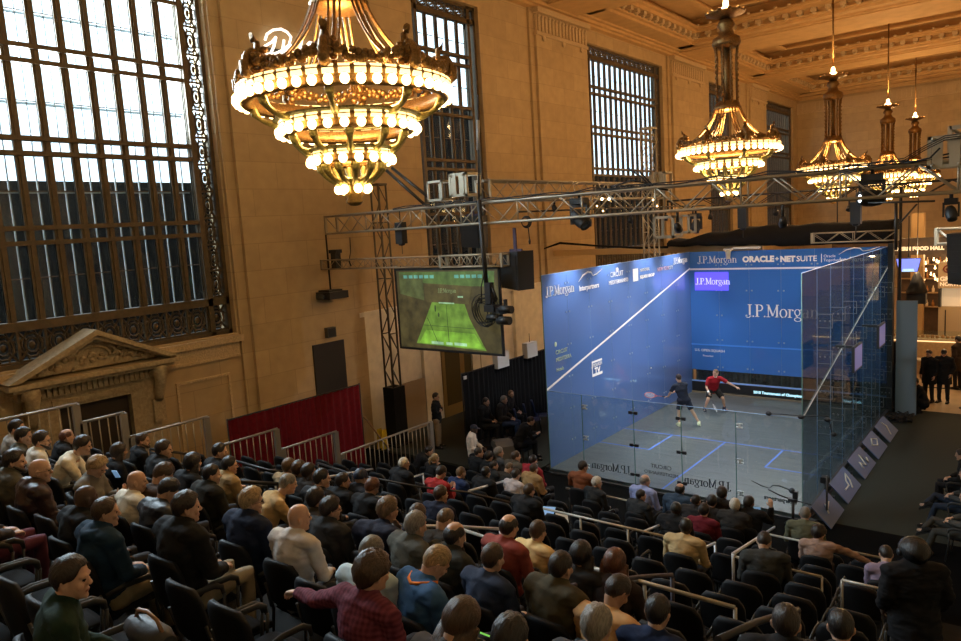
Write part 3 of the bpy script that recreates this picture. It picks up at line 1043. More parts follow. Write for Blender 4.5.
def make_window(idx, y0, y1, full):
    fr = MB()
    xo = WX - .3
    br = .55 if full else .38           # side border of grille work
    cy0, cy1 = y0 + br, y1 - br
    zt = 14.0
    n = int(round((cy1 - cy0) / .55))
    mw = .085 if idx in (1, 3) else .07
    p = (cy1 - cy0) / n
    zb = 5.06
    # outer frame
    for (a, b, c, d) in ((y0, y0 + .1, WZ0, WZ1), (y1 - .1, y1, WZ0, WZ1), (cy0 - .07, cy0 + .07, WZ0, WZ1), (cy1 - .07, cy1 + .07, WZ0, WZ1)):
        fr.box((xo - .1, a, c), (xo + .12, b, d))
    for z, h in ((WZ0, .1), (zb - .12, .2), (zt - .02, .16), (WZ1 - .1, .1)):
        fr.box((xo - .1, y0, z), (xo + .12, y1, z + h))
    for z, dbl in RAILS[1:]:
        fr.box((xo - .1, cy0, z - .21), (xo + .1, cy1, z - .11))
        fr.box((xo - .1, cy0, z + .11), (xo + .1, cy1, z + .21))
    for k in range(n + 1):
        y = cy0 + k * p
        fr.box((xo - .05, y - mw, zb), (xo + .03, y + mw, zt))
        fr.box((xo + .03, y - .03, zb), (xo + .06, y + .03, zt))
    zs = [zb + .06] + [z for z, _ in RAILS[1:]] + [zt]
    for k in range(n):
        ya, yb = cy0 + k * p + .065, cy0 + (k + 1) * p - .065
        for a, b in zip(zs, zs[1:]):
            a2, b2 = a + .21, b - .21
            fr.box((xo - .04, ya, a2), (xo + .01, ya + .02, b2)).box((xo - .04, yb - .02, a2), (xo + .01, yb, b2))
            fr.box((xo - .12, ya, (a2 + b2) / 2 - .012), (xo - .09, yb, (a2 + b2) / 2 + .012))
    w = fr.build('window_%d' % idx, M_bronze)
    w['kind'] = 'structure'
    MB().box((xo - .2, y0, WZ0), (xo - .185, y1, WZ1)).build('pane', M_pane, w)
    ob = MB()
    for k in range(n):
        yc = cy0 + (k + .5) * p
        for dy in (-.1, .12):
            ob.box((xo - .34, yc + dy - .014, zb), (xo - .31, yc + dy + .014, zt))
    for z in (7.9, 9.8, 11.7, 13.3):
        ob.box((xo - .34, cy0, z - .03), (xo - .31, cy1, z + .03))
    if idx == 1: ob.build('outer_sash', mat('pale_outer_sash', (.75, .78, .8), .6), w)
    # pierced borders, one cell mesh per size, copied
    def row(ya, yb, za, zb_, ny, nz):
        py, pz = (yb - ya) / ny, (zb_ - za) / nz
        c = MB()
        c.box((-.04, -py / 2, -pz / 2), (.04, -py / 2 + .05, pz / 2)).box((-.04, -py / 2, -pz / 2), (.04, py / 2, -pz / 2 + .05))
        grille_cell(c, -py / 2 + .03, py / 2, -pz / 2 + .03, pz / 2, 0)
        me = c.mesh('grille_panel', [M_bronze])
        for i in range(ny):
            for j in range(nz):
                link('grille_panel', me, None, w, (xo, ya + (i + .5) * py, za + (j + .5) * pz))
    nb = n
    row(y0 + .1, y1 - .1, WZ0 + .1, zb - .12, nb + (2 if full else 1), 1)
    if idx in (3, 2, 5, 4): row(y0 + .1, y1 - .1, zt + .14, WZ1 - .1, nb + 2, 1)
    if full:
        row(y1 - br + .07, y1 - .1, zb + .08, zt, 1, 13)
        if idx in (3,): row(y0 + .1, y0 + br - .07, zb + .08, zt, 1, 13)
    return w


for i, (a, b) in enumerate(WINS):
    make_window(i + 1, a, b, b - a > 6)

# near-black walls added outside to keep the sky out of the lower panes
M_out = mat('outside_near_black', (.004, .004, .0045), .95, spec=.05)
o = MB().box((-17, -40, -1), (-16.4, 8, 9.0)).box((-17, 8, -1), (-16.4, 26, 13.4)).box((-17, 26, -1), (-16.4, 47, 9.8)).box((-17, 47, -1), (-16.4, 120, 24)).build('sky_blocker', M_out)
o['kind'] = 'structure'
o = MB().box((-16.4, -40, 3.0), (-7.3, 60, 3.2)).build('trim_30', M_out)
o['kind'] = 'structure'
# low ledge below windows and panelled dado
mb = MB()
for a, b in ((-13.4, -4.9), (2.8, 6.4), (14.3, 22.4)):
    mb.box((WX, a - .1, 3.95), (WX + .16, b + .1, 4.12)).box((WX, a, 3.55), (WX + .08, b, 3.62))
    mb.box((WX, a, 3.62), (WX + .05, b, 3.95))
struct('trim_31', mb, M_trim)
mb = MB()
for a, b in ((-7.1, -4.9),):
    for (u0, u1, w0, w1) in ((a + .35, b - .35, 3.1, 3.16), (a + .35, b - .35, .6, .66), (a + .35, a + .41, .66, 3.1), (b - .41, b - .35, .66, 3.1)):
        mb.box((WX, u0, w0), (WX + .05, u1, w1))
struct('trim_32', mb, M_trim)
# pale stone facing behind the court's near side
mb = MB()
mb.box((WX, -.7, FZ), (WX + .06, 9.8, 4.0)).box((WX, -.7, 4.0), (WX + .14, 9.8, 4.14))
for y in (2.0, 4.6, 7.4):
    mb.box((WX + .06, y, FZ), (WX + .2, y + .45, 4.0))
struct('trim_33', mb, M_marble)

# ------------------------------------------------------------ pedimented doorway
dy0, dy1 = -10.45, -7.0
cyd = (dy0 + dy1) / 2
M_pd = mat('weathered_carved_stone', (.42, .33, .21), .8, noise=.2, nscale=15, bump=.5, spec=.2)
M_door = mat('dark_grille_wood', (.035, .022, .013), .6)
d = MB()
XP = WX + .55


def tri(mb, y0, y1, zb, zt, x0, x1):
    M = Matrix(((0, 0, 1, 0), (1, 0, 0, 0), (0, 1, 0, 0), (0, 0, 0, 1)))
    mb.prism([(y0, zb), (y1, zb), ((y0 + y1) / 2, zt)], x0, x1, M)


def rake(mb, y0, y1, zb, zt, t, x0, x1):
    M = Matrix(((0, 0, 1, 0), (1, 0, 0, 0), (0, 1, 0, 0), (0, 0, 0, 1)))
    ym = (y0 + y1) / 2
    mb.prism([(y0, zb), (ym, zt), (ym, zt - t), (y0 + t * 1.9, zb)], x0, x1, M)
    mb.prism([(ym, zt), (y1, zb), (y1 - t * 1.9, zb), (ym, zt - t)], x0, x1, M)


tri(d, dy0, dy1, 3.98, 4.75, WX, WX + .3)
rake(d, dy0 - .1, dy1 + .1, 3.96, 4.84, .12, WX, XP + .1)
rake(d, dy0, dy1, 3.96, 4.72, .1, WX, XP)
d.box((WX, dy0 - .1, 3.82), (XP + .1, dy1 + .1, 3.92)).box((WX, dy0, 3.74), (XP, dy1, 3.82))
d.box((WX, dy0 + .15, 3.5), (XP - .25, dy1 - .15, 3.74))
for k in range(22):
    y = dy0 + .45 + k * .118
    d.box((XP - .25, y, 3.52), (XP - .19, y + .06, 3.72))
d.box((WX, dy0 + .3, FZ), (WX + .2, dy0 + .95, 3.5)).box((WX, dy1 - .95, FZ), (WX + .2, dy1 - .3, 3.5))
d.box((WX, dy0 + .95, 3.2), (WX + .2, dy1 - .95, 3.5)).box((WX + .2, dy0 + .8, 3.28), (WX + .26, dy1 - .8, 3.4))
dd = d.build('door_1', M_pd)
dd['kind'] = 'structure'
car = MB()
rnd = random.Random(3)
for s in (-1, 1):
    car.tube([(WX + .34, cyd + s * .5 * math.cos(t), 4.2 + .36 * math.sin(t)) for t in [k * PI / 12 for k in range(7)]], .045, 6)
    car.tube([(WX + .34, cyd + s * .36 * math.cos(t), 4.2 + .26 * math.sin(t)) for t in [k * PI / 12 for k in range(7)]], .035, 6)
    for k in range(26):
        u = rnd.random()
        y = cyd + s * (.35 + u * 1.05)
        z = 4.02 + rnd.random() * (.5 * (1 - u * .85))
        car.ell((WX + .33, y, z), (.06, .05 + rnd.random() * .07, .03 + rnd.random() * .05), Euler((rnd.random() * 3, 0, 0)).to_matrix(), nu=6, nv=4)
for k in range(14):
    car.ell((WX + .32, cyd + rnd.uniform(-.3, .3), 4.05 + rnd.random() * .3), (.05, .06, .05), nu=6, nv=4)
car.build('carved_relief', M_pd, dd)
for s, yc in ((-1, dy0 + .35), (1, dy1 - .35)):
    b = MB()
    pts = bez((XP - .1, yc, 3.72), (XP + .02, yc, 3.5), (WX + .42, yc, 3.3), (WX + .3, yc, 2.95), 8)
    b.tube(pts, [.19, .18, .16, .14, .13, .12, .12, .11, .1], 8)
    b.ell((XP - .12, yc, 3.62), (.14, .2, .12), nu=10, nv=6)
    b.box((WX, yc - .14, 2.4), (WX + .3, yc + .14, 2.95))
    b.build('console_bracket', M_pd, dd)
MB().box((WX - .05, dy0 + .95, FZ), (WX + .02, dy1 - .95, 3.2)).build('door_leaf', M_door, dd)
# plain dark service door on the pilaster, small box above it
o = MB().box((WX + .2, -2.66, FZ), (WX + .27, -1.5, 3.46)).build('door_2', mat('dark_brown_door', (.028, .022, .017), .5))
o['kind'] = 'structure'
t = thing('wall_speaker', 'small grey box speaker fixed above the dark service door', 'speaker', (WX + .22, -2.0, 3.6))
MB().box((0, -.16, 0), (.14, .16, .3)).build('cabinet', mat('grey_plastic', (.07, .062, .05), .6), t)
MB().box((.14, -.13, .03), (.15, .13, .27)).build('grille', M_black, t)

# cursive neon lettering high on the wall, half hidden by the near chandelier
M_neon = mat('white_neon', (1, 1, 1), .5, emit=(1, .93, .8), estr=1.6, sample=False)
sg = thing('script_sign', 'white glowing handwritten sign on the wall behind the nearest chandelier', 'sign', (WX + .3, -3, 11.5))


def wpt(px, py):
    return at(px, py, 0, WX + .36) - Vector((WX + .3, -3, 11.5))


strokes = [[(265, 40), (267, 34), (273, 30), (281, 29), (287, 32), (291, 37), (289, 45), (283, 50), (274, 54), (266, 54), (263, 50), (265, 46), (272, 42), (276, 37)], [(276, 37), (274, 46), (271, 53)],
           [(284, 40), (283, 47), (281, 54), (286, 50), (291, 45)], [(294, 44), (293, 50), (291, 55)], [(293, 50), (297, 46), (301, 40)], [(302, 40), (300, 48), (298, 55), (303, 50), (308, 44), (310, 42)], [(311, 42), (309, 50), (308, 56), (314, 50)]]
for st in strokes:
    MB().tube([wpt(*p) for p in st], .035, 6).build('letter_stroke', M_neon, sg)
MB().box((-.3, -.3, .1), (0.02, 1.2, .16)).build('mounting_bar', M_dsteel, sg)
# ============================================================ chandeliers
def make_chandelier():
    t = thing('chandelier', 'x', 'chandelier')
    # z measured from the lowest tip
    R1, R2, R3, R4 = 1.32, .84, .49, .14
    Z1, Z2, Z3, Z4 = 1.33, .93, .55, .18
    # rings holding the lamps: a brass band with a raised rim
    for r, z, h in ((R1, Z1, .15), (R2, Z2, .12), (R3, Z3, .1)):
        MB().lathe([(r - .13, z - h * .3), (r - .02, z - h * .5), (r + .03, z - h * .2), (r + .01, z), (r + .03, z + h * .6), (r + .06, z + h * .8), (r + .03, z + h), (r - .05, z + h * .9), (r - .1, z + h * .2)], 48, closed=True).build('lamp_ring', M_dbrass, t)
    # openwork baskets between the rings
    for (ra, za, rb, zb, n) in ((R1 - .08, Z1, R2 - .0, Z2 + .12, 8), (R2 - .08, Z2, R3, Z3 + .1, 10), (R3 - .06, Z3, R4 - .02, Z4 + .08, 12)):
        me = None
        for k in range(n):
            if me is None:
                pts = bez((ra, 0, za), (ra - .05, 0, za - (za - zb) * .75), (rb + (ra - rb) * .55, 0, zb + .02), (rb, 0, zb), 7)
                c = MB().tube(pts, [.04, .06, .045, .035, .035, .045, .06, .035], 6)
                c.ell(pts[1] + Vector((0, 0, -.03)), (.05, .06, .05), nu=6, nv=4)
                c.ell(pts[6], (.05, .05, .04), nu=6, nv=4)
                me = c.mesh('rib', [M_ginger])
            link('rib', me, None, t, None, (0, 0, 2 * PI * k / n - .10))
        prof = []
        MB().lathe([(rb + (ra - rb) * .30, zb + .03), (rb - .02, zb), (rb - .04, zb + .02), (rb + (ra - rb) * .28, zb + .05)], 32, closed=True).build('basket_lattice', mat('dim_glass_beads', (.16, .15, .05), .35, .3, noise=.6, nscale=60, bump=.8), t)
    # finial and lowest cup
    MB().lathe([(.0, -.04), (.07, -.03), (.12, .02), (.09, .06), (.13, .1), (.11, .14), (.17, .2), (.2, .27), (.12, .3), (.0, .3)], 20).build('finial', M_brass, t)
    # concave bell of arms rising to the column
    c = MB()
    p = bez((R1 - .15, 0, Z1 + .30), (.88, 0, Z1 + .30), (.48, 0, Z1 + .7), (.30, 0, Z1 + 1.3), 12)
    c.tube(p, .022, 6)
    c.tube([q + Vector((0, .07, .02)) for q in p], .016, 6).tube([q + Vector((0, -.07, .02)) for q in p], .016, 6)
    arm_me = c.mesh('arm', [M_dbrass])
    # scroll ornament standing on the ring
    c = MB()
    sp = [Vector((R1 + .02 + .15 * math.cos(a) * (1 - a / 14), 0, Z1 + .34 + .17 * math.sin(a) * (1 - a / 14))) for a in [k * .45 - .6 for k in range(17)]]
    c.tube(sp, [.05 - .0018 * k for k in range(17)], 7)
    c.tube([(R1 + .05, 0, Z1 + .12), (R1 + .19, 0, Z1 + .22), (R1 + .2, 0, Z1 + .36)], [.05, .06, .05], 7)
    c.tube([(R1 - .12, 0, Z1 + .3), (R1 - .04, 0, Z1 + .48), (R1 - .05, 0, Z1 + .6), (R1 + .03, 0, Z1 + .68), (R1 + .01, 0, Z1 + .6)], [.07, .055, .04, .045, .03], 7)
    for k in range(7):
        c.ell((R1 - .1 + .06 * (k % 2), .06 * (-1) ** k, Z1 + .2 + .05 * k), (.06, .05, .05), nu=6, nv=4)
    for v in c.bm.verts:
        v.co = V((R1 - .06 + (v.co.x - R1) * .8, v.co.y * 1.2, Z1 + .1 + (v.co.z - Z1 - .1) * .9))
    scroll_me = c.mesh('scroll_ornament', [M_dbrass])
    # leafy garland between two scrolls
    c = MB()
    rnd = random.Random(5)
    for k in range(15):
        a = (k / 14) * (2 * PI / 8)
        z = Z1 + .38 - .14 * math.sin(PI * k / 14)
        r = R1 - .02
        for q in range(3):
            c.ell((r * math.cos(a) + rnd.uniform(-.03, .03), r * math.sin(a) + rnd.uniform(-.03, .03), z + rnd.uniform(-.05, .05)), (.05, .055, .045), Euler((rnd.random() * 3, rnd.random() * 3, 0)).to_matrix(), nu=6, nv=4)
    gar_me = c.mesh('garland', [M_dbrass])
    for k in range(8):
        rz = (0, 0, 2 * PI * k / 8 - .10)
        link('arm', arm_me, None, t, None, rz)
        link('scroll_ornament', scroll_me, None, t, None, rz)
        link('garland', gar_me, None, t, None, rz)
    M_lit = mat('lit_bead_band', (.9, .75, .4), .4, emit=(1, .68, .28), estr=2.4, sample=False)
    for r, z, n, hh in ((R1 + .035, Z1 + .055, 47, .10), (R2 + .035, Z2 + .05, 28, .08), (R3 + .035, Z3 + .045, 17, .06)):
        c = MB()
        for k in range(n):
            a = 2 * PI * (k + .5) / n
            M = Matrix.Rotation(a, 3, 'Z')
            c.cbox(M @ V((r, 0, z + hh / 2)), (.03, 2 * PI * r / n * .72, hh), M)
        c.build('lit_bead_band', M_lit, t)
    # column: cage of rods with collars
    zc = Z1 + 1.2
    MB().lathe([(.0, zc - .1), (.34, zc - .08), (.38, zc), (.33, zc + .06), (.3, zc + .14), (.26, zc + .18), (.0, zc + .18)], 24).build('collar', M_dbrass, t)
    c = MB()
    for k in range(8):
        a = 2 * PI * k / 8
        c.tube([(.29 * math.cos(a), .29 * math.sin(a), zc + .1), (.27 * math.cos(a), .27 * math.sin(a), zc + 1.3), (.33 * math.cos(a), .33 * math.sin(a), zc + 1.75)], [.03, .028, .035], 6)
        for q in range(9):
            c.ell((.30 * math.cos(a), .30 * math.sin(a), zc + .25 + q * .15), (.035, .035, .045), nu=6, nv=4)
    c.tube([(0, 0, zc), (0, 0, zc + 1.9)], .09, 10)
    c.build('column_cage', M_dbrass, t)
    MB().lathe([(.0, zc + 1.6), (.34, zc + 1.62), (.38, zc + 1.72), (.36, zc + 1.86), (.22, zc + 1.95), (.16, zc + 2.1), (.24, zc + 2.2), (.2, zc + 2.3), (.14, zc + 2.36), (.0, zc + 2.36)], 20).build('capital', M_dbrass, t)
    c = MB().lathe([(.05, zc + 2.34), (.25, zc + 2.42), (.5, zc + 2.5), (.52, zc + 2.53), (.25, zc + 2.48), (.05, zc + 2.42)], 24, closed=True)
    for k in range(12):
        a = 2 * PI * k / 12
        c.ell((.5 * math.cos(a), .5 * math.sin(a), zc + 2.54), (.06, .06, .05), nu=6, nv=4)
    c.build('flower_dish', M_dbrass, t)
    fl = MB()
    for k in range(6):
        a = 2 * PI * k / 6
        fl.ell((.1 * math.cos(a), .1 * math.sin(a), zc + 2.6), (.05, .05, .09), nu=8, nv=6)
    fl.ell((0, 0, zc + 2.78), (.08, .08, .13), nu=8, nv=6)
    fl.build("top_lamp", M_bulb2, t)
    # bulbs
    bm_ = MB().ell((0, 0, 0), (.056, .056, .062), nu=10, nv=7).mesh('bulb', [M_bulb])
    for r, z, n in ((R1 + .055, Z1 - .01, 47), (R2 + .055, Z2 - .01, 28), (R3 + .05, Z3 - .01, 17), (R4 + .06, Z4 - .0, 7)):
        for k in range(n):
            a = 2 * PI * (k + .5) / n
            link('bulb', bm_, None, t, (r * math.cos(a), r * math.sin(a), z))
    # metal sockets behind each lamp, as one fringe per ring
    c = MB()
    for r, z, n in ((R1, Z1 + .02, 47), (R2, Z2 + .02, 28), (R3, Z3 + .02, 17)):
        for k in range(n):
            a = 2 * PI * (k + .5) / n
            c.tube([(r * math.cos(a), r * math.sin(a), z + .02), ((r + .05) * math.cos(a), (r + .05) * math.sin(a), z + .02)], .026, 6)
    c.build('socket_fringe', M_brass, t)
    return t


def copy_tree(o, parent=None):
    c = o.copy()
    COL.objects.link(c)
    if parent is not None:
        c.parent = parent
    for ch in o.children:
        copy_tree(ch, c)
    return c


CH = [((355, 203), 'nearest and largest chandelier, tiers of glowing bulbs, beside the tall window'),
      ((729, 200), 'second nearest chandelier, fully seen, hanging behind the long truss'),
      ((833, 203), 'third chandelier from the camera, its tiers just above the black spotlight'),
      ((887, 202), 'fourth chandelier, far off on a thin rod left of the farthest one'),
      ((914, 199), 'farthest and smallest chandelier hanging near the end wall')]
ch0 = make_chandelier()
CHPOS = []
for i, ((px, py), lb) in enumerate(CH):
    o = ch0 if i == 0 else copy_tree(ch0)
    p = at(px, py, 0, 3.2)
    p.x = 3.2
    o.location = (p.x, p.y, p.z)
    CHPOS.append(Vector(o.location))
    tag(o, lb, 'chandelier', 'chandeliers down the middle of the hall')
    top = 16.7 - p.z
    MB().tube([(0, 0, 5.3), (0, 0, top - .05)], .035, 8).lathe([(.0, top - .3), (.08, top - .28), (.1, top - .15), (.3, top - .06), (.34, top), (0, top)], 16).build('rod', M_dbrass, o)
# ============================================================ the glass court
GH = 5.2
F_in = glass_mat('blue_dot_film', (.60, .74, .98), (.15, .29, .72), .66, .10, .03)
F_rin = glass_mat('dark_dot_film', (.70, .80, .84), (.03, .07, .12), .38, .02, .03)
F_rout = glass_mat('smoked_outer_tint', (.66, .73, .75), (.012, .015, .018), .16, .03, .02)
F_front = glass_mat('blue_dot_film_dense', (.35, .5, .9), (.05, .19, .62), .93, .05, .08)
F_out = glass_mat('dark_outer_tint', (.62, .68, .74), (.01, .014, .02), .22, .05, .02)
F_clear = glass_mat('clear_court_glass', (.93, .975, .965), (.5, .6, .6), .015, .05, .01)
M_edge = mat('green_glass_edge', (.10, .20, .18), .15)
M_edgeb = mat('pale_glass_edge', (.35, .5, .75), .2)
M_cfl = mat('grey_court_boards', (.088, .096, .095), .36, noise=.22, nscale=1.4)
_nt = M_cfl.node_tree
_n = next(x for x in _nt.nodes if x.type == 'TEX_NOISE')
_tc = next(x for x in _nt.nodes if x.type == 'TEX_COORD')
_mp = _nt.nodes.new('ShaderNodeMapping')
_mp.inputs['Scale'].default_value = (.9, 4.5, 1)
_mp.inputs['Rotation'].default_value = (0, 0, .5)
_nt.links.new(_tc.outputs['Object'], _mp.inputs[0])
_nt.links.new(_mp.outputs[0], _n.inputs['Vector'])
M_line = mat('blue_line_tape', (.08, .18, .62), .6)
M_wline = mat('white_line_tape', (.9, .92, .95), .5)
M_wtext = mat('white_lettering', (.95, .96, 1.0), .6)
M_dtext = mat('dark_lettering', (.045, .052, .055), .6)
M_btape = mat('blue_board_tape', (.25, .45, .95), .5)

court = thing('squash_court', 'large blue glass squash court with a grey board floor, lit from above', 'squash court', (3.2, 4.875, 0))
CO = Vector((3.2, 4.875, 0))


def cpart(mb, name, m, parent=court):
    """shapes given in world coordinates"""
    o = mb.build(name, m, parent)
    if parent is court: o.location = -CO
    return o


cpart(MB().box((0, 0, -.06), (6.4, 9.75, 0)), 'floor_deck', M_cfl)
cpart(MB().box((-.15, -.12, FZ), (6.55, 9.9, -.06)), 'plinth', M_black)
ln = MB()
for a, b in (((0, 4.235), (6.4, 4.285)), ((3.175, 0), (3.225, 4.235)), ((1.575, 2.66), (1.625, 4.235)), ((0, 2.635), (1.6, 2.685)), ((4.775, 2.66), (4.825, 4.235)), ((4.8, 2.635), (6.4, 2.685))):
    ln.box((a[0], a[1], 0), (b[0], b[1], .003))
cpart(ln, 'floor_lines', M_line)
# board seams of the deck
sm_ = MB()
for k in range(1, 8):
    sm_.box((0, k * 1.22 - .004, 0), (6.4, k * 1.22 + .004, .0015))
for k in range(1, 5):
    sm_.box((k * 1.28 - .003, 0, 0), (k * 1.28 + .003, 9.75, .0015))
cpart(sm_, 'board_seams', mat('seam_grey', (.12, .125, .125), .6))


def panel_box(a, b, axis, inner_side, mats_in, mats_out, name, parent=court):
    """glass sheet; axis 0/1 = normal; inner face material mats_in, outer mats_out, edges edge material"""
    mb = MB()
    mb.box(a, b)
    mb.bm.normal_update()
    bmesh.ops.recalc_face_normals(mb.bm, faces=mb.bm.faces)
    for f in mb.bm.faces:
        n = f.normal[axis]
        f.material_index = 0 if n * inner_side > .5 else 1 if n * inner_side < -.5 else 2
    me = mb.mesh(name, [mats_in, mats_out, M_edgeb if mats_in is not F_clear else M_edge])
    o = link(name, me, None, parent, -CO)
    return o


def clamp(mb, p, axis, s=1.0):
    d = [.10 * s, .10 * s, .05 * s]
    d[axis] = .05
    mb.cbox(p, d)
    e = [.03, .03, .03]
    e[axis] = .09
    mb.cbox(p, e)


# side walls
NP = 8
for k in range(NP):
    y0, y1 = 9.75 * k / NP + .003, 9.75 * (k + 1) / NP - .003
    panel_box((-.012, y0, -.05), (0, y1, GH), 0, 1, F_in, F_out, 'left_wall_panel')
    panel_box((6.4, y0, -.05), (6.412, y1, GH), 0, -1, F_rin, F_rout, 'right_wall_panel')
# front wall: blue panels from above the tin gap, clear strip below
for k in range(6):
    x0, x1 = 6.4 * k / 6 + .003, 6.4 * (k + 1) / 6 - .003
    panel_box((x0, 9.75, .86), (x1, 9.765, GH), 1, -1, F_front, F_out, 'front_wall_panel')
    panel_box((x0, 9.75, -.05), (x1, 9.765, .855), 1, -1, F_clear, F_clear, 'front_wall_clear_strip')
# back wall, clear, with a taller middle door of two panels
bx = [0, 1.05, 2.5, 3.72, 5.0, 6.4]
for a, b in zip(bx, bx[1:]):
    panel_box((a + .003, -.012, -.05), (b - .003, 0, 2.13), 1, 1, F_clear, F_clear, 'back_wall_panel')
for b in bx[1:-1]:
    cpart(MB().box((b - .007, -.016, 0), (b + .007, .004, 2.13)), 'panel_joint', M_edge)
# top edge highlights
cpart(MB().box((-.012, 0, GH), (0, 9.75, GH + .012)).box((6.4, 0, GH), (6.412, 9.75, GH + .012)).box((0, -.012, 2.13), (6.4, 0, 2.14)), 'top_edges', M_edgeb)
cpart(MB().box((-.014, -.014, 0), (.002, .002, GH)).box((6.398, -.014, 0), (6.414, .002, GH)), 'corner_edges', M_edge)
# out lines and service line
cpart(MB().box((0, 9.735, 4.54), (6.4, 9.75, 4.60)), 'front_out_line', mat('lit_white_tape', (.8, .85, 1), .5))
cpart(MB().box((0, 9.735, 1.78), (6.4, 9.75, 1.83)), 'service_line', mat('cyan_blue_tape', (.06, .28, .85), .5))
for x in (.004, 6.396):
    mb = MB()
    M = Matrix(((0, 0, 1, 0), (1, 0, 0, 0), (0, 1, 0, 0), (0, 0, 0, 1)))
    dx = .0 if x < 1 else -.008
    mb.prism([(0, 2.13), (9.75, 4.57), (9.75, 4.63), (0, 2.19)], x - .003, x + .003, M)
    cpart(mb, 'side_out_line', M_wline)
M = Matrix(((0, 0, 1, 0), (1, 0, 0, 0), (0, 1, 0, 0), (0, 0, 0, 1)))
cpart(MB().prism([(0, 2.13), (9.75, 4.57), (9.75, 4.605), (0, 2.165)], 6.412, 6.418, M), 'side_out_line', mat('pale_line_tape', (.5, .52, .5), .6))
# tin: white top strip, dark board with lettering
cpart(MB().box((0, 9.70, .42), (6.4, 9.74, .47)), 'tin_strip', M_btape)
cpart(MB().box((0, 9.71, 0.05), (6.4, 9.74, .42)), 'tin_board', mat('tin_board_black', (.012, .013, .015), .4))
cpart(MB().box((0, 9.66, 0), (6.4, 9.74, .05)), 'tin_foot', mat('tin_foot_tan', (.2, .17, .12), .6))
M_cy = mat('cyan_lit_lettering', (.6, .9, 1), .5, emit=(.45, .85, 1), estr=.9, sample=False)
tx = lambda body, size, o, u, v, m=M_wtext, **kw: setattr(text('lettering', body, size, o, u, v, m, court, **kw), 'location', -CO)
X1, Z1_, Y1 = (1, 0, 0), (0, 0, 1), (0, 1, 0)
tx('2018 Tournament of Champions', .125, (2.25, 9.70, .16), X1, Z1_, M_cy, align='LEFT', bold=.006)
tx('New York', .125, (5.15, 9.70, .14), X1, Z1_, M_cy, align='LEFT', bold=.006)
# front wall lettering
st = lambda body, h, o, u, v, m=M_wtext, **kw: setattr(serif_text('lettering', body, h, o, u, v, m, court, **kw), 'location', -CO)
st('J.P.Morgan', .44, (2.0, 9.748, 2.88), X1, Z1_)
st('J.P.Morgan', .26, (.30, 9.748, 4.78), X1, Z1_)
tx('ORACLE', .27, (1.92, 9.748, 4.80), X1, Z1_, align='LEFT', bold=.016, spacing=1.05)
tx('+', .2, (3.02, 9.748, 4.82), X1, Z1_, align='LEFT', bold=.01)
tx('NET', .255, (3.18, 9.748, 4.79), X1, Z1_, align='LEFT', bold=.016)
tx('SUITE', .255, (3.70, 9.748, 4.79), X1, Z1_, align='LEFT', bold=.004)
cpart(MB().box((4.47, 9.735, 4.74), (4.49, 9.748, 5.02)), 'lettering_bar', M_wtext)
tx('Oracle\nTogether', .13, (4.54, 9.748, 4.9), X1, Z1_, align='LEFT')
# wave logo over small word, at the right end
def wave_logo(o, u, v, s, word, m, wsize=.2):
    M = frame_M(o, u, v)
    top = [(0, 0), (.25, .16), (.5, .22), (.68, .2), (.78, .1), (1.0, .13), (1.3, .24)]
    mb = MB()
    pts = [M @ Vector((a * s, b * s + .25 * s, 0)) for a, b in top]
    mb.tube(pts, [.008 * s, .022 * s, .026 * s, .022 * s, .014 * s, .022 * s, .008 * s], 5)
    cpart(mb, 'wave_mark', m)
    tx(word, wsize * s, M @ Vector((.02 * s, 0, 0)), u, v, m, align='LEFT', bold=.004)
wave_logo((5.0, 9.748, 4.76), X1, Z1_, .9, 'Interpartners', M_wtext)
tx('U.S. OPEN SQUASH', .13, (.12, 9.748, 1.55), X1, Z1_, align='LEFT')
tx('Presenter', .10, (.42, 9.748, 1.36), X1, Z1_, align='LEFT')
# violet emissive panel with the bank's name, on the court side of the front wall
M_viol = mat('violet_emission', (.1, .08, .5), .4, emit=(.10, .08, .85), estr=1.2, sample=False)
cpart(MB().box((.19, 9.725, 3.8), (1.42, 9.733, 4.46)), 'violet_panel', M_viol)
st('J.P.Morgan', .23, (.22, 9.722, 4.02), X1, Z1_, mat('pale_violet_lettering', (.8, .8, 1), .5, emit=(.6, .6, 1), estr=.7, sample=False))
# left wall lettering (read from inside, running away from the camera)
LX = .004
st('J.P.Morgan', .265, (LX, .14, 4.62), Y1, Z1_)
wave_logo((LX, 1.85, 4.6), Y1, Z1_, 1.05, 'Interpartners', M_wtext, .2)
tx('CIRCUIT', .22, (LX, 3.7, 4.82), Y1, Z1_, align='LEFT')
tx('MEDITERRANEO', .17, (LX, 3.6, 4.6), Y1, Z1_, align='LEFT')
cpart(MB().ell((LX, 4.15, 5.02), (.01, .1, .07), nu=8, nv=6), 'crest_mark', M_wtext)
cpart(MB().box((LX - .004, 5.2, 4.55), (LX + .004, 5.55, 4.95)), 'square_mark', M_wtext)
tx('NATIONAL', .14, (LX, 5.7, 4.82), Y1, Z1_, align='LEFT')
tx('SQUASH GROUP', .14, (LX, 5.7, 4.6), Y1, Z1_, align='LEFT', bold=.006)
tx('NEW YORK', .18, (LX, 7.0, 4.72), Y1, Z1_, mat('rose_lettering', (.75, .5, .65), .6), align='LEFT')
tx('CITY', .16, (LX, 7.9, 4.72), Y1, Z1_, align='LEFT')
st('J.P.Morgan', .22, (LX, 8.3, 4.86), Y1, Z1_)
cpart(MB().ell((LX, .52, 3.3), (.01, .06, .07), nu=8, nv=6), 'crest_mark', mat('pale_green_mark', (.5, .65, .5), .6))
M_pg = MATS['pale_green_mark']
tx('CIRCUIT', .16, (LX, .5, 3.02), Y1, Z1_, M_pg, align='LEFT')
tx('MEDITERRA', .15, (LX, .5, 2.82), Y1, Z1_, M_pg, align='LEFT')
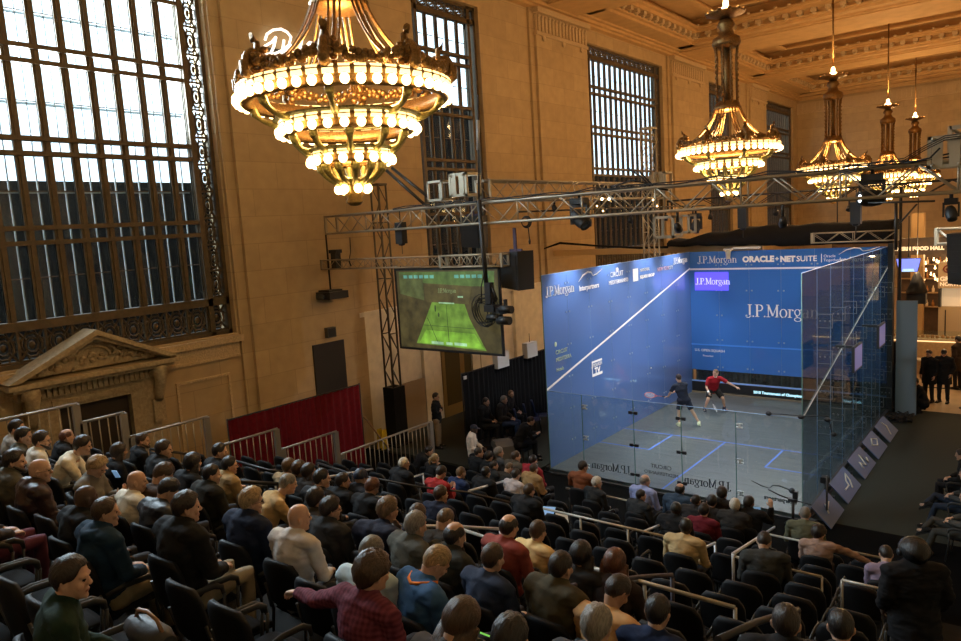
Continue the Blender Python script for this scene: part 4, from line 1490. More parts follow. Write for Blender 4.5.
tx('Hotels', .14, (LX, .5, 2.55), Y1, Z1_, M_pg, align='LEFT')
cpart(MB().box((LX - .004, 2.4, 2.02), (LX + .002, 3.0, 2.1)).box((LX - .004, 2.4, 2.42), (LX + .002, 3.0, 2.48)).box((LX - .004, 2.4, 2.1), (LX + .002, 2.44, 2.42)), 'logo_frame', M_wtext)
tx('SQUASH', .14, (LX, 2.46, 2.3), Y1, Z1_, align='LEFT')
tx('TV', .26, (LX, 2.55, 2.08), Y1, Z1_, align='LEFT', bold=.01)
# back wall lettering, reads correctly from inside the court so mirrored from here
st('J.P.Morgan', .205, (2.38, .004, .22), (-1, 0, 0), Z1_, M_dtext)
st('J.P.Morgan', .205, (4.87, .004, .25), (-1, 0, 0), Z1_, M_dtext)
tx('CIRCUIT', .14, (3.45, .004, .5), (-1, 0, 0), Z1_, M_dtext, align='LEFT')
tx('MEDITERRANEO', .12, (3.62, .004, .34), (-1, 0, 0), Z1_, M_dtext, align='LEFT')
wave_logo((6.30, .006, .22), (-1, 0, 0), Z1_, .75, 'Interpartners', M_dtext, .17)
# clamps: dark hinge plates on the door joints, bright ones elsewhere
dk, wh = MB(), MB()
for z in (.25, 1.0, 1.82):
    for x in (2.5, 3.72):
        for dx in (-.09, .09):
            dk.cbox((x + dx * .8, -.02, z), (.09, .04, .07))
        dk.cbox((x, -.025, z), (.2, .02, .025))
    for x in (1.05, 5.0):
        for dz in (-.04, .04):
            wh.cbox((x + .09, -.02, z + dz), (.14, .04, .025))
        wh.cbox((x + .09, -.02, z), (.03, .05, .11))
cpart(dk, 'door_hinges', M_black)
cpart(wh, 'glass_clamps', mat('bright_clamp', (.75, .8, .8), .3, .5))
cl = MB()
for k in range(1, 6):
    for z in (1.0, 2.0, 2.9, 3.8, 4.7):
        for dx in (-.09, .09):
            cl.cbox((6.4 * k / 6 + dx, 9.742, z), (.05, .02, .05))
for k in range(1, NP):
    for z in (.5, 1.4, 2.3, 3.2, 4.1, 4.9):
        for dy in (-.08, .08):
            cl.cbox((.006, 9.75 * k / NP + dy, z), (.012, .045, .045))
cpart(cl, 'wall_clamps', mat('grey_clamp', (.25, .35, .5), .4, .3))
# glass fins with bracket rows on the outside of the right wall
M_fin = glass_mat('fin_glass', (.93, .96, .96), (.2, .25, .28), .01, .006, .02)
M_brk = mat('bracket_grey', (.14, .15, .15), .4, .4)
for k in range(1, NP):
    y = 9.75 * k / NP
    f = cpart(MB().box((6.415, y - .006, .5), (6.72, y + .006, GH - .6)), 'glass_fin', M_fin)
    for z in (.7, 1.5, 2.3, 3.1, 3.9):
        br = MB()
        for zz in (z, z + .3):
            br.box((6.415, y - .02, zz - .005), (6.72, y - .01, zz + .005))
        br.box((6.71, y - .02, z), (6.722, y - .008, z + .3))
        for q in range(3):
            br.cbox((6.47 + q * .1, y - .018, z + .15), (.03, .02, .03))
        br.build('fin_bracket', M_brk, f)
cpart(MB().box((6.415, 9.6, -.05), (6.56, 9.9, 5.3)), 'dark_corner_post', M_black)
cpart(MB().box((-.14, 9.6, -.05), (-.02, 9.9, 5.2)), 'rear_post', M_dsteel)
cpart(MB().box((6.412, -.1, -.05), (6.5, 9.7, .06)), 'base_rail', M_dsteel)
cpart(MB().box((-.1, -.1, -.05), (-.012, 9.7, .06)), 'base_rail', M_dsteel)

# black drape hung over the lighting frame behind the front wall
rnd = random.Random(11)
mb = MB()
n = 44
rows = []
for i in range(n + 1):
    x = -.9 + i * (7.4 / n)
    s = mnoise.noise(Vector((x * 1.3, 0, 0))) * .14
    ztop = 5.62 + .32 * min(1, max(0, (x + .6) / 2.4)) + s * .7
    zb = 5.40 - .10 * min(1, max(0, (x - 1) / 3)) + mnoise.noise(Vector((x * 2, 5, 0))) * .05
    if x > 3: zb = 5.3 + mnoise.noise(Vector((x * 2, 5, 0))) * .03
    rows.append([mb.bm.verts.new(q) for q in ((x, 9.85, zb), (x, 9.8 + s * .5, (zb + ztop) / 2), (x, 10.0, ztop), (x, 10.9, ztop + .06), (x, 11.4, ztop - .1), (x, 11.4, zb + .1), (x, 10.9, zb + .05))])
for a, b in zip(rows, rows[1:]):
    for k in range(7):
        f = mb.face((a[k], b[k], b[(k + 1) % 7], a[(k + 1) % 7]))
        if f: f.smooth = True
mb.face(rows[0]); mb.face(list(reversed(rows[-1])))
o = mb.build('cloth_drape', M_blackcloth)
tag(o, 'long black cloth drape bundled above the front wall of the court', 'drape')
# sagging black cloth swag to the left
o = MB().tube([at(*p) for p in ((540, 250, 1, 9.9), (560, 243, 1, 9.9), (600, 246, 1, 9.9), (640, 248, 1, 9.9), (668, 247, 1, 9.9))], [.02, .04, .03, .035, .04], 8, flat=1.2).build('cloth_swag', M_blackcloth)
tag(o, 'thin rolled black cloth swag left of the long drape, above the blue side wall', 'drape')
# tan header board across the back, with a light ledge of small white things
o = MB().box((-6.4, 10.4, 5.16), (2.4, 10.52, 5.40)).build('header_board', mat('tan_header', (.75, .52, .26), .7))
tag(o, 'long tan header board just above the top of the blue walls', 'board')
# camera housings on the front wall top
for i, (px, py) in enumerate(((728, 250), (877, 256))):
    p = at(px, py, 1, 9.6)
    t = thing('court_camera', ['white camera housing hanging over the front wall near the small bank name', 'white camera housing hanging over the front wall at its far right'][i], 'camera', p, 0, 'camera housings on the front wall')
    MB().lathe([(0, 0), (.11, 0), (.12, -.04), (.09, -.08), (.07, -.3), (.05, -.32), (0, -.32)], 16).build('housing', mat('cream_plastic', (.8, .72, .55), .4), t)
    MB().box((-.15, -.05, -.0), (.15, .08, .05)).build('bracket', M_white, t)
p = at(738, 249, 1, 9.7)
t = thing('floodlight', 'flat white floodlight on the frame above the front wall', 'light', p, 0)
MB().box((-.15, -.1, 0), (.75, .1, .07)).build('housing', M_white, t)
MB().box((-.13, -.08, -.02), (.73, .08, 0)).build('lens', M_dsteel, t)

# black pleated sheet added to stand for the darkness behind the clear strip
mb = MB()
A = []
for i in range(90):
    x = -.6 + i * .082
    y = 11.6 + .04 * math.sin(i * 1.7)
    A.append([mb.bm.verts.new(p) for p in ((x, y, FZ), (x, y, 1.9), (x, y + .02, 1.9), (x, y + .02, FZ))])
for a, b in zip(A, A[1:]):
    for k in range(4): mb.face((a[k], b[k], b[(k + 1) % 4], a[(k + 1) % 4]))
o = mb.build('dark_gap_backing', M_blackcloth)
tag(o, 'low black backing added for the darkness in the gap under the blue front wall', 'curtain')
# ============================================================ trusses and hung gear
def truss(label, p0, p1, w, h, up=(0, 0, 1), step=.5, m=M_steel, r=.03, name='lighting_truss', group=None, cat='truss'):
    """box truss from p0 to p1; four chords, zigzag lacing on every side, end frames"""
    p0, p1 = Vector(p0), Vector(p1)
    L = (p1 - p0).length
    d = (p1 - p0) / L
    upv = Vector(up)
    s = d.cross(upv).normalized()
    u = s.cross(d).normalized()
    M = Matrix((d, s, u)).transposed().to_4x4()
    t = thing(name, label, cat, p0, 0, group)
    t.rotation_euler = M.to_euler()
    cm = MB().tube([(0, 0, 0), (L, 0, 0)], r, 8).mesh('chord', [m])
    for a in (-1, 1):
        for b in (-1, 1):
            link('chord', cm, None, t, (0, a * w / 2, b * h / 2))
    n = max(2, int(L / step))
    c = MB()
    for i in range(n):
        x0, x1 = L * i / n, L * (i + 1) / n
        k = 1 if i % 2 else -1
        for a in (-1, 1):
            c.tube([(x0, a * w / 2, -k * h / 2), (x1, a * w / 2, k * h / 2)], r * .5, 5)
            c.tube([(x0, -k * w / 2, a * h / 2), (x1, k * w / 2, a * h / 2)], r * .5, 5)
        if i % 3 == 0:
            for a in (-1, 1):
                c.tube([(x0, a * w / 2, -h / 2), (x0, a * w / 2, h / 2)], r * .6, 5)
    c.build('lacing', m, t)
    e = MB()
    for x in (0, L):
        e.box((x - .03, -w / 2 - r, -h / 2 - r), (x + .03, -w / 2 + r, h / 2 + r)).box((x - .03, w / 2 - r, -h / 2 - r), (x + .03, w / 2 + r, h / 2 + r))
        e.box((x - .03, -w / 2, h / 2 - r), (x + .03, w / 2, h / 2 + r)).box((x - .03, -w / 2, -h / 2 - r), (x + .03, w / 2, -h / 2 + r))
    e.build('end_frame', m, t)
    return t


def corner_block(label, c, s, m, group='truss corner blocks'):
    t = thing('truss_corner_block', label, 'truss block', c, 0, group)
    fr = MB()
    h = s / 2
    b = s * .11
    for a in (-1, 1):
        for e in (-1, 1):
            fr.cbox((a * (h - b / 2), e * (h - b / 2), 0), (b, b, s))
            fr.cbox((a * (h - b / 2), 0, e * (h - b / 2)), (b, s, b))
            fr.cbox((0, a * (h - b / 2), e * (h - b / 2)), (s, b, b))
    fr.build('frame', m, t)
    pl = MB()
    for a in (-1, 1) if m == M_csteel else ():
        pl.cbox((a * h * .45, -h, 0), (s * .28, .02, s * .95))
        for z in (-1, 1):
            pl.ell((a * h * .7, -h - .02, z * h * .8), (.03, .03, .03), nu=6, nv=4)
    if m == M_csteel: pl.build('plate', m, t)
    return t


TY = -2.0
M_csteel = mat('cream_painted_steel', (.36, .31, .22), .45, .3)
tb = truss('long truss spanning the picture from the projector to the black spotlight', (-5.75, TY, 6.87), (11.5, TY, 6.87), .42, .48, step=.55)
truss('upper truss running away above the black lamp, over the left court wall', (-.5, TY + .4, 7.42), (-.5, 8.9, 7.42), .42, .48, step=.62)
truss('truss running away at the right edge of the picture, above the big speaker', (9.3, TY + .4, 7.42), (9.3, 8.9, 7.42), .42, .48, step=.62)
truss('thin truss above the green screen, ending over the projector', (-6.2, TY, 5.75), (-1.6, TY, 5.75), .25, .26, step=.3, r=.018)
truss('short whitish end of the thin truss, above the green screen', (-1.55, TY - .02, 5.75), (.35, TY - .02, 5.75), .27, .28, step=.2, r=.02, m=M_csteel)
truss('upright truss tower beside the green screen, standing on a black base', (-5.5, -.3, 1.8), (-5.5, -.3, 8.0), .32, .32, up=(0, 1, 0), step=.55, m=mat('dark_galvanised', (.13, .115, .09), .5, .6), name='truss_tower')
truss('upright truss tower rising behind the far end of the upper truss', (-.75, 8.2, FZ), (-.75, 8.2, 9.6), .4, .4, up=(0, 1, 0), step=.5, name='truss_tower')
truss('far cross truss above the black drape, behind the court', (-.5, 9.3, 6.9), (9.3, 9.3, 6.9), .35, .35, step=.6, m=M_dsteel)
truss('small pale truss seen over the right end of the blue front wall', (4.3, 9.4, 5.55), (6.7, 9.4, 5.55), .25, .3, step=.35, m=M_csteel, r=.018)
truss('short pale truss at the right edge, above the food hall', (8.2, 5, 5.65), (10.6, 5, 5.65), .3, .36, step=.4, m=M_csteel)
o = MB().box((-5.72, -.55, -.1), (-5.26, -.05, 1.82)).box((-5.8, -.62, -.1), (-5.18, .02, .02)).build('tower_base_cover', M_blackcloth)
tag(o, 'tall black cloth covered base under the truss tower', 'tower base')
corner_block('cream corner block on the near end of the upper truss', at(465, 185, 1, TY), .56, M_csteel)
corner_block('grey open corner block left of the cream one, on the long truss', at(441, 191, 1, TY), .5, M_steel)
corner_block('cream corner block at the right edge with black cables over it', at(948, 152, 1, TY), .5, M_csteel)
corner_block('small pale block at the far end of the upper truss', at(661, 181, 0, -.5), .62, M_csteel)
corner_block('open grey box block hanging under the long truss, above the blue wall corner', at(668, 227, 1, .5), .52, M_steel)
corner_block('smaller grey box block just right of the open one, under the long truss', at(684, 224, 1, 1.6), .46, M_steel)
# cables over the long truss
cb = MB()
for dz in (0, .05):
    cb.tube([Vector((x, TY - .24, 7.15 + dz * (1 if k % 2 else .3) + .02 * math.sin(x * 5))) for k, x in enumerate([-3 + i * .45 for i in range(28)])], .013, 6)
o = cb.build('cable_run', M_rubber)
tag(o, 'black cables lying along the top of the long truss', 'cable')
pts = [at(*p) for p in ((840, 175, 1, TY - .25), (870, 168, 1, TY - .3), (905, 172 - 10, 1, TY - .3), (925, 150, 1, TY - .3), (945, 140, 1, TY - .3), (970, 137, 1, TY - .3))]
cb = MB()
for k in range(3):
    cb.tube([q + Vector((0, -.02 * k, .03 * k)) for q in pts], .008, 6)
cb.tube([at(*p) for p in ((905, 163, 1, TY - .3), (930, 158, 1, TY - .3), (940, 148, 1, TY - .3))], .014, 6)
o = cb.build('cable_loom', M_rubber)
tag(o, 'thick black cable loom rising over the right corner block', 'cable')
cb = MB()
for (a, b, c) in (((628, 168), (640, 176), (652, 188)), ((640, 172), (655, 188), (668, 190)), ((612, 187), (632, 180), (650, 184))):
    cb.tube([at(*a, 1, TY - .1), at(*b, 1, TY - .2), at(*c, 1, TY - .2)], .018, 6)
o = cb.build('cable_loom', M_rubber)
tag(o, 'black cables dropping from the far end of the upper truss to the long truss', 'cable')
# two long dark stays from the corner block up behind the near chandelier
for k, (a, b) in enumerate((((386, 170), (424, 204)), ((392, 168), (432, 200)))):
    o = MB().tube([at(*a, 1, TY), at(*b, 1, TY)], .04, 6).build('stay_rod', M_dsteel)
    tag(o, ['left one of the two slanting black stays right of the near chandelier tip', 'right one of the two slanting black stays right of the near chandelier tip'][k], 'stay', 'slanting stays')
# lamp bar: little amber pilots on the truss
for k, (px, py, r) in enumerate(((602, 199, .03), (609, 199, .03), (597, 206, .018), (603, 211, .018), (653, 200, .018), (657, 206, .018))):
    o = MB().ell(at(px, py, 1, TY + .1), (r, r, r), nu=8, nv=6).build('indicator_lamp', M_bulb)
    tag(o, ['left of the two bright amber pilot lamps in the long truss', 'right of the two bright amber pilot lamps in the long truss', 'small amber pilot lamp lower left inside the long truss', 'lowest small amber pilot lamp inside the long truss', 'upper small pilot lamp near the vertical of the long truss', 'lower small pilot lamp near the vertical of the long truss'][k], 'lamp', 'pilot lamps in the long truss')


def moving_head(label, p, aim, lit=False, s=1.0, top=None):
    t = thing('moving_head_light', label, 'stage light', p, 0, 'moving head lights on the truss')
    aim = Vector(aim).normalized()
    q = aim.to_track_quat('Z', 'Y').to_matrix()
    body = MB()
    prof = [(0, -.24), (.1, -.23), (.15, -.14), (.17, 0), (.16, .14), (.13, .2), (.14, .25), (.12, .25), (0, .2)]
    body.lathe([(a * s, b * s) for a, b in prof], 20)
    for v in body.bm.verts: v.co = q @ v.co
    h = body.build('lamp_head', M_black, t)
    ln_ = MB().ell((0, 0, 0), (.105 * s, .105 * s, .03 * s), nu=16, nv=6)
    for v in ln_.bm.verts: v.co = q @ (v.co + Vector((0, 0, .215 * s)))
    ln_.build('lens', mat('lit_lens', (.9, .95, 1), .2, emit=(.85, .93, 1), estr=5, sample=False) if lit else mat('dark_lens', (.05, .06, .07), .08), h)
    y = MB().box((-.23 * s, -.05 * s, -.12 * s), (-.18 * s, .05 * s, .3 * s)).box((.18 * s, -.05 * s, -.12 * s), (.23 * s, .05 * s, .3 * s)).box((-.23 * s, -.06 * s, .26 * s), (.23 * s, .06 * s, .34 * s))
    y.build('yoke', M_black, t)
    b = MB().box((-.18 * s, -.13 * s, .34 * s), (.18 * s, .13 * s, .47 * s))
    b.tube([(0, 0, .47 * s), (0, 0, .62 * s)], .03, 6)
    b.build('base_box', M_black, t)
    return t


moving_head('black lamp hanging head-down under the long truss, left of the court corner', at(580, 219, 1, TY), (.6, -.2, -.5), s=.95)
moving_head('black spotlight with a lit white lens on the right of the long truss', at(872, 198, 1, TY), (-.85, -.6, .02), True, .85)
moving_head('small black moving head lamp at the right edge under the truss', at(951, 213, 1, TY), (.2, -.5, -.8), s=.5)
moving_head('small black lamp behind the long truss above the drape, beside the grey box', at(696, 226, 1, 4.0), (0, -.3, -1), s=.75)
# crossbar under the spotlight
o = MB().tube([at(868, 203, 1, TY - .2), at(935, 201, 1, TY - .2)], .018, 6).tube([at(896, 202, 1, TY - .1), at(896, 250, 1, TY - .1)], .026, 6).tube([at(917, 204, 1, TY - .1), at(898, 225, 1, TY - .1)], .016, 6).build('lamp_bracket', M_dsteel)
tag(o, 'dark metal bracket with a slanting brace under the spotlight', 'bracket')
# small hanging chain motors
for k, (px, py, Y) in enumerate(((401, 233, TY), (743, 218, 5), (856, 213, 5))):
    p = at(px, py, 1, Y)
    t = thing('chain_hoist', ['small black chain hoist hanging over the green screen', 'small black chain hoist seen under the truss, left of centre over the drape', 'small black chain hoist hanging just left of the lit spotlight'][k], 'hoist', p, 0, 'chain hoists')
    MB().box((-.12, -.1, -.28), (.12, .1, .28)).lathe([(0, -.34), (.08, -.32), (.1, -.26), (0, -.26)], 10).build('motor', M_black, t)
    MB().tube([(0, 0, .28), (0, 0, .6)], .015, 5).build('chain', M_dsteel, t)
    MB().tube([(0, 0, -.3), (0, 0, -.55)], .012, 5).build('chain', M_dsteel, t)


def speaker(label, c, d, rz=0, strap=None, name='hung_speaker'):
    t = thing(name, label, 'speaker', c, rz, 'hung black speakers')
    w, e, h = d
    M = Matrix(((1, 0, 0, 0), (0, 0, 1, 0), (0, 1, 0, 0), (0, 0, 0, 1)))
    mb = MB().prism([(-w / 2, -h / 2), (w / 2, -h / 2 - .06), (w / 2 + .03, h / 2), (-w / 2 - .03, h / 2 - .02)], -e / 2, e / 2, M)
    mb.build('cabinet', M_black, t)
    g = MB()
    for k in range(6):
        z = -h / 2 + .08 + k * (h - .16) / 6
        g.box((-w / 2 + .03, -e / 2 - .015, z), (w / 2 - .03, -e / 2, z + (h - .2) / 6))
    g.build('grille', mat('speaker_grille', (.02, .02, .022), .7), t)
    if strap:
        MB().box((-.05, -.03, h / 2), (.05, .0, h / 2 + strap)).box((-w * .35, -.02, h / 2 - .02), (w * .35, .02, h / 2 + .05)).build('hanging_strap', mat('violet_strap', (.07, .05, .09), .8), t)
    return t


speaker('black speaker box hung by a strap between green screen and blue court wall', at(517, 269, 1, -1.6), (.62, .5, .86), -.25, .55)
speaker('black speaker in shadow under the long truss, above the green screen', at(474, 231, 1, -.5), (.55, .5, .8), .2, .3)
speaker('large black speaker cut by the right edge of the picture', at(971, 257, 1, -1.2), (.55, .5, .85), -.1)
# camera crane pole with a remote head
pB = at(479, 60, 1, TY - .35)
t = thing('hanging_camera_rig', 'black remote camera rig with coiled cables hanging in front of the green screen', 'camera rig', (pB.x, TY - .35, 6.9), 0)
P0 = Vector((pB.x, TY - .35, 6.9))
rel = lambda px, py, dy=0: at(px, py, 1, TY - .35 + dy) - P0
MB().tube([rel(478, 95), rel(479, 205)], .022, 8).tube([rel(479, 200), rel(488, 305)], .055, 8).build('pole', M_black, t)
MB().tube([rel(478, 120), rel(478, 150)], .035, 6).build('pole_tip', mat('grey_rod', (.3, .3, .3), .5, .5), t)
h = MB()
c = rel(492, 308)
h.cbox(c, (.3, .25, .16)).cbox(c + Vector((.25, 0, -.05)), (.35, .2, .14)).cbox(c + Vector((-.05, 0, .35)), (.16, .16, .5)).cbox(c + Vector((.4, 0, .06)), (.05, .1, .3)).cbox(c + Vector((.05, 0, .1)), (.04, .1, .3))
h.tube([c + Vector((-.1, 0, .5)), c + Vector((.12, 0, .15))], .04, 6).tube([c + Vector((.0, 0, .6)), c + Vector((.2, -.05, .2))], .03, 6)
h.build('remote_head', M_black, t)
b = MB()
for dx, dz, r in ((.5, -.02, .09), (.42, -.28, .1), (.12, -.22, .08)):
    M = Matrix.Rotation(PI / 2, 3, 'X')
    bb = c + Vector((dx, -.05, dz))
    b.tube([bb + Vector((-.22, 0, 0)), bb + Vector((.12, 0, 0))], [r, r], 12)
b.build('camera_body', M_black, t)
b = MB()
for k in range(8):
    rr = .22 + .035 * (k % 4)
    cc = c + Vector((-.32 + .05 * (k % 3), -.05 + .03 * k, -.12 + .05 * (k % 2)))
    b.tube([cc + Vector((rr * math.cos(a), .03 * math.sin(a * 2), rr * 1.2 * math.sin(a))) for a in [q * 2 * PI / 14 for q in range(15)]], .012, 4)
b.tube([c + Vector((-.1, -.05, .9)), c + Vector((-.25, -.05, .5)), c + Vector((-.3, 0, .1))], .015, 5)
b.build('coiled_cable', M_rubber, t)
# cable loops hanging under the truss
b = MB()
cc = at(525, 222, 1, TY)
for k in range(4):
    rr = .1 + .012 * k
    b.tube([cc + Vector((rr * math.cos(a), .02 * k, rr * math.sin(a))) for a in [q * 2 * PI / 14 for q in range(15)]], .012, 4)
b.tube([cc + Vector((.08, 0, -.08)), cc + Vector((.1, 0, -.4))], .012, 5).ell(cc + Vector((.1, 0, -.45)), (.03, .03, .07), nu=6, nv=4)
o = b.build('cable_coil', M_rubber)
tag(o, 'small coil of black cable hanging under the long truss above the speaker', 'cable')
# projector on a drop arm
p = at(331, 294, 1, TY)
t = thing('projector', 'flat black projector hanging on a drop arm at the left truss end', 'projector', p, 0)
MB().box((-.42, -.35, -.13), (.36, .35, .08)).box((-.28, -.25, .08), (.22, .25, .13)).build('housing', M_black, t)
MB().box((-.3, -.36, -.12), (-.12, -.35, 0)).tube([(.1, -.36, -.04), (.1, -.44, -.04)], .08, 12).build('lens', mat('dark_lens', (.05, .06, .07), .08), t)
MB().tube([(-.0, 0, .1), (-.0, 0, 1.75), (.35, 0, 1.75)], .03, 6).build('drop_arm', M_dsteel, t)
MB().box((.25, -.1, .75), (.45, .1, 1.25)).box((.2, -.12, 1.18), (.5, .12, 1.28)).build('control_box', M_black, t)
MB().tube([(.45, 0, 1.2), (.6, 0, .95), (.9, 0, .95), (1.0, 0, 1.2), (1.02, 0, 1.6)], .012, 5).tube([(.9, 0, .95), (.97, 0, .8)], .02, 5).build('cable', M_rubber, t)

# ------------------------------------------------------------ projection screen (flat picture of the court)
SY = TY - .12
c00, c10 = at(398, 346, 1, SY), at(500, 353, 1, SY)
xl, xr = at(398, 300, 1, SY).x, at(499, 300, 1, SY).x
zb, zt = at(450, 350, 1, SY).z, at(450, 270, 1, SY).z
W, H = xr - xl, zt - zb
t = thing('projection_screen', 'hanging projection screen showing a green tinted court picture', 'screen', ((xl + xr) / 2, SY, zb))


def quadmb(mb, pts, y, th=.004):
    M = Matrix(((1, 0, 0, 0), (0, 0, 1, 0), (0, 1, 0, 0), (0, 0, 0, 1)))
    mb.prism([(a * W - W / 2, b * H) for a, b in pts], y - th, y, M)


def emi(n, c, s):
    if n in MATS: return MATS[n]
    m = mat(n, (c[0] * .3, c[1] * .3, c[2] * .3), .6, emit=c, estr=s, sample=False)
    nt = m.node_tree
    no = nt.nodes.new('ShaderNodeTexNoise')
    no.inputs['Scale'].default_value = 3.5
    no.inputs['Detail'].default_value = 8
    tc = nt.nodes.new('ShaderNodeTexCoord')
    nt.links.new(tc.outputs['Object'], no.inputs['Vector'])
    rp = nt.nodes.new('ShaderNodeValToRGB')
    rp.color_ramp.elements[0].position = .32
    rp.color_ramp.elements[1].position = .68
    rp.color_ramp.elements[0].color = (c[0] * .45, c[1] * .45, c[2] * .5, 1)
    rp.color_ramp.elements[1].color = (c[0] * 1.35, c[1] * 1.35, c[2] * 1.3, 1)
    nt.links.new(no.outputs['Fac'], rp.inputs['Fac'])
    nt.links.new(rp.outputs['Color'], nt.nodes['Principled BSDF'].inputs['Emission Color'])
    return m


M_s_dark = emi('picture_olive', (.065, .052, .02), 1)
b = MB().box((-W / 2 - .06, .0, -.06), (W / 2 + .06, .05, 0)).box((-W / 2 - .06, 0, H), (W / 2 + .06, .05, H + .06)).box((-W / 2 - .06, 0, 0), (-W / 2, .05, H)).box((W / 2, 0, 0), (W / 2 + .06, .05, H))
b.build('border', M_black, t)
MB().box((-W / 2, .01, 0), (W / 2, .03, H)).build('picture', M_s_dark, t)
pc = t.children[-1]
for nm, pts, col, s in (('picture_floor', [(.17, .06), (.86, .02), (.72, .40), (.68, .58), (.36, .60)], (.13, .24, .035), 1),
                        ('picture_floor_glow', [(.2, .07), (.84, .04), (.76, .22), (.28, .24)], (.20, .42, .045), 1),
                        ('picture_back_wall', [(.3, .60), (.72, .58), (.76, .80), (.28, .84)], (.085, .07, .025), 1),
                        ('picture_wall_top', [(.04, .80), (.96, .80), (.97, .98), (.03, .98)], (.085, .14, .035), 1),
                        ('picture_left_wall', [(.03, .7), (.28, .62), (.28, .92), (.03, .96)], (.085, .10, .035), 1)):
    y = {'picture_floor': .008, 'picture_floor_glow': .004, 'picture_back_wall': .007, 'picture_wall_top': .009, 'picture_left_wall': .008}[nm]
    mb = MB()
    quadmb(mb, pts, y)
    mb.build(nm, emi(nm + '_green', col, s), pc)
mb = MB()
for k in range(6):
    x = .08 + k * .055
    quadmb(mb, [(x, .9), (x + .04, .9), (x + .04, .94), (x, .94)], .003)
    x = .6 + k * .055
    quadmb(mb, [(x, .9), (x + .04, .9), (x + .04, .94), (x, .94)], .003)
mb.build('picture_lights', emi('picture_teal', (.12, .35, .28), 1), pc)
mb = MB()
for (a, b_) in ((.33, .45), (.48, .54), (.56, .68)):
    quadmb(mb, [(a, .065), (b_, .06), (b_, .095), (a, .10)], .0)
quadmb(mb, [(.43, .585), (.58, .58), (.58, .595), (.43, .60)], .003)
quadmb(mb, [(.62, .66), (.67, .66), (.67, .68), (.62, .68)], .003)
mb.build('picture_captions', emi('picture_mint', (.35, .6, .35), 1), pc)
mb = MB()
for q in ([(.3, .4), (.305, .4), (.40, .08), (.395, .08)], [(.25, .3), (.76, .28), (.76, .285), (.25, .305)], [(.5, .57), (.503, .57), (.51, .1), (.505, .1)]):
    quadmb(mb, q, .002)
mb.ell((-.11 * W, .0, .52 * H), (.03, .004, .09), nu=8, nv=6).ell((-.08 * W, .0, .44 * H), (.03, .004, .06), nu=8, nv=6)
mb.build('picture_lines', emi('picture_dark_green', (.035, .06, .02), 1), pc)
serif_text('picture_lettering', 'J.P.Morgan', .11, (-.24, .004, .72 * H), X1, Z1_, emi('picture_soft_green', (.2, .28, .12), 1), pc, depth=.003)
MB().tube([(-W / 2 + .1, .03, H + .05), (-W / 2 + .1, .1, H + .12)], .015, 5).tube([(W / 2 - .1, .03, H + .05), (W / 2 - .1, .1, H + .12)], .015, 5).build('hanging_clip', M_dsteel, t)
# ============================================================ the seating
def row_y(k): return -3.1 - .9 * k


def tier_z(k): return -.1 + .3 * k


NR = 14
gs = thing('grandstand', 'black stepped seating stand facing the court, rows climbing to the camera', 'grandstand', (3.5, -3.1, FZ))
M_tier = mat('black_stage_deck', (.012, .011, .010), .8, noise=.2, nscale=6, spec=.15)
M_riser = cloth((.010, .010, .011), 'black_skirt', .95)
for k in range(1, NR + 1):
    y = row_y(k)
    MB().box((-2.45 - 3.5, y - .45 + 3.1, max(0, tier_z(k) - .34 - FZ)), (9.75 - 3.5, y + .45 + 3.1, tier_z(k) - FZ)).build('tier', M_tier, gs)
MB().box((-2.48 - 3.5, -12.8, 0), (-2.44 - 3.5, -.45, .0 + .2)).build('side_skirt', M_riser, gs)
# side platform left of the court
o = MB().box((-6.2, -.9, FZ), (-.3, 9.4, -.03)).build('side_platform', M_carpet)
tag(o, 'low dark carpeted platform left of the court, where the standing man is', 'platform')

# ------------------------------------------------------------ chair
M_seat = cloth((.010, .010, .011), 'black_upholstery', .8)
M_seat.node_tree.nodes['Principled BSDF'].inputs['Specular IOR Level'].default_value = .08
M_plas = mat('black_plastic_shell', (.006, .006, .007), .65, spec=.3)
M_arm = mat('grey_arm', (.045, .044, .042), .5, .2)


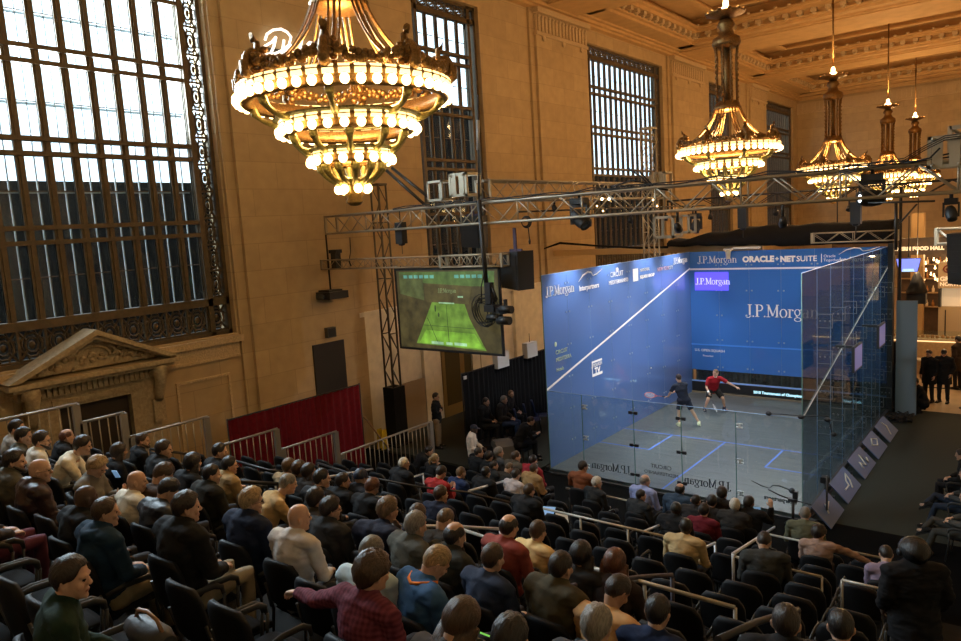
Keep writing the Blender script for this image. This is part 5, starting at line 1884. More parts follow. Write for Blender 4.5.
def chair_meshes():
    b = MB()
    # padded back, rounded top, slightly dished
    nx, nz = 9, 8
    F, B = [], []
    for j in range(nz + 1):
        v = j / nz
        z = .5 + .42 * v
        w = .235 * (1 - max(0, v - .7) ** 2 * 3.2)
        rf, rb = [], []
        for i in range(nx + 1):
            u = i / nx * 2 - 1
            y = -.215 - .07 * v - .045 * (1 - u * u)
            zz = z + (.03 * (1 - u * u) if v > .85 else 0)
            rf.append(b.bm.verts.new((u * w, y + .02, zz)))
            rb.append(b.bm.verts.new((u * w, y - .015, zz)))
        F.append(rf); B.append(rb)
    for j in range(nz):
        for i in range(nx):
            b.face((F[j][i], F[j][i + 1], F[j + 1][i + 1], F[j + 1][i]))
            b.face((B[j][i + 1], B[j][i], B[j + 1][i], B[j + 1][i + 1]))
    for i in range(nx):
        b.face((B[0][i], B[0][i + 1], F[0][i + 1], F[0][i]))
        b.face((F[-1][i], F[-1][i + 1], B[-1][i + 1], B[-1][i]))
    for j in range(nz):
        b.face((B[j][0], F[j][0], F[j + 1][0], B[j + 1][0]))
        b.face((F[j][-1], B[j][-1], B[j + 1][-1], F[j + 1][-1]))
    for f in b.bm.faces: f.smooth = True
    back = b.mesh('backrest', [M_plas])
    b = MB()
    b.tube([(0, -.21, .43), (0, -.17, .435), (0, .16, .435), (0, .22, .42)], [(.2, .02), (.225, .035), (.225, .035), (.2, .02)], 14, up=(0, 0, 1))
    seat = b.mesh('seat', [M_seat])
    arm = MB().tube([(0, -.22, .64), (0, -.05, .665), (0, .12, .655), (0, .18, .62), (0, .19, .56)], [(.022, .012), (.026, .012), (.026, .012), (.022, .014), (.014, .014)], 8, up=(1, 0, 0)).mesh('armrest', [M_arm])
    lf = MB().tube([(0, .19, .57), (0, .17, .4), (0, .23, 0)], .013, 6).mesh('leg', [M_arm])
    lr = MB().tube([(0, -.26, .66), (0, -.2, .4), (0, -.25, 0)], .013, 6).mesh('leg', [M_arm])
    return back, seat, arm, lf, lr


CM = chair_meshes()


def make_chair():
    t = thing('stacking_chair', 'x', 'chair')
    link('backrest', CM[0], None, t)
    link('seat', CM[1], None, t)
    for s in (-1, 1):
        link('armrest', CM[2], None, t, (s * .262, 0, 0))
        link('leg', CM[3], None, t, (s * .25, 0, 0))
        link('leg', CM[4], None, t, (s * .25, 0, 0))
    return t


chair_proto = [None]


def place_chair(x, y, z, label, rz=0, group='black chairs of the seating stand'):
    if chair_proto[0] is None:
        c = chair_proto[0] = make_chair()
    else:
        c = copy_tree(chair_proto[0])
    c.location = (x, y, z)
    c.rotation_euler = (0, 0, rz)
    tag(c, label, 'chair', group)
    return c


# ------------------------------------------------------------ hand rails
def plane_at(px, py, off):
    """hit of the pixel's ray with the slope of the seating, off metres above the treads"""
    d = ray(px, py)
    c0 = off + FZ - .3333 * 3.1
    s = (c0 - (CAMP.z + .3333 * CAMP.y)) / (d.z + .3333 * d.y)
    return CAMP + d * s


M_rail = mat('rail_steel', (.42, .38, .31), .4, .3)
M_railw = mat('rail_pale', (.65, .67, .72), .35, .4)
M_tape = mat('taped_rail', (.06, .05, .07), .6)


def handrail(label, pts, posts, m=M_rail, r=.02, name='handrail', low=False):
    p0 = pts[0]
    t = thing(name, label, 'rail', (p0.x, p0.y, p0.z - .95), 0, 'rails of the seating stand')
    O = Vector(t.location)
    MB().tube([p - O for p in pts], r, 8).build('rail', m, t)
    if low: MB().tube([p - O - Vector((0, 0, .45)) for p in pts], r * .8, 8).build('lower_rail', m, t)
    for f, h in posts:
        seg = f * (len(pts) - 1)
        i = min(int(seg), len(pts) - 2)
        p = pts[i].lerp(pts[i + 1], seg - i) - O
        MB().tube([p, p - Vector((0, 0, h))], r * .85, 6).build('post', m, t)
    return t


def xrail(a, b, off=.92):
    """rail along a row: both pixels on the same row line"""
    p = plane_at(*a, off)
    q = at(*b, 1, p.y)
    q.z = p.z
    return [p, q]


handrail('long dark rail behind the front rows, from the left barrier down to the centre', [plane_at(318, 463, .95), plane_at(352, 474, .95), plane_at(420, 487, .95), plane_at(466, 492, .95), plane_at(513, 503, .95)], [(0, .9), (.25, .8), (.5, .9), (1, .8)], M_dsteel)
handrail('pale rail meeting the dark rail under the person in pale pink', [plane_at(469, 491, .95), plane_at(508, 480, .95)], [(1, .6)], M_railw, .024)
handrail('short bright rail behind the person in black at the long barrier', [plane_at(328, 477, .95), plane_at(372, 469, .95)], [(0, .9)], M_railw)
handrail('short pale rail in front of the person with black jacket and grey sleeve', [plane_at(410, 478, .95), plane_at(423, 474, .95)], [(1, .85)], M_railw)
handrail('dark curved rail across the dark gap left of the navy jacket', [plane_at(326, 491, .9), plane_at(345, 497, .9), plane_at(370, 503, .9), plane_at(392, 503, .9)], [(0, .9), (1, .9)], M_railw, .016)
handrail('long level pale rail crossing behind the dark olive jacket', [plane_at(392, 525, .9), plane_at(430, 526, .9), plane_at(466, 527, .9), plane_at(500, 529, .9)], [(0, .9), (1, .9)], M_railw)
handrail('rope wrapped rail from the olive jacket to the yellow shirt', [plane_at(464, 530, .9), plane_at(515, 547, .9), plane_at(531, 547, .9)], [(0, .9), (1, 1.0)], M_rail)
handrail('long rail across the middle, above the orange-tan shirt', xrail((567, 561), (735, 604)), [(0, .9), (.5, .9), (1, .95)], M_rail, .022)
handrail('violet taped rail crossing the long middle rail above the orange-tan shirt', [plane_at(565, 587, .95), plane_at(590, 583, .95), plane_at(640, 577, .95), plane_at(672, 575, .95)], [(1, .7)], M_tape, .024)
handrail('long rail behind the empty chairs, from the book reader to the tan shirt', xrail((537, 507), (672, 537)), [(0, .85), (.35, .85), (.7, .85), (1, .85)], M_rail)
handrail('short bright rail leaning up beside the person in tan shirt', [plane_at(643, 532, .9), plane_at(667, 522, .9)], [], M_railw, .022)
handrail('rail just behind the front rows, from the rust sweater rightwards', xrail((566, 488), (672, 513)), [(.05, .9), (.35, .85), (.7, .85), (1, .85)], M_rail)
handrail('short rail pieces beside the dark red sweater', xrail((718, 523), (738, 529)), [(1, .9)], M_rail)
handrail('short rail end right of the tan shirt', [plane_at(704, 548, .9), plane_at(715, 543, .9)], [(1, .9)], M_railw)
handrail('slanting blue grey rail between red sweater and olive jacket', [plane_at(733, 554, .95), plane_at(784, 521, .75)], [(0, .8), (1, .9)], M_railw, .024)
handrail('long rail crossing in front of the outstretched arm at the right', xrail((767, 534), (882, 556)), [(.03, .9), (.5, .8), (1, .8)], M_rail)
handrail('lower rail beside the standing dark person, below the lilac sleeve', xrail((842, 580), (892, 591)), [(0, .7), (1, .7)], M_rail)
handrail('rail along the chairs at the right, in front of the orange collar', xrail((733, 556), (822, 576)), [(0, .8), (1, .8)], M_rail, .017)
handrail('thick dark rail at the bottom edge, left of the white collared person', [plane_at(718, 640, .95), plane_at(757, 622, .95), plane_at(798, 610, .95)], [(.3, .8), (1, 1.0)], M_dsteel, .03)
handrail('dark rail beside the red curtain, behind the person in tan jacket', [plane_at(236, 461, .95), plane_at(268, 470, .95), plane_at(288, 472, .95)], [(1, .8)], M_dsteel)
handrail('thick dark rail over the tan jacket at the left', [plane_at(234, 481, .9), plane_at(278, 484, .9)], [(0, .8), (1, .8)], M_dsteel, .028)
handrail('dark rail between two persons in black at the left barrier', [plane_at(150, 449, .8), plane_at(188, 454, .8)], [(0, .7)], M_dsteel, .026)

# ------------------------------------------------------------ steel barriers down the left side
FX = -2.62
PAN = [((-28, 418), (78, 411)), ((80, 419), (125, 416)), ((128, 429), (208, 424)), ((212, 440), (278, 436)), ((281, 442), (337, 438)), ((340, 441), (432, 433))]
LBF = ['steel barrier panel at the far left, highest on the stand', 'short steel barrier panel second from the left, before the stone doorway', 'steel barrier panel before the plain stone wall', 'steel barrier panel at the left edge of the red curtain', 'steel barrier panel in the middle of the red curtain', 'long steel barrier panel from the red curtain to the black tower base']
bar_me = MB().tube([(0, 0, 0), (0, 0, -.98)], .011, 6).mesh('bar', [M_steel])
M_gal = mat('galvanised_steel', (.36, .33, .29), .45, .6)
for i, (a, b) in enumerate(PAN):
    p, q = at(*a, 0, FX), at(*b, 0, FX)
    z = (p.z + q.z) / 2
    L = q.y - p.y
    t = thing('steel_barrier', LBF[i], 'barrier', (FX, p.y, z - 1.1), 0, 'steel barriers down the left side')
    f = MB().tube([(0, 0, 1.1), (0, L, 1.1)], .025, 8).tube([(0, 0, .1), (0, L, .1)], .02, 8)
    for y in (.03, L - .03):
        f.box((-.035, y - .06, -.25), (.035, y + .06, 1.09))
    f.build('frame', M_gal, t)
    n = max(4, int(L / .15))
    for k in range(1, n):
        link('bar', bar_me, None, t, (0, L * k / n, 1.1))

# ------------------------------------------------------------ drapes on poles
def drape(name, label, p, q, z0, z1, m, amp=.045, lam=.19, mp=M_dsteel):
    p, q = Vector(p), Vector(q)
    d = q - p
    L = d.length
    d.normalize()
    nrm = Vector((d.y, -d.x, 0))
    t = thing(name, label, 'curtain', (p.x, p.y, z0))
    mb = MB()
    n = int(L / .035)
    rnd = random.Random(int(L * 100))
    ph = 0
    front = []
    back = []
    for i in range(n + 1):
        s = L * i / n
        ph += 2 * PI * (L / n) / (lam * (1 + .35 * math.sin(s * 2.3)))
        o_ = math.sin(ph) * amp
        a = d * s + nrm * o_ * .5
        bb = d * s + nrm * (o_ * 1.3 + .01 * math.sin(s * 7))
        front.append([mb.bm.verts.new(v) for v in (a + Vector((0, 0, z1 - z0)), d * s + nrm * o_ + Vector((0, 0, (z1 - z0) * .5)), bb)])
        back.append([mb.bm.verts.new(v + nrm * .012) for v in (a + Vector((0, 0, z1 - z0)), d * s + nrm * o_ + Vector((0, 0, (z1 - z0) * .5)), bb)])
    for R in (front, back):
        for A, B in zip(R, R[1:]):
            for k in range(2):
                f = mb.face((A[k], A[k + 1], B[k + 1], B[k]))
                if f: f.smooth = True
    for A, B in ((front[0], back[0]), (front[-1], back[-1])):
        for k in range(2): mb.face((A[k], B[k], B[k + 1], A[k + 1]))
    mb.build('cloth', m, t)
    MB().tube([(0, 0, z1 - z0), d * L + Vector((0, 0, z1 - z0))], .022, 6).build('top_pole', mp, t)
    for s in (0, L):
        MB().tube([d * s, d * s + Vector((0, 0, z1 - z0 + .03))], .022, 6).build('upright', mp, t)
    return t


M_red = cloth((.16, .006, .014), 'dark_red_curtain', .8)
drape('pipe_curtain', 'dark red pleated curtain hanging behind the steel barriers', (-4.6, -6.6, 0), (-4.6, -2.47, 0), FZ, 2.42, M_red)
drape('pipe_curtain', 'black pleated curtain behind the seated staff, left of the court', (-3.25, .35, 0), (-3.25, 9.2, 0), -.03, 2.25, M_blackcloth)
# pale crate and wooden panel by the tower
o = MB().box((-6.2, .25, FZ), (-6.1, 1.75, 1.62)).build('board', mat('beige_board', (.34, .25, .16), .7))
tag(o, 'tall beige wooden board leaning upright right of the black tower base', 'board')
o = MB().tube([(-5.9, -1.25, 1.05), (-5.2, -.95, .0)], .025, 6).build('wooden_pole', mat('old_wood', (.2, .13, .07), .7))
tag(o, 'thin wooden pole leaning on the wall right of the red curtain', 'pole')
t = thing('folding_sign', 'yellow folding floor sign standing by the black tower base', 'sign', (-5.6, -.85, -.03))
M_yel = mat('yellow_plastic', (.6, .4, .02), .5)
MB().prism([(-.14, 0), (.14, 0), (.09, .62), (-.09, .62)], -.01, .01, Matrix(((0, 0, 1, .1), (1, 0, 0, 0), (0, 1, 0, 0), (0, 0, 0, 1))) ).build('front_leaf', M_yel, t)
MB().prism([(-.14, 0), (.14, 0), (.09, .62), (-.09, .62)], -.01, .01, Matrix(((0, 0, 1, -.1), (1, 0, 0, 0), (0, 1, 0, 0), (0, 0, 0, 1))) ).build('rear_leaf', M_yel, t)
# pale glazed doors in the long wall behind the staff
M_gold = mat('gilded_door', (.32, .22, .08), .45, .4)
t = MB().box((WX + .06, 3.0, FZ), (WX + .12, 5.2, 3.2)).build('door_3', M_gold)
t['kind'] = 'structure'
fr = MB()
for y in (3.15, 4.2):
    fr.box((WX + .12, y, .3), (WX + .125, y + .8, 2.9))
fr.build('door_glass', mat('dark_door_glass', (.10, .08, .04), .2), t)
# white lamp boxes on top of the black curtain
for k, (px, py) in enumerate(((501, 361), (530, 351), (465, 378))):
    p = at(px, py, 0, -3.2)
    t = thing('small_work_lamp', ['small white box lamp clipped on the black curtain under the screen corner', 'small white box lamp clipped on the black curtain nearest the court', 'tiny white tag on the near top corner of the black curtain'][k], 'lamp', p, 0, 'white boxes along the black curtain')
    s = 1 if k < 2 else .2
    MB().box((-.1 * s, -.3 * s, -.2 * s), (.1 * s, .3 * s, .3 * s)).build('box', M_white, t)
    MB().tube([(0, 0, .3 * s), (0, 0, .6 * s)], .01, 5).build('stem', M_dsteel, t)
M_plaid = mat('maroon_plaid', (.17, .028, .05), .85, noise=.1, nscale=20, bump=.3, spec=.2)
_nt = M_plaid.node_tree
_b = _nt.nodes['Principled BSDF']
_tc = _nt.nodes.new('ShaderNodeTexCoord')
_w = []
for _d in ('X', 'Z'):
    _n = _nt.nodes.new('ShaderNodeTexWave')
    _n.bands_direction = _d
    _n.inputs['Scale'].default_value = 9
    _nt.links.new(_tc.outputs['Object'], _n.inputs['Vector'])
    _w.append(_n)
_m = _nt.nodes.new('ShaderNodeMath')
_m.operation = 'ADD'
_nt.links.new(_w[0].outputs['Fac'], _m.inputs[0])
_nt.links.new(_w[1].outputs['Fac'], _m.inputs[1])
_r = _nt.nodes.new('ShaderNodeValToRGB')
_r.color_ramp.elements[0].color = (.085, .015, .03, 1)
_r.color_ramp.elements[1].color = (.19, .045, .07, 1)
_h = _nt.nodes.new('ShaderNodeMath')
_h.operation = 'MULTIPLY'
_h.inputs[1].default_value = .5
_nt.links.new(_m.outputs[0], _h.inputs[0])
_nt.links.new(_h.outputs[0], _r.inputs['Fac'])
_nt.links.new(_r.outputs['Color'], _b.inputs['Base Color'])
# ============================================================ the audience, left block
BLK, CHAR, NAVY = (.010, .010, .011), (.028, .029, .031), (.012, .019, .042)
S = seat
S(17, 429, 'person in white shirt, rearmost by the tall barrier at far left', 'lapR', 'short', 'dark', 'shirt', (.35, .33, .3))
S(24, 437, 'person in dull grey-green shirt in front of the far left barrier', 'lapR', 'full', 'black', 'shirt', (.09, .09, .075), skin='tan')
S(42, 441, 'person in white shirt and glasses at the far left barrier', 'lapR', 'full', 'dark', 'shirt', (.75, .72, .65), glasses=True, beard=True)
S(67, 437, 'person in black suit and white collar beside the short barrier panel', 'lap', 'bald', 'red', 'jacket', BLK, collar=(.55,.5,.45))
S(83, 446, 'person in cream white shirt leaning forward, behind the person reading a phone', 'lean', 'swept', 'dark', 'shirt', (.75, .67, .52), yaw=-32)
S(15, 462, 'person in olive grey jacket at the left picture edge', 'lapR', 'full', 'dark', 'jacket', (.085, .078, .058), beard=True)
S(40, 471, 'person in dark brown leather jacket with glasses and clasped hands', 'lapR', '', 'grey', 'jacket', mat('brown_leather', (.035, .014, .008), .35, noise=.3, nscale=12, bump=.4), glasses=True)
S(97, 467, 'person in grey sweater holding up a phone, left block', 'phone', 'curly', 'blond', 'shirt', (.16, .145, .12), yaw=-48)
S(119, 452, 'person in black short sleeved top near the short barrier panel', 'lap', 'long', 'dark', 'tee', BLK, skin='tan')
S(143, 441, 'person in plain black sweater before the stone wall barrier', 'lapR', 'short', 'brown', 'shirt', BLK, beard=True)
S(164, 450, 'person in black jacket right of the plain black sweater, at the barrier', 'lapR', 'full', 'dark', 'jacket', BLK)
S(137, 482, 'person in white collared shirt behind the navy hooded sweater', 'lapR', '', 'brown', 'shirt', (.78, .74, .62))
S(86, 499, 'person in black jacket with pale collar, left of the navy hooded sweater', 'lap', '', 'dark', 'jacket', BLK, skin='dark', collar=(.4,.38,.34))
S(106, 513, 'person in navy hooded sweater over light blue shirt, beige trousers', 'lapR', 'short', 'brown', 'hoodie', (.012, .035, .07), trcol=(.30, .24, .15))
S(163, 475, 'person in brown top, only the bowed head showing, left block', 'down', 'full', 'brown', 'shirt', (.05, .03, .02))
S(168, 491, 'person in shiny black leather jacket with the head bent', 'down', 'full', 'black', 'jacket', mat('black_leather', (.012, .012, .013), .5, noise=.2, nscale=12, bump=.3))
S(187, 508, 'person in black jacket and beige trousers with hands in lap', 'lapR', 'full', 'dark', 'jacket', BLK, trcol=(.30, .25, .17), collar=(.5,.47,.42))
S(72, 579, 'person in dark green sweater, nearest the camera at bottom left', 'lapR', 'full', 'dark', 'shirt', (.010, .028, .016), yaw=-18)
S(193, 463, 'person all in black, second to the left of the tan jacket', 'lap', 'long', 'black', 'shirt', BLK)
S(212, 475, 'person in dark olive-black coat left of the tan jacket', 'lapR', 'short', 'black', 'jacket', (.022, .02, .014))
S(220, 452, 'person in black against the red curtain left barrier panel', 'lapR', 'short', 'black', 'shirt', BLK)
S(230, 466, 'person in light tan jacket before the red curtain', 'lapR', 'full', 'black', 'jacket', (.38, .26, .12))
S(252, 502, 'person in navy blue jacket and glasses beside the tan yellow shirt', 'lapR', 'swept', 'blond', 'jacket', (.012, .02, .05), glasses=True)
S(288, 484, 'person in tan yellow shirt leaning forward, elbows on knees', 'lean', 'buzz', 'grey', 'shirt', (.50, .33, .14), yaw=-20)
S(299, 518, 'person in pale grey sweater with hands in lap', 'lapR', '', 'grey', 'shirt', (.60, .56, .52))
S(289, 467, 'person in light brown top against the red curtain', 'lap', 'full', 'light', 'shirt', (.3, .2, .1))
S(299, 469, 'person in black top, right of the light brown top by the red curtain', 'lap', 'long', 'brown', 'shirt', BLK)
S(309, 472, 'person in dark coat, third along the red curtain', 'lapR', 'long', 'dark', 'shirt', (.02, .015, .012))
S(322, 479, 'person in black sweater before the barrier join on the red curtain', 'lapR', 'short', 'black', 'shirt', BLK)
S(343, 482, 'person in black jacket right of the join of two barriers', 'lapR', 'short', 'dark', 'jacket', BLK)
S(316, 500, 'person in brown jacket behind the charcoal jacket', 'lap', 'full', 'dark', 'jacket', (.04, .03, .022), skin='tan')
S(331, 510, 'person in charcoal jacket with glasses, looking right', 'lapR', 'swept', 'dark', 'jacket', CHAR, glasses=True, collar=(.12,.12,.12))
S(361, 478, 'person wearing a dark blue knitted hat by the barriers', 'lap', 'beanie', 'navy', 'jacket', (.015, .02, .035))
S(372, 488, 'person in black looking down at a lit phone, by the dark gap', 'phone', 'full', 'red', 'jacket', BLK, skin='tan')
S(388, 511, 'person in dark navy jacket resting chin on one hand', 'chin', 'swept', 'light', 'jacket', (.012, .015, .035), skin='tan')
S(372, 553, 'person wearing a grey knitted hat and light blue shirt', 'lap', 'beanie', 'greyknit', 'shirt', (.5, .64, .72))
S(373, 573, 'person in maroon plaid shirt with left arm stretched along the chairs', 'armL', 'curly', 'brown', 'shirt', M_plaid, yaw=-4)
S(416, 526, 'person in grey-green jacket seen from behind', 'lap', 'full', 'grey', 'jacket', (.085, .085, .07), yaw=-10)
hoodie_person = S(436, 563, 'person in blue hooded sweater with an orange stripe, head bowed', 'down', 'short', 'blond', 'hoodie', (.035, .10, .22), yaw=-18)
S(455, 536, 'person in dark olive jacket, right of the grey-green jacket', 'lap', 'bald', 'dark', 'jacket', (.03, .028, .02), yaw=-12)
S(418, 516, 'person in dark top, only the head showing behind the grey-green jacket', 'lap', 'full', 'brown', 'shirt', (.03, .025, .02))
S(445, 520, 'person with bowed head half hidden behind the dark olive jacket', 'down', 'buzz', 'light', 'shirt', (.04, .035, .03))
S(461, 622, 'person in grey-brown top at the bottom edge, beside the maroon shirt', 'phone', 'long', 'brown', 'shirt', (.06, .05, .045), yaw=-5)
S(493, 559, 'person in slate blue sweater seen from behind', 'lap', 'short', 'brown', 'shirt', (.028, .04, .075), yaw=-8)
S(561, 568, 'person in olive brown jacket seen from behind, below the yellow shirt', 'lap', 'short', 'dark', 'jacket', (.065, .052, .026), yaw=-8)
S(597, 627, 'person at the bottom edge in dark grey, before the orange-tan shirt', 'lap', 'full', 'grey', 'shirt', (.05, .05, .055), yaw=4)
S(617, 592, 'person in orange-tan shirt with the head bowed', 'down', 'short', 'dark', 'shirt', (.58, .33, .14), yaw=-6, skin='tan')
S(658, 613, 'person in navy blue short sleeved shirt at the bottom edge', 'lap', 'short', 'black', 'tee', (.01, .02, .06), yaw=0)
S(511, 640, 'person cut by the bottom edge, below the slate blue sweater', 'lap', 'full', 'black', 'shirt', (.02, .02, .02), yaw=0)
S(509, 527, 'person in red shirt, left of the yellow shirt', 'lap', 'bald', 'dark', 'shirt', (.28, .06, .045), yaw=-6)
S(538, 532, 'person in pale yellow shirt seen from behind', 'lap', 'short', 'brown', 'shirt', (.72, .52, .24), yaw=-6)
S(581, 555, 'person in dark top right of the pale yellow shirt', 'lap', 'long', 'black', 'shirt', (.02, .018, .016), yaw=0)
S(615, 563, 'person in dark dress above the orange-tan shirt', 'lap', 'long', 'red', 'shirt', (.03, .02, .018), yaw=0)
S(786, 624, 'person in dark jacket with white collar at the bottom right', 'lap', 'short', 'dark', 'jacket', BLK, yaw=12, collar=(.6,.55,.5))
S(841, 628, 'person in brown top at the bottom, left of the standing person', 'lap', 'short', 'black', 'shirt', (.025, .018, .014), yaw=14)
# ------------------------------------------------------------ middle and front rows
S(404, 464, 'person in black jacket beside the long barrier panel', 'lapR', 'buzz', 'white', 'jacket', BLK)
S(429, 451, 'person in black coat turned right, at the end of the barriers', 'lean', 'full', 'dark', 'coat', BLK, yaw=-40)
S(435, 459, 'person in black, right beside the black coat at the barrier end', 'lap', 'pony', 'blond', 'shirt', BLK)
S(441, 473, 'person in bright red sweater and glasses', 'phone', 'short', 'dark', 'shirt', (.32, .02, .018), glasses=True)
S(461, 473, 'person in royal blue and black, right of the bright red sweater', 'lap', 'buzz', 'light', 'shirt', (.012, .025, .08), yaw=-12)
S(441, 495, 'person in dark navy sweater, below the bright red sweater', 'lapR', 'full', 'brown', 'shirt', (.012, .015, .035))
S(479, 453, 'person in black shirt directly below the white shirt and navy cap', 'lapR', 'short', 'dark', 'shirt', BLK)
S(489, 457, 'person in dark clothes between the black shirt and the grey jacket', 'lap', 'full', 'black', 'shirt', BLK)
S(499, 453, 'person in mid grey jacket, left of centre', 'lapR', 'full', 'grey', 'jacket', (.05, .05, .055))
S(494, 466, 'person in glasses and dark jacket turning right, below the grey jacket', 'lapR', 'buzz', 'dark', 'jacket', (.02, .02, .02), glasses=True)
S(486, 473, 'person in black jacket, below the one in glasses and dark jacket', 'lap', 'short', 'black', 'jacket', BLK)
S(509, 468, 'person in dark clothes with bowed head, below the brown grey jacket', 'down', 'buzz', 'light', 'shirt', (.03, .025, .02))
S(516, 457, 'person in brown grey jacket facing right in profile', 'lapR', 'short', 'brown', 'jacket', (.09, .075, .055))
S(516, 475, 'person in pale pink-white shirt left of the tan coat', 'lap', 'short', 'dark', 'shirt', (.5, .42, .4), yaw=-10)
S(533, 461, 'person in red and blue jacket, just in front of the tan coat', 'lap', 'short', 'black', 'jacket', (.30, .02, .03), skin='tan', yaw=-10)
S(534, 469, 'person in tan camel coat', 'lap', 'short', 'brown', 'jacket', (.34, .21, .09), yaw=-12)
S(529, 491, 'person in black sweater with an orange collar, reading', 'lap', 'buzz', 'brown', 'jacket', BLK, yaw=-6, collar=(.5,.18,.03))
S(583, 467, 'person in rust coloured sweater with elbows out, front row', 'hug', 'short', 'dark', 'shirt', (.22, .07, .028), skin='tan', yaw=-2)
S(597, 483, 'person in dark top, right of the rust sweater', 'lapR', 'full', 'white', 'shirt', (.02, .02, .022), yaw=-15)
S(645, 481, 'person in light blue shirt, front row', 'lapR', 'bald', 'grey', 'shirt', (.28, .32, .55), yaw=-8)
S(641, 496, 'person in charcoal jacket right behind the light blue shirt', 'lapR', 'short', 'dark', 'jacket', (.03, .03, .03), yaw=-15)
S(680, 490, 'person in blue grey jacket, front row', 'lap', 'bald', 'black', 'jacket', (.035, .06, .10), skin='tan', yaw=0)
S(696, 501, 'person in dark jacket, right beside the blue grey jacket', 'lap', 'thin', 'dark', 'jacket', (.025, .022, .022), yaw=0)
S(722, 494, 'person in dark jacket, tallest below the mirrored lettering', 'lap', 'full', 'dark', 'jacket', (.02, .016, .014), yaw=4)
S(712, 502, 'person in dark brown top, left of the tallest front row person', 'lap', 'full', 'black', 'shirt', (.02, .016, .014), yaw=6)
S(735, 506, 'person in dark grey-brown jacket, left of the one raising a phone', 'lap', 'full', 'white', 'jacket', (.03, .027, .024), yaw=4)
S(749, 503, 'person in black raising a phone to take a picture', 'raise', 'short', 'dark', 'jacket', BLK, yaw=10)
S(704, 511, 'person in dark red sweater, centre right', 'lap', 'full', 'black', 'shirt', (.13, .010, .018), yaw=2)
S(676, 510, 'person wearing a black hat in black, left of the dark red sweater', 'lap', 'beanie', 'blackcap', 'jacket', BLK, skin='dark', yaw=0)
S(686, 527, 'person in cream tan shirt, below the dark red sweater', 'lap', 'buzz', 'black', 'shirt', (.50, .36, .18), skin='dark', yaw=2)
S(764, 542, 'person in dark grey jacket with an orange collar between rails', 'down', 'short', 'dark', 'jacket', (.04, .042, .04), yaw=20, collar=(.5,.2,.03))
S(805, 514, 'person in olive grey sweater near the tripod camera', 'lap', 'thin', 'grey', 'shirt', (.12, .12, .075), yaw=14)
S(819, 533, 'person in pale pink top with right arm stretched out', 'reachR', 'curly', 'dark', 'shirt', (.34, .22, .17), yaw=8)
S(886, 555, 'person in black vest and lilac sleeves holding a phone', 'phone', 'short', 'dark', 'shirt', (.26, .20, .28), yaw=20)

# ------------------------------------------------------------ people elsewhere
def floor_person(px, py, z0, label, pose, hair, hcol, top, tcol, yaw, s=1.0, plane=None, **kw):
    h = V(POSES[pose]['head'])
    if plane is None: hit = at(px, py, 2, z0 + h.z * s)
    else:
        hit = at(px, py, plane[0], plane[1])
        s = (hit.z - z0) / h.z
    off = Matrix.Rotation(math.radians(yaw), 3, 'Z') @ h
    return person(label, (hit.x - off.x * s, hit.y - off.y * s, z0), math.radians(yaw), pose, hair, hcol, top, tcol, s=s, **kw)


floor_person(436, 397, -.03, 'standing person with crossed arms, black sweater and khaki trousers', 'stand_cross', 'full', 'dark', 'jacket', BLK, -62, trcol=(.27, .19, .11), plane=(0, -4.05))
PLX = []


def stool(x, y, z, label):
    t = thing('stool', label, 'stool', (x, y, z), 0, 'black stools of the court staff')
    MB().tube([(-.0, 0, .40), (0, 0, .46)], [(.2, .2), (.2, .2)], 16, up=(0, 1, 0)).build('seat', M_seat, t)
    for a in range(4):
        MB().tube([(0, 0, 0), (0, 0, .42)], .015, 6).build('leg', M_dsteel, t, (.15 * math.cos(a * PI / 2 + .7), .15 * math.sin(a * PI / 2 + .7), 0))


for (px, py, X, lb, ps, hr, hc, tc, tr, yw, rs, lb2) in (
        (486, 402, -2.6, 'person in black leather jacket seated by the black curtain, hands in lap', 'lap', 'short', 'dark', BLK, (.012, .012, .014), -75, .30, 'stool under the person in black leather jacket'),
        (504, 400, -2.25, 'person in dark brown jacket and blue jeans by the black curtain', 'lap', 'short', 'grey', (.022, .02, .018), (.03, .05, .11), -70, .30, 'stool under the person in brown jacket'),
        (511, 394, -2.75, 'person in black turned right, behind the one in blue jeans', 'lapR', 'buzz', 'light', BLK, (.02, .02, .02), -75, .32, 'stool under the person in black turned right'),
        (531, 421, -.9, 'person in black leaning forward with open hands by the court corner', 'lean', 'short', 'dark', BLK, (.02, .022, .03), -45, .0, 'stool under the person leaning forward')):
    hz = POSES[ps]['head'][2]
    p = at(px, py, 0, X)
    base = max(-.03, p.z - hz)
    t = floor_person(px, py, base, lb, ps, hr, hc, 'jacket', tc, yw, plane=(0, X), trcol=tr)
    stool(t.location.x, t.location.y, base, 'black ' + lb2)
    if base > 0:
        o = MB().box((-.35, -.35, -.03 - base), (.75, .35, 0)).build('riser_box', M_black, None, (t.location.x, t.location.y, base))
        tag(o, 'low black riser box supporting the ' + lb2, 'riser', 'black riser boxes of the court staff')
t = floor_person(474, 429, -.03, 'person in white shirt and navy cap seated at the platform edge', 'lap', 'cap', 'navy', 'shirt', (.80, .72, .62), -60, skin='dark', trcol=(.02, .02, .025))
stool(t.location.x, t.location.y, -.03, 'black stool under the person in white shirt and navy cap')
o = MB().tube([at(482, 441, 0, -3.1), at(482, 449, 0, -3.1)], .03, 8).build('green_bottle', mat('green_plastic', (.1, .5, .08), .3))
tag(o, 'small bright green bottle beside the person in the navy cap', 'bottle')
t = thing('wedge_monitor', 'grey curved stage wedge monitor on the platform near the court', 'speaker', at(503, 455, 2, -.03), 0)
MB().prism([(-.42, 0), (.42, 0), (.35, .34), (.12, .46), (-.2, .44), (-.38, .28)], -.25, .25, Matrix(((.8, 0, .6, 0), (-.6, 0, .8, 0), (0, 1, 0, 0), (0, 0, 0, 1)))).build('cabinet', mat('grey_fabric_shell', (.17, .155, .13), .8), t)
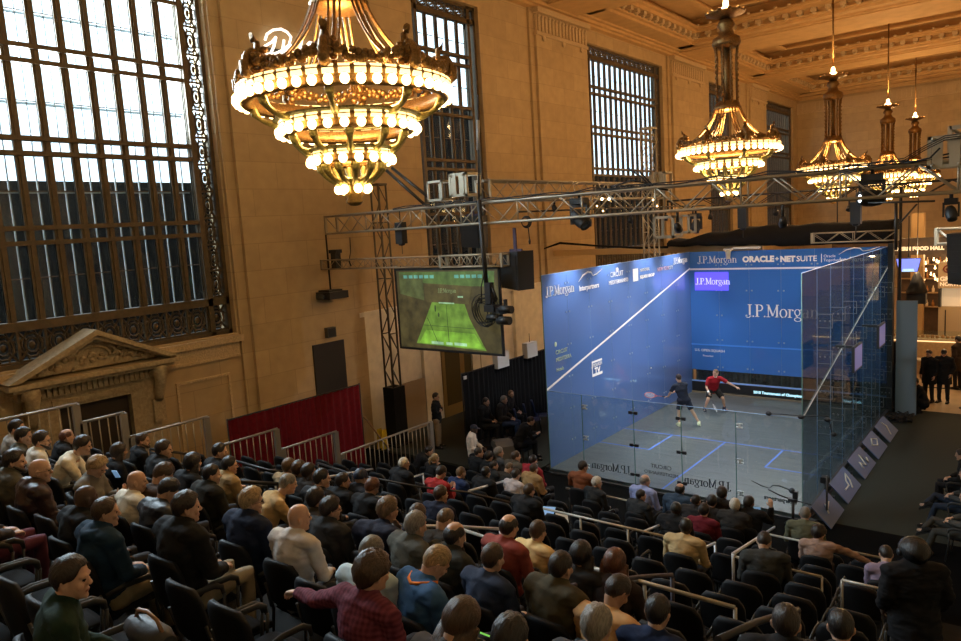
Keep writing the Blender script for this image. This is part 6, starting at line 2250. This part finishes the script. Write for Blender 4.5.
MB().ell((0.1, -.2, .16), (.13, .08, .13), nu=12, nv=8).build('speaker_cone', M_black, t)
# empty blue seats near the court corner
M_bseat = mat('blue_plastic_seat', (.02, .035, .09), .4)
for k, (px, py) in enumerate(((533, 407), (541, 403), (524, 412))):
    p = at(px, py, 2, .80)
    t = thing('blue_chair', ['empty blue chair in the middle of three beside the court corner', 'empty blue chair nearest the blue glass wall', 'empty blue chair farthest from the blue glass wall'][k], 'chair', (p.x, p.y, -.03), -.9, 'empty blue chairs by the court')
    link('backrest', CM[0], M_bseat, t)
    link('seat', CM[1], M_bseat, t)
    for s in (-1, 1):
        link('leg', CM[3], M_dsteel, t, (s * .2, 0, 0))
        link('leg', CM[4], M_dsteel, t, (s * .2, 0, 0))

# players
t = person('squash player in navy shirt and shorts, back turned, stretching to the left', (1.50, 5.35, 0), math.radians(36), 'player_navy', 'short', 'dark', 'tee', (.014, .02, .035), (.012, .016, .03), s=1.0, short=True, shoes=(.75, .8, .55))
t2 = person('squash player in red shirt and black shorts facing the camera', (1.68, 7.45, 0), math.radians(215), 'player_red', 'buzz', 'light', 'tee', (.28, .010, .018), (.012, .012, .014), s=1.02, short=True, shoes=(.03, .035, .06))


def racket(label, owner, wi, d, n, col):
    J = POSES[owner[1]]
    o = owner[0]
    M = Matrix.LocRotScale(o.location, o.rotation_euler, o.scale)
    w = M @ (V(J['wr'][wi]) + V(J['hd'][wi]).normalized() * .075)
    d = V(d).normalized()
    n = V(n)
    n = (n - d * n.dot(d)).normalized()
    lat = d.cross(n)
    t = thing('squash_racket', label, 'racket', w)
    MB().tube([-d * .10, d * .12], .016, 8).build('grip', M_black, t)
    m = mat('racket_' + label[:4].strip(), col, .35)
    c = MB().tube([d * .12, d * .26, d * .36 + lat * .05], .008, 6).tube([d * .26, d * .36 - lat * .05], .008, 6)
    hc = d * .50
    c.tube([hc + d * (.165 * math.cos(a)) + lat * (.105 * math.sin(a)) for a in [q * 2 * PI / 20 for q in range(21)]], .008, 6)
    c.build('frame', m, t)
    s = MB()
    for q in range(-4, 5):
        u = q / 5
        s.tube([hc + lat * (.1 * u) - d * (.155 * math.sqrt(1 - u * u)), hc + lat * (.1 * u) + d * (.155 * math.sqrt(1 - u * u))], .0015, 4)
        s.tube([hc + d * (.16 * u) - lat * (.1 * math.sqrt(1 - u * u)), hc + d * (.16 * u) + lat * (.1 * math.sqrt(1 - u * u))], .0015, 4)
    s.build('strings', M_white, t)


racket('red framed squash racket in the hand of the navy player', (t, 'player_navy'), 0, (-.95, -.5, .12), (.3, -.8, 1), (.6, .12, .08))
racket('dark framed squash racket in the right hand of the red player', (t2, 'player_red'), 1, (.35, -.3, -.5), (1, 0, .4), (.05, .05, .06))
o = MB().ell(at(651, 368, 0, .5), (.022, .022, .022), nu=10, nv=8).build('squash_ball', mat('white_ball', (.8, .85, .9), .5))
tag(o, 'small white squash ball in the air before the left wall', 'ball')
for nm, own, loc in (('wristband', t2, POSES['player_red']['wr'][1]),):
    e, w = V(POSES['player_red']['el'][1]), V(loc)
    d = (w - e).normalized()
    MB().tube([w - d * .07, w - d * .0], .034, 10).build('wristband', M_white, own)
MB().tube([V((-.01, .15, 1.155)) + V((.05 * math.cos(a), .045 * math.sin(a), .0)) for a in [q * PI / 6 for q in range(13)]], .012, 6).build('white_collar', M_white, t2)

# standing dark person at the right edge of the stand
k = 4.2
big = floor_person(914, 552, tier_z(4), 'large standing person in a black hooded coat wearing headphones, back to camera', 'stand', 'hood', 'blackcap', 'coat', (.006, .006, .007), 28, plane=(1, -6.9), trcol=(.02, .018, .015), skin='dark')
HMb = head_matrix(POSES['stand'])
hp = MB().tube([HMb @ V((.118 * math.cos(a), -.01, .03 + .14 * math.sin(a))) for a in [q * PI / 10 for q in range(11)]], .012, 6)
hp.build('headphone_band', mat('grey_plastic', (.07, .062, .05), .6), big)
for sx in (-1, 1):
    MB().ell(HMb @ V((sx * .125, -.01, -.0)), (.022, .04, .045), nu=10, nv=6).build('headphone_cup', M_black, big)
nk = V(POSES['down']['neck'])
MB().tube([nk + V(p) for p in ((-.11, .03, .045), (-.11, -.055, .066), (-.058, -.11, .062), (0, -.125, .048), (.058, -.11, .062), (.11, -.055, .066), (.11, .03, .045))], .012, 6).build('orange_stripe', cloth((.8, .22, .03)), hoodie_person)
big.scale = (big.scale[0] * 1.25, big.scale[1] * 1.25, big.scale[2])
# right side of the court and the food hall
for px, py, lb, ps, hr, hc, tp, tc, yw, s in (
        (929, 354, 'standing person in long black coat at the carpet edge, left of the pair', 'stand', 'short', 'dark', 'coat', (.008, .008, .009), 150, 1.0),
        (944, 353, 'standing person in black coat and flat cap, hand on hip, right of the pair', 'stand_pocket', 'cap', 'blackcap', 'coat', (.008, .008, .01), 170, 1.03)):
    floor_person(px, py, FZ, lb, ps, hr, hc, tp, tc, yw, s=s, trcol=(.012, .012, .015))
floor_person(915, 382, FZ, 'crouching photographer in black beside the grey panel', 'crouch', 'full', 'dark', 'jacket', BLK, 120, trcol=(.012, .012, .014))
floor_person(958, 340, FZ, 'tall person in dark brown coat cut by the right edge, before the counter', 'stand', 'short', 'dark', 'coat', (.035, .022, .014), 60, s=1.08)
person('person in dark jacket walking past the food counter, seen from the side', (5.86, 18.7, FZ), math.radians(-70), 'stand', 'full', 'black', 'jacket', (.012, .011, .012), s=.95)
floor_person(899, 362, FZ, 'person in black half hidden behind the grey panel', 'stand', 'short', 'dark', 'jacket', BLK, 160, s=1.0)
# seated at the right edge
for px, py, X, lb, tc, tr, ps, yw in ((961, 455, 9.0, 'seated person in black cut by the right picture edge, upper one', (.012, .012, .013), (.012, .014, .018), 'lap', 88),
                                      (965, 474, 8.95, 'seated person in grey jacket and jeans at the right edge, legs out', (.05, .05, .048), (.02, .03, .05), 'recline', 82),
                                      (966, 497, 9.0, 'seated person in grey-brown coat at the right edge, nearest one', (.07, .065, .055), (.05, .05, .045), 'recline', 85)):
    h = V(POSES[ps]['head'])
    p = at(px, py, 2, FZ + h.z)
    off = Matrix.Rotation(math.radians(yw), 3, 'Z') @ h
    t = person(lb, (p.x - off.x, p.y - off.y, FZ), math.radians(yw), ps, 'short', 'dark', 'jacket', tc, trcol=tr)
    place_chair(t.location.x, t.location.y, FZ, 'black chair under the ' + ' '.join(lb.split()[:6]) + (' (upper)' if 'upper' in lb else ''), math.radians(yw), 'black chairs at the right edge')

# phones and papers held in the audience
def held(name, label, px, py, dist, size, m, cat, ang=(0, 0, 0)):
    p = CAMP + ray(px, py) * dist
    o = MB().cbox((0, 0, 0), size).build(name, m, None, p, ang)
    tag(o, label, cat)


M_glow = mat('soft_blue_glow', (.2, .35, .6), .3, emit=(.3, .55, .9), estr=.35, sample=False)
M_glowg = mat('phone_green_glow', (.2, .6, .1), .3, emit=(.25, .8, .12), estr=.6, sample=False)

for a in (('mobile_phone', 'phone held up by the person in grey sweater, left block', 116, 474, 9.55, (.07, .01, .13), M_glow, 'phone', (.5, 0, .5)),
          ('mobile_phone', 'lit phone in the hand of the person taking a picture', 757, 509, 15.1, (.14, .01, .08), M_glow, 'phone', (0, 0, .5)),
          ('mobile_phone', 'small lit phone held by the person with lilac sleeves', 872, 566, 12.1, (.07, .01, .12), M_glow, 'phone', (.3, 0, .4)),
          ('mobile_phone', 'phone with a white screen beside the long dark gap at the left', 380, 497, 9.9, (.12, .01, .07), M_white, 'phone', (.9, 0, .3)),
          ('booklet', 'open blue printed booklet beside the black sweater with orange collar', 547, 511, 12.4, (.26, .2, .01), M_glow, 'booklet', (.4, 0, .3)),  # booklet shares the phones' emission, so its pages glow too
          ('paper_sheet', 'crumpled white paper below the blue booklet', 562, 518, 12.2, (.22, .16, .01), M_white, 'paper', (.5, .3, .8)),
          ('paper_sheet', 'white sheet by the persons along the right barrier joint', 357, 493, 11.4, (.32, .14, .01), M_white, 'paper', (0, 0, .2)),
          ('mobile_phone', 'green glowing phone at the bottom edge near the maroon shirt', 489, 636, 4.4, (.10, .01, .06), M_glowg, 'phone', (.9, 0, 0))):
    held(*a)
# bag on the knees of the nearest spectator
p = CAMP + ray(150, 634) * 3.15
t = thing('handbag', 'black leather bag with a brown handle on the knees of the green sweater', 'bag', p)
MB().tube([(-.16, 0, 0), (-.08, 0, .0), (.08, 0, 0), (.16, 0, 0)], [(.04, .04), (.065, .06), (.065, .06), (.04, .04)], 12, up=(0, 0, 1)).build('bag_body', MATS['black_leather'], t)
MB().tube([(-.12, 0, .04), (-.08, 0, .09), (0, 0, .105), (.08, 0, .09), (.12, 0, .04)], .009, 6).build('handle', mat('brown_strap', (.25, .13, .06), .5), t)
# person sitting left of the frame: only the legs show
bestk = min(range(9, 14), key=lambda k: abs(at(43, 539, 2, tier_z(k) + .54).y - (row_y(k) + .38)))
q = at(43, 539, 2, tier_z(bestk) + .54)
t = person('person in dark maroon trousers with light shoes, cut by the left picture edge', (q.x - .14, q.y - .38, tier_z(bestk)), 0, 'lap', 'short', 'brown', 'shirt', (.06, .05, .05), trcol=(.12, .03, .055), shoes=(.4, .38, .33))
SEATED.append((bestk, q.x - .14, q.y - .38, 0, t['label'], True, 1))
o = MB().box((q.x + .1, q.y - .1, tier_z(bestk) + .001), (q.x + .75, q.y + .25, tier_z(bestk) + .005)).build('lit_deck_patch', mat('lit_deck_grey', (.42, .42, .40), .7))  # pale patch painted for the light falling on the deck
tag(o, 'pale painted patch of light on the deck beside the maroon trousers', 'paper')
# ------------------------------------------------------------ chairs for everyone, then the empty ones
occ = {}
for k, x, y, rz, lb, ch, s in SEATED:
    occ.setdefault(k, []).append((x, y, lb))
    short = ' '.join(lb.replace(',', '').split()[:11])
    place_chair(x, y, tier_z(k), 'black chair holding the ' + short, rz * .35)
XL, XR_ = -2.1, 9.3
nchair = 0
for k in range(0, 13):
    P = sorted(occ.get(k, []))
    x = XL + (.2 if k % 2 else 0)
    while x < XR_:
        if all(abs(x - q[0]) > .50 for q in P):
            y = row_y(k)
            pr = proj((x, y, tier_z(k) + .8))
            if -10 < pr[0] < 975 and pr[2] > .5 and pr[1] < 660 and not (x > 8.7 and k in (3, 4)):
                if P:
                    q = min(P, key=lambda q: abs(q[0] - x))
                    side = 'right' if x > q[0] else 'left'
                    n = max(1, int(round(abs(x - q[0]) / .57)))
                    nn = ['', 'first', 'second', 'third', 'fourth', 'fifth', 'sixth', 'seventh', 'eighth', 'ninth', 'tenth'][min(n, 10)]
                    lb = 'empty chair, %s to the %s of %s' % (nn, side, ' '.join(q[2].replace(',', '').replace('person', 'the one').split()[:9]))
                else:
                    lb = 'empty black chair in the row left wholly empty'
                place_chair(x, y, tier_z(k), lb)
                nchair += 1
                x += .57
                continue
        x += .08
# ============================================================ court surroundings
# five blue boards leaning along the right wall
M_adb = mat('slate_blue_board', (.07, .125, .27), .5)
M_adm = mat('silver_board_print', (.55, .55, .5), .5)
ads = [(.3, 1.45), (1.85, 3.2), (3.65, 5.0), (5.35, 6.6), (7.0, 8.3)]
for i, (a, b) in enumerate(ads):
    t = thing('sponsor_board', ['slanted blue board nearest the front, half behind a post', 'second slanted blue board from the front, with a bird-like mark', 'middle one of the five slanted blue boards, with small peaks', 'fourth slanted blue board from the front, with an eye-like mark', 'farthest slanted blue board, beside the tangle of cables'][i], 'sponsor board', (6.60, a - .55, FZ), 0, 'slanted blue boards along the right wall')
    L = b - a
    M = frame_M((0.42, 0, .02), (0, 1, 0), (-.42, 0, .42))
    MB().prism([(0, 0), (L, 0), (L, .56), (0, .56)], 0, .02, M).build('board', M_adb, t)
    e = MB()
    mk = [[(.35, .2), (.5, .35), (.42, .25), (.7, .32)], [(.3, .2), (.55, .2), (.6, .3), (.8, .4), (.75, .25), (.6, .12)], [(.3, .15), (.35, .3), (.5, .15), (.6, .4), (.72, .15), (.8, .25)], [(.3, .3), (.55, .4), (.8, .3), (.55, .2), (.3, .3)], [(.4, .1), (.6, .3), (.5, .45)]][i]
    e.tube([M @ V((p[0] * L, p[1] * 1.1, .03)) for p in mk], .02, 5)
    e.build('printed_mark', M_adm, t)
    MB().box((0, -.12, 0), (.16, .0, .18)).build('foot_block', M_black, t)
# cables and dark lumps by the far corner
b = MB()
rnd = random.Random(4)
for k in range(7):
    pts = [V((6.9 + rnd.uniform(-.35, .35), 9.0 + rnd.uniform(-.5, .5), FZ + .03 + rnd.random() * .18)) for _ in range(7)]
    b.tube(pts, .022, 5)
o = b.build('cable_tangle', M_rubber)
tag(o, 'tangle of black cables on the carpet by the far right court corner', 'cable')
t = thing('grey_panel', 'tall plain blue grey panel standing at the far right court corner', 'panel', (6.75, 9.85, FZ))
MB().box((-.12, -.03, .0), (.45, .03, 3.6)).build('sheet', mat('blue_grey_panel', (.20, .27, .33), .6), t)
MB().box((-.12, -.25, 0), (-.06, .3, .06)).box((.36, -.25, 0), (.42, .3, .06)).build('foot', M_dsteel, t)
o = MB().tube([(6.68, 10.05, FZ), (6.68, 10.05, 7.0)], .045, 8).build('black_pole', M_black)
tag(o, 'tall thin black pole rising behind the blue grey panel', 'pole')
o = MB().tube([(8.35, 11.3, FZ), (8.35, 11.3, FZ + 1.05)], .04, 8).tube([(8.35, 11.3, FZ), (8.35, 11.3, FZ + .02)], .16, 12).build('queue_post', M_dsteel)
tag(o, 'thin grey queue post in front of the standing pair', 'post')
# two monitors on the outside of the right wall
for k, (y, z) in enumerate(((2.55, 2.95), (5.35, 2.6))):
    pc_ = at(*((857, 357), (881, 335))[k], 0, 6.95)
    t = thing('wall_monitor', ['flat monitor hung outside the right glass wall, the nearer one', 'flat monitor hung outside the right glass wall, the farther one'][k], 'monitor', pc_, 0, 'monitors on the right glass wall')
    MB().box((-.03, -.42, -.3), (.03, .42, .3)).build('case', M_black, t)
    MB().box((.03, -.38, -.26), (.034, .38, .26)).build('screen', mat('lavender_screen', (.12, .12, .3), .3, emit=(.16, .17, .36), estr=.4, sample=False), t)
    MB().box((-.45, -.03, .2), (-.03, .03, .26)).build('arm', M_black, t)
# little tripod camera at the court corner, with microphone booms
p = at(793, 515, 1, -.45)
t = thing('tripod_camera', 'small black camera on a stand before the near right court corner', 'camera', (p.x, -.45, FZ))
h = at(793, 500, 1, -.45).z - FZ
MB().tube([(0, 0, 0), (0, 0, h - .02)], .03, 8).tube([(0, 0, .2), (.2, .1, 0)], .015, 6).tube([(0, 0, .2), (-.2, .1, 0)], .015, 6).tube([(0, 0, .2), (0, -.2, 0)], .015, 6).build('stand', M_dsteel, t)
MB().cbox((0, 0, h), (.18, .1, .06)).cbox((0.05, 0, h + .12), (.09, .09, .15)).build('camera_body', M_black, t)
MB().ell((-.02, -.0, h + .20), (.06, .06, .06), nu=12, nv=8).build('camera_dome', mat('dark_lens', (.05, .06, .07), .08), t)
MB().tube([(0, 0, h), (-.25, 0, h + .05), (-.5, 0, h + .14)], .015, 6).tube([(0, 0, h), (.25, .05, h - .04), (.35, .05, h - .05)], .012, 6).build('microphone_boom', M_black, t)
pm = at(806, 418, 1, -.1)
t = thing('corner_microphones', 'black microphones clipped on top of the near right court corner', 'microphone', (6.4, -.03, 2.15))
mb = MB()
mb.tube([(-.9 + .2, 0, .02), (-.4, 0, .04), (0, 0, .05), (.5, .1, .08)], .012, 5)
for x in (-.68, -.02, .5):
    mb.ell((x, .02, .02), (.07, .05, .05), nu=8, nv=6)
mb.build('microphone', M_black, t)
MB().tube([(.5, .1, .08), (.58, .1, -.35)], .012, 5).ell((.6, .1, -.3), (.06, .04, .05), nu=8, nv=6).build('dangling_clip', M_black, t)
# posts at the near right corner
o = MB().tube([(6.84, .2, FZ), (6.84, .2, FZ + 1.0)], .022, 8).build('barrier_post', M_dsteel)
tag(o, 'dark upright post crossing the nearest slanted blue board', 'post')
o = MB().cbox((6.62, 1.0, FZ + .62), (.16, .18, .14)).tube([(6.62, 1.0, FZ), (6.62, 1.0, FZ + .6)], .02, 6).build('floor_lamp_box', M_black)
tag(o, 'small black box lamp between the first and second blue boards', 'lamp')

# ============================================================ the food hall beyond
M_wood = mat('dark_walnut', (.07, .038, .018), .5, noise=.3, nscale=4)
M_lt = mat('warm_lit_edge', (1, .8, .5), .5, emit=(1, .66, .30), estr=1.5, sample=False)
M_tile = mat('tan_tile_front', (.42, .29, .16), .5, noise=.15, nscale=9)
t = thing('food_counter', 'long tan food counter with a glowing top edge in the food hall', 'counter', (7.6, 19.4, FZ))
MB().box((-3.4, 0, 0), (3.4, .8, .80)).build('front', M_tile, t)
MB().box((-3.5, -.06, .80), (3.5, .9, .86)).build('worktop', mat('pale_worktop', (.5, .4, .27), .4), t)
MB().box((-3.4, -.05, .75), (3.4, -.0, .80)).build('light_strip', M_lt, t)
g = MB().box((-3.3, .1, .86), (3.3, .12, 1.2))
g.build('glass_guard', F_clear, t)
rnd = random.Random(9)
b = MB()
for k in range(34):
    b.ell((-3.1 + k * .18, .4 + rnd.uniform(-.1, .1), .91), (.08, .08, .05 + rnd.random() * .05), nu=6, nv=4)
bg = b.build('baked_goods', mat('bread_crust', (.38, .2, .08), .7, noise=.3, nscale=30), t)
bg['kind'] = 'stuff'
t = thing('lower_counter', 'low tan bench in front of the food counter', 'counter', (8.2, 16.2, FZ))
MB().box((-3.0, 0, 0), (3.0, .45, .5)).build('front', M_tile, t)
MB().box((-3.05, -.03, .5), (3.05, .48, .55)).build('top', mat('pale_worktop', (.5, .4, .27), .4), t)
o = MB().box((5.2, 13.9, FZ), (11, 13.95, FZ + .03)).build('floor_rail', M_dsteel)
tag(o, 'dark thin rail low across the tan floor behind the standing pair', 'rail')
# kiosk with the shop's name
kx = at(950, 300, 1, 21)
t = thing('kiosk', 'beige food kiosk with a round emblem and lettering at the right', 'kiosk', (7.6, 21.5, FZ))
M_beige = mat('kiosk_beige', (.46, .33, .19), .6)
MB().box((-1.15, 0, 2.8), (1.6, 1.0, 3.9)).build('sign_box', M_beige, t)
MB().box((-1.15, .3, 0), (1.6, 1.0, 1.95)).build('lower_cabinet', mat('kiosk_pale_front', (.5, .37, .22), .5), t)
MB().box((-1.05, .5, 1.95), (1.6, .55, 2.75)).build('lit_menu', mat('menu_glow', (.6, .5, .4), .5, emit=(.85, .62, .36), estr=.4, sample=False), t)
MB().box((-1.15, .1, 1.95), (-1.05, 1.0, 2.75)).build('side_post', M_dsteel, t)
MB().box((-.9, .28, .2), (-.86, .3, 1.8)).box((-.1, .28, .2), (-.06, .3, 1.8)).build('door_gap', M_dsteel, t)
b = MB().tube([(-.8 + .14 * math.cos(a), -.02, 3.64 + .14 * math.sin(a)) for a in [q * 2 * PI / 18 for q in range(19)]], .03, 6).ell((-.8, -.02, 3.62), (.07, .02, .07), nu=8, nv=6)
b.build('round_emblem', mat('maroon_print', (.2, .03, .02), .6), t)
M_klt = mat('kiosk_lettering', (.85, .7, .5), .5, emit=(.9, .7, .45), estr=.5, sample=False)
text('lettering', 'GREAT', .26, (-1.08, -.01, 3.12), X1, Z1_, M_klt, t, align='LEFT', bold=.008)
text('lettering', 'NORTHERN', .22, (-1.08, -.01, 2.9), X1, Z1_, M_klt, t, align='LEFT', bold=.008)
# hanging sign over the entrance
sy = 19.0
pL, pR = at(899, 247, 1, sy), at(944, 245, 1, sy)
t = thing('food_hall_sign', 'long overhead sign reading the food hall name in glowing capitals', 'sign', (pR.x, sy, pL.z - .15))
text('lettering', 'NORTHERN FOOD HALL', .20, (0, 0, 0), X1, Z1_, mat('sign_lettering', (.9, .8, .6), .5, emit=(1, .72, .42), estr=.75, sample=False), t, align='RIGHT', bold=.012, depth=.05)
MB().box((-4.2, .04, -.2), (3.2, .3, .5)).build('beam', M_wood, t)
for xx in (-4.0, 3.0):
    MB().tube([(xx, .15, .4), (xx, .15, 5)], .03, 6).build('hanger', M_dsteel, t)
# blue screen
a, b_ = at(897, 260, 1, 14), at(920, 272, 1, 14)
t = thing('hanging_screen', 'glowing blue violet screen hanging in the food hall', 'screen', ((a.x + b_.x) / 2, 14, b_.z))
MB().prism([(-.30, 0), (.30, 0), (.40, .5), (-.40, .5)], -.03, .03, Matrix(((1, 0, 0, 0), (0, 0, 1, 0), (0, 1, 0, 0), (0, 0, 0, 1)))).build('case', M_black, t)
MB().prism([(-.28, .02), (.28, .02), (.38, .48), (-.38, .48)], -.035, -.03, Matrix(((1, 0, 0, 0), (0, 0, 1, 0), (0, 1, 0, 0), (0, 0, 0, 1)))).build('picture', mat('blue_violet_screen', (.2, .2, .8), .3, emit=(.22, .28, 1), estr=1.3, sample=False), t)
MB().prism([(-.2, .02), (.2, .02), (.16, .12), (-.16, .12)], -.038, -.035, Matrix(((1, 0, 0, 0), (0, 0, 1, 0), (0, 1, 0, 0), (0, 0, 0, 1)))).build('picture_glow', mat('pale_blue_screen', (.4, .6, .9), .3, emit=(.5, .75, 1), estr=1.2, sample=False), t)
MB().tube([(0, 0, .5), (0, 0, 2)], .02, 6).build('hanger', M_dsteel, t)
# tan column and dark back shelf with rows of warm little lamps
o = MB().box((5.25, 22.6, FZ), (5.75, 23.1, 6)).build('lit_column', mat('honey_column', (.6, .38, .16), .5))
tag(o, 'honey coloured column left of the shelf of little lamps', 'column')
t = thing('back_shelf', 'dark wooden back shelf of bottles in the food hall', 'shelf', (7.4, 26.0, FZ))
MB().box((-3.2, 0, 0), (3.4, .5, 4.4)).build('case', M_wood, t)
b = MB()
for z in (1.4, 2.1, 2.8, 3.5):
    b.box((-3.1, -.25, z), (3.3, 0, z + .05))
b.build('shelf', mat('shelf_tan', (.3, .18, .08), .5), t)
M_btl = [mat('amber_glass', (.3, .12, .03), .15), mat('cream_jar', (.6, .45, .28), .4), mat('dark_bottle', (.03, .025, .015), .15)]
bme = [MB().lathe([(0, 0), (.06, 0), (.065, .02), (.065, .18), (.025, .25), (.025, .33), (0, .33)], 10).mesh('shelf_bottle', [m]) for m in M_btl]
n = 0
for z in (1.45, 2.15, 2.85, 3.55):
    for k in range(16):
        if rnd.random() < .25: continue
        o = link('shelf_bottle', bme[rnd.randrange(3)], None, None, (5.0 + k * .26, 25.86, FZ + z))
        tag(o, 'small bottle standing on the dark back shelf of the food hall', 'bottle', 'bottles on the back shelf')
lme = MB().ell((0, 0, 0), (.05, .05, .05), nu=8, nv=6).lathe([(0, .05), (.02, .05), (.03, .12), (0, .12)], 8).mesh('pendant_bulb', [mat('shelf_bulb', (1, .8, .5), .4, emit=(1, .66, .32), estr=4, sample=False)])
for k in range(60):
    x, y, z = 5.1 + rnd.random() * 3.2, 23.6 + rnd.random() * 1.8, 1.9 + rnd.random() * 1.9
    o = link('pendant_bulb', lme, None, None, (x, y, z))
    tag(o, 'tiny warm glowing bulb hanging before the dark back shelf', 'lamp', 'tiny bulbs in the food hall')
# big dark pendant shade
p = at(917, 283, 1, 15)
t = thing('pendant_lamp', 'large black cone pendant lamp hanging over the food hall floor', 'lamp', p)
MB().lathe([(.03, .45), (.1, .35), (.2, .1), (.36, -.35), (.34, -.36), (.17, .08), (.06, .3)], 20, closed=True).build('shade', M_black, t)
MB().box((-.3, -.2, -.75), (.3, .2, -.38)).build('lamp_body', M_dsteel, t)
MB().tube([(0, 0, .4), (0, 0, 4)], .015, 6).build('cord', M_rubber, t)
# round relief on the far wall
b = MB()
for r in (1.1, .8, .45):
    b.tube([(9.2 + r * math.cos(a), YF - .03, 5.8 + r * math.sin(a)) for a in [q * 2 * PI / 24 for q in range(25)]], .06, 6)
o = b.build('round_wall_relief', M_trim)
tag(o, 'large round carved relief on the end wall above the food hall sign', 'relief')

# ============================================================ light
sc = SC
w = bpy.data.worlds.new('sky')
sc.world = w
w.use_nodes = True
nt = w.node_tree
bg = nt.nodes['Background']
bg.inputs[0].default_value = (.78, .90, 1.0, 1)
bg.inputs[1].default_value = 4.0


def light(name, typ, loc, e, col, **kw):
    l = bpy.data.lights.new(name, typ)
    l.energy = e
    l.color = col
    for k, v in kw.items(): setattr(l, k, v)
    o = bpy.data.objects.new(name, l)
    COL.objects.link(o)
    o.location = loc
    return o


def aim(o, d):
    o.rotation_euler = V(d).to_track_quat('-Z', 'Y').to_euler()


# window portals help the sky light find its way in
for a, b_ in WINS:
    o = light('window_daylight', 'AREA', (WX - .55, (a + b_) / 2, (WZ0 + WZ1) / 2), 1, (1, 1, 1), shape='RECTANGLE', size=WZ1 - WZ0, size_y=b_ - a)
    o.data.cycles.is_portal = True
    aim(o, (1, 0, 0))
    o.rotation_euler = Matrix(((0, 0, -1), (0, 1, 0), (1, 0, 0))).to_euler()
# bright sky seen through the upper part of the large near window
o = light('sky_daylight', 'AREA', (WX - .95, -9.2, 12.0), 9500, (.84, .92, 1.0), shape='RECTANGLE', size=5.2, size_y=9.0)
o.rotation_euler = Matrix(((0, 0, -1), (0, 1, 0), (1, 0, 0))).to_euler()
WARM = (1, .61, .26)
for i, p in enumerate(CHPOS):
    q = .32 if i == 0 else .68
    light('chandelier_glow', 'POINT', p + V((0, 0, 1.6)), 1300 * q, WARM, shadow_soft_size=.35)
    light('chandelier_glow', 'POINT', p + V((0, 0, .30)), 130 * q, WARM, shadow_soft_size=.12)
    light('chandelier_top_glow', 'POINT', p + V((0, 0, 5.75)), 400 * (.7 if i == 0 else 1), WARM, shadow_soft_size=.12)
# show lights round the court with lamp bodies, one row added for the left wall
COOL = (.93, .97, 1)
fx = 0
M_fxl = mat('show_lens', (.9, .95, 1), .2, emit=(.9, .95, 1), estr=2, sample=False)
spots = [(x, 9.25, 6.45, (3.2 + (x - 3.2) * .6, 3.6, 0)) for x in (1.0, 3.2, 5.4)] + [(.8, y, 6.5, (-.05, y, 3.2)) for y in (1.2, 3.6, 6.0, 8.2)] + [(-.45, y, 6.95, (2.6, y * .9 + .3, .3)) for y in (1.5, 4.5, 7.2)] + [(9.25, y, 6.95, (2.0, y, 1.2)) for y in (1.5, 4.5, 7.2)] + [(x, -1.95, 6.3, (3.2 + (x - 3.2) * .5, 5.0, 1.0)) for x in (4.6, 6.6)]
o = MB().tube([(.8, TY, 6.84), (.8, 9.3, 6.84)], .024, 6).build('added_lamp_pipe', M_dsteel)  # pipe and its lamp row are added to brighten the left wall's top
tag(o, 'added thin dark pipe carrying flood lamps that brighten the left court wall', 'pipe')
for i, (x, y, z, tg) in enumerate(spots):
    d = (V(tg) - V((x, y, z))).normalized()
    o = light('show_spot', 'SPOT', V((x, y, z)) + d * .22, 520 if i < 3 else 420 if i < 7 else 620, COOL, spot_size=math.radians(78), spot_blend=.7, shadow_soft_size=.15)
    aim(o, d)
    t = thing('court_flood', 'black flood lamp clamped on the truss frame above the court', 'stage light', (x, y, z), 0, 'flood lamps above the court')
    q = d.to_track_quat('Z', 'Y').to_matrix()
    mb = MB().lathe([(a * .6, b * .6) for a, b in [(0, -.16), (.09, -.15), (.12, .0), (.13, .16), (.115, .16), (.1, .02), (0, -.02)]], 14)
    for v in mb.bm.verts: v.co = q @ v.co
    mb.build('lamp_can', M_black, t)
    MB().tube([(0, 0, .1), (0, 0, .32)], .03, 6).build('clamp', M_dsteel, t)
# food hall warm lights
for x, y, z, e in ((6.5, 15, 4.6, 260), (8.6, 19.5, 4.4, 260), (6.8, 24.4, 4.0, 140), (10, 13, 4.6, 160)):
    light('food_hall_lamp', 'POINT', (x, y, z), e, (1, .66, .34), shadow_soft_size=.15)

# ============================================================ camera and film
cam = bpy.data.cameras.new('camera')
co = bpy.data.objects.new('camera', cam)
COL.objects.link(co)
R = Matrix((RT, UP, -FW)).transposed()
M4 = R.to_4x4()
M4.translation = CAMP
co.matrix_world = M4
cam.sensor_width = 36
cam.lens = 36 * FPX / 961
cam.clip_end = 500
sc.camera = co
sc.view_settings.view_transform = 'Standard'
sc.view_settings.look = 'None'
sc.view_settings.exposure = 0
sc.view_settings.gamma = 1
sc.view_settings.use_curve_mapping = False
cy = sc.cycles
cy.use_denoising = True
try:
    cy.denoiser = 'OPENIMAGEDENOISE'
except Exception:
    pass
cy.max_bounces = 6
cy.diffuse_bounces = 3
cy.glossy_bounces = 3
cy.transparent_max_bounces = 24
cy.transmission_bounces = 4
cy.sample_clamp_indirect = 4
cy.sample_clamp_direct = 20
cy.caustics_reflective = False
cy.caustics_refractive = False
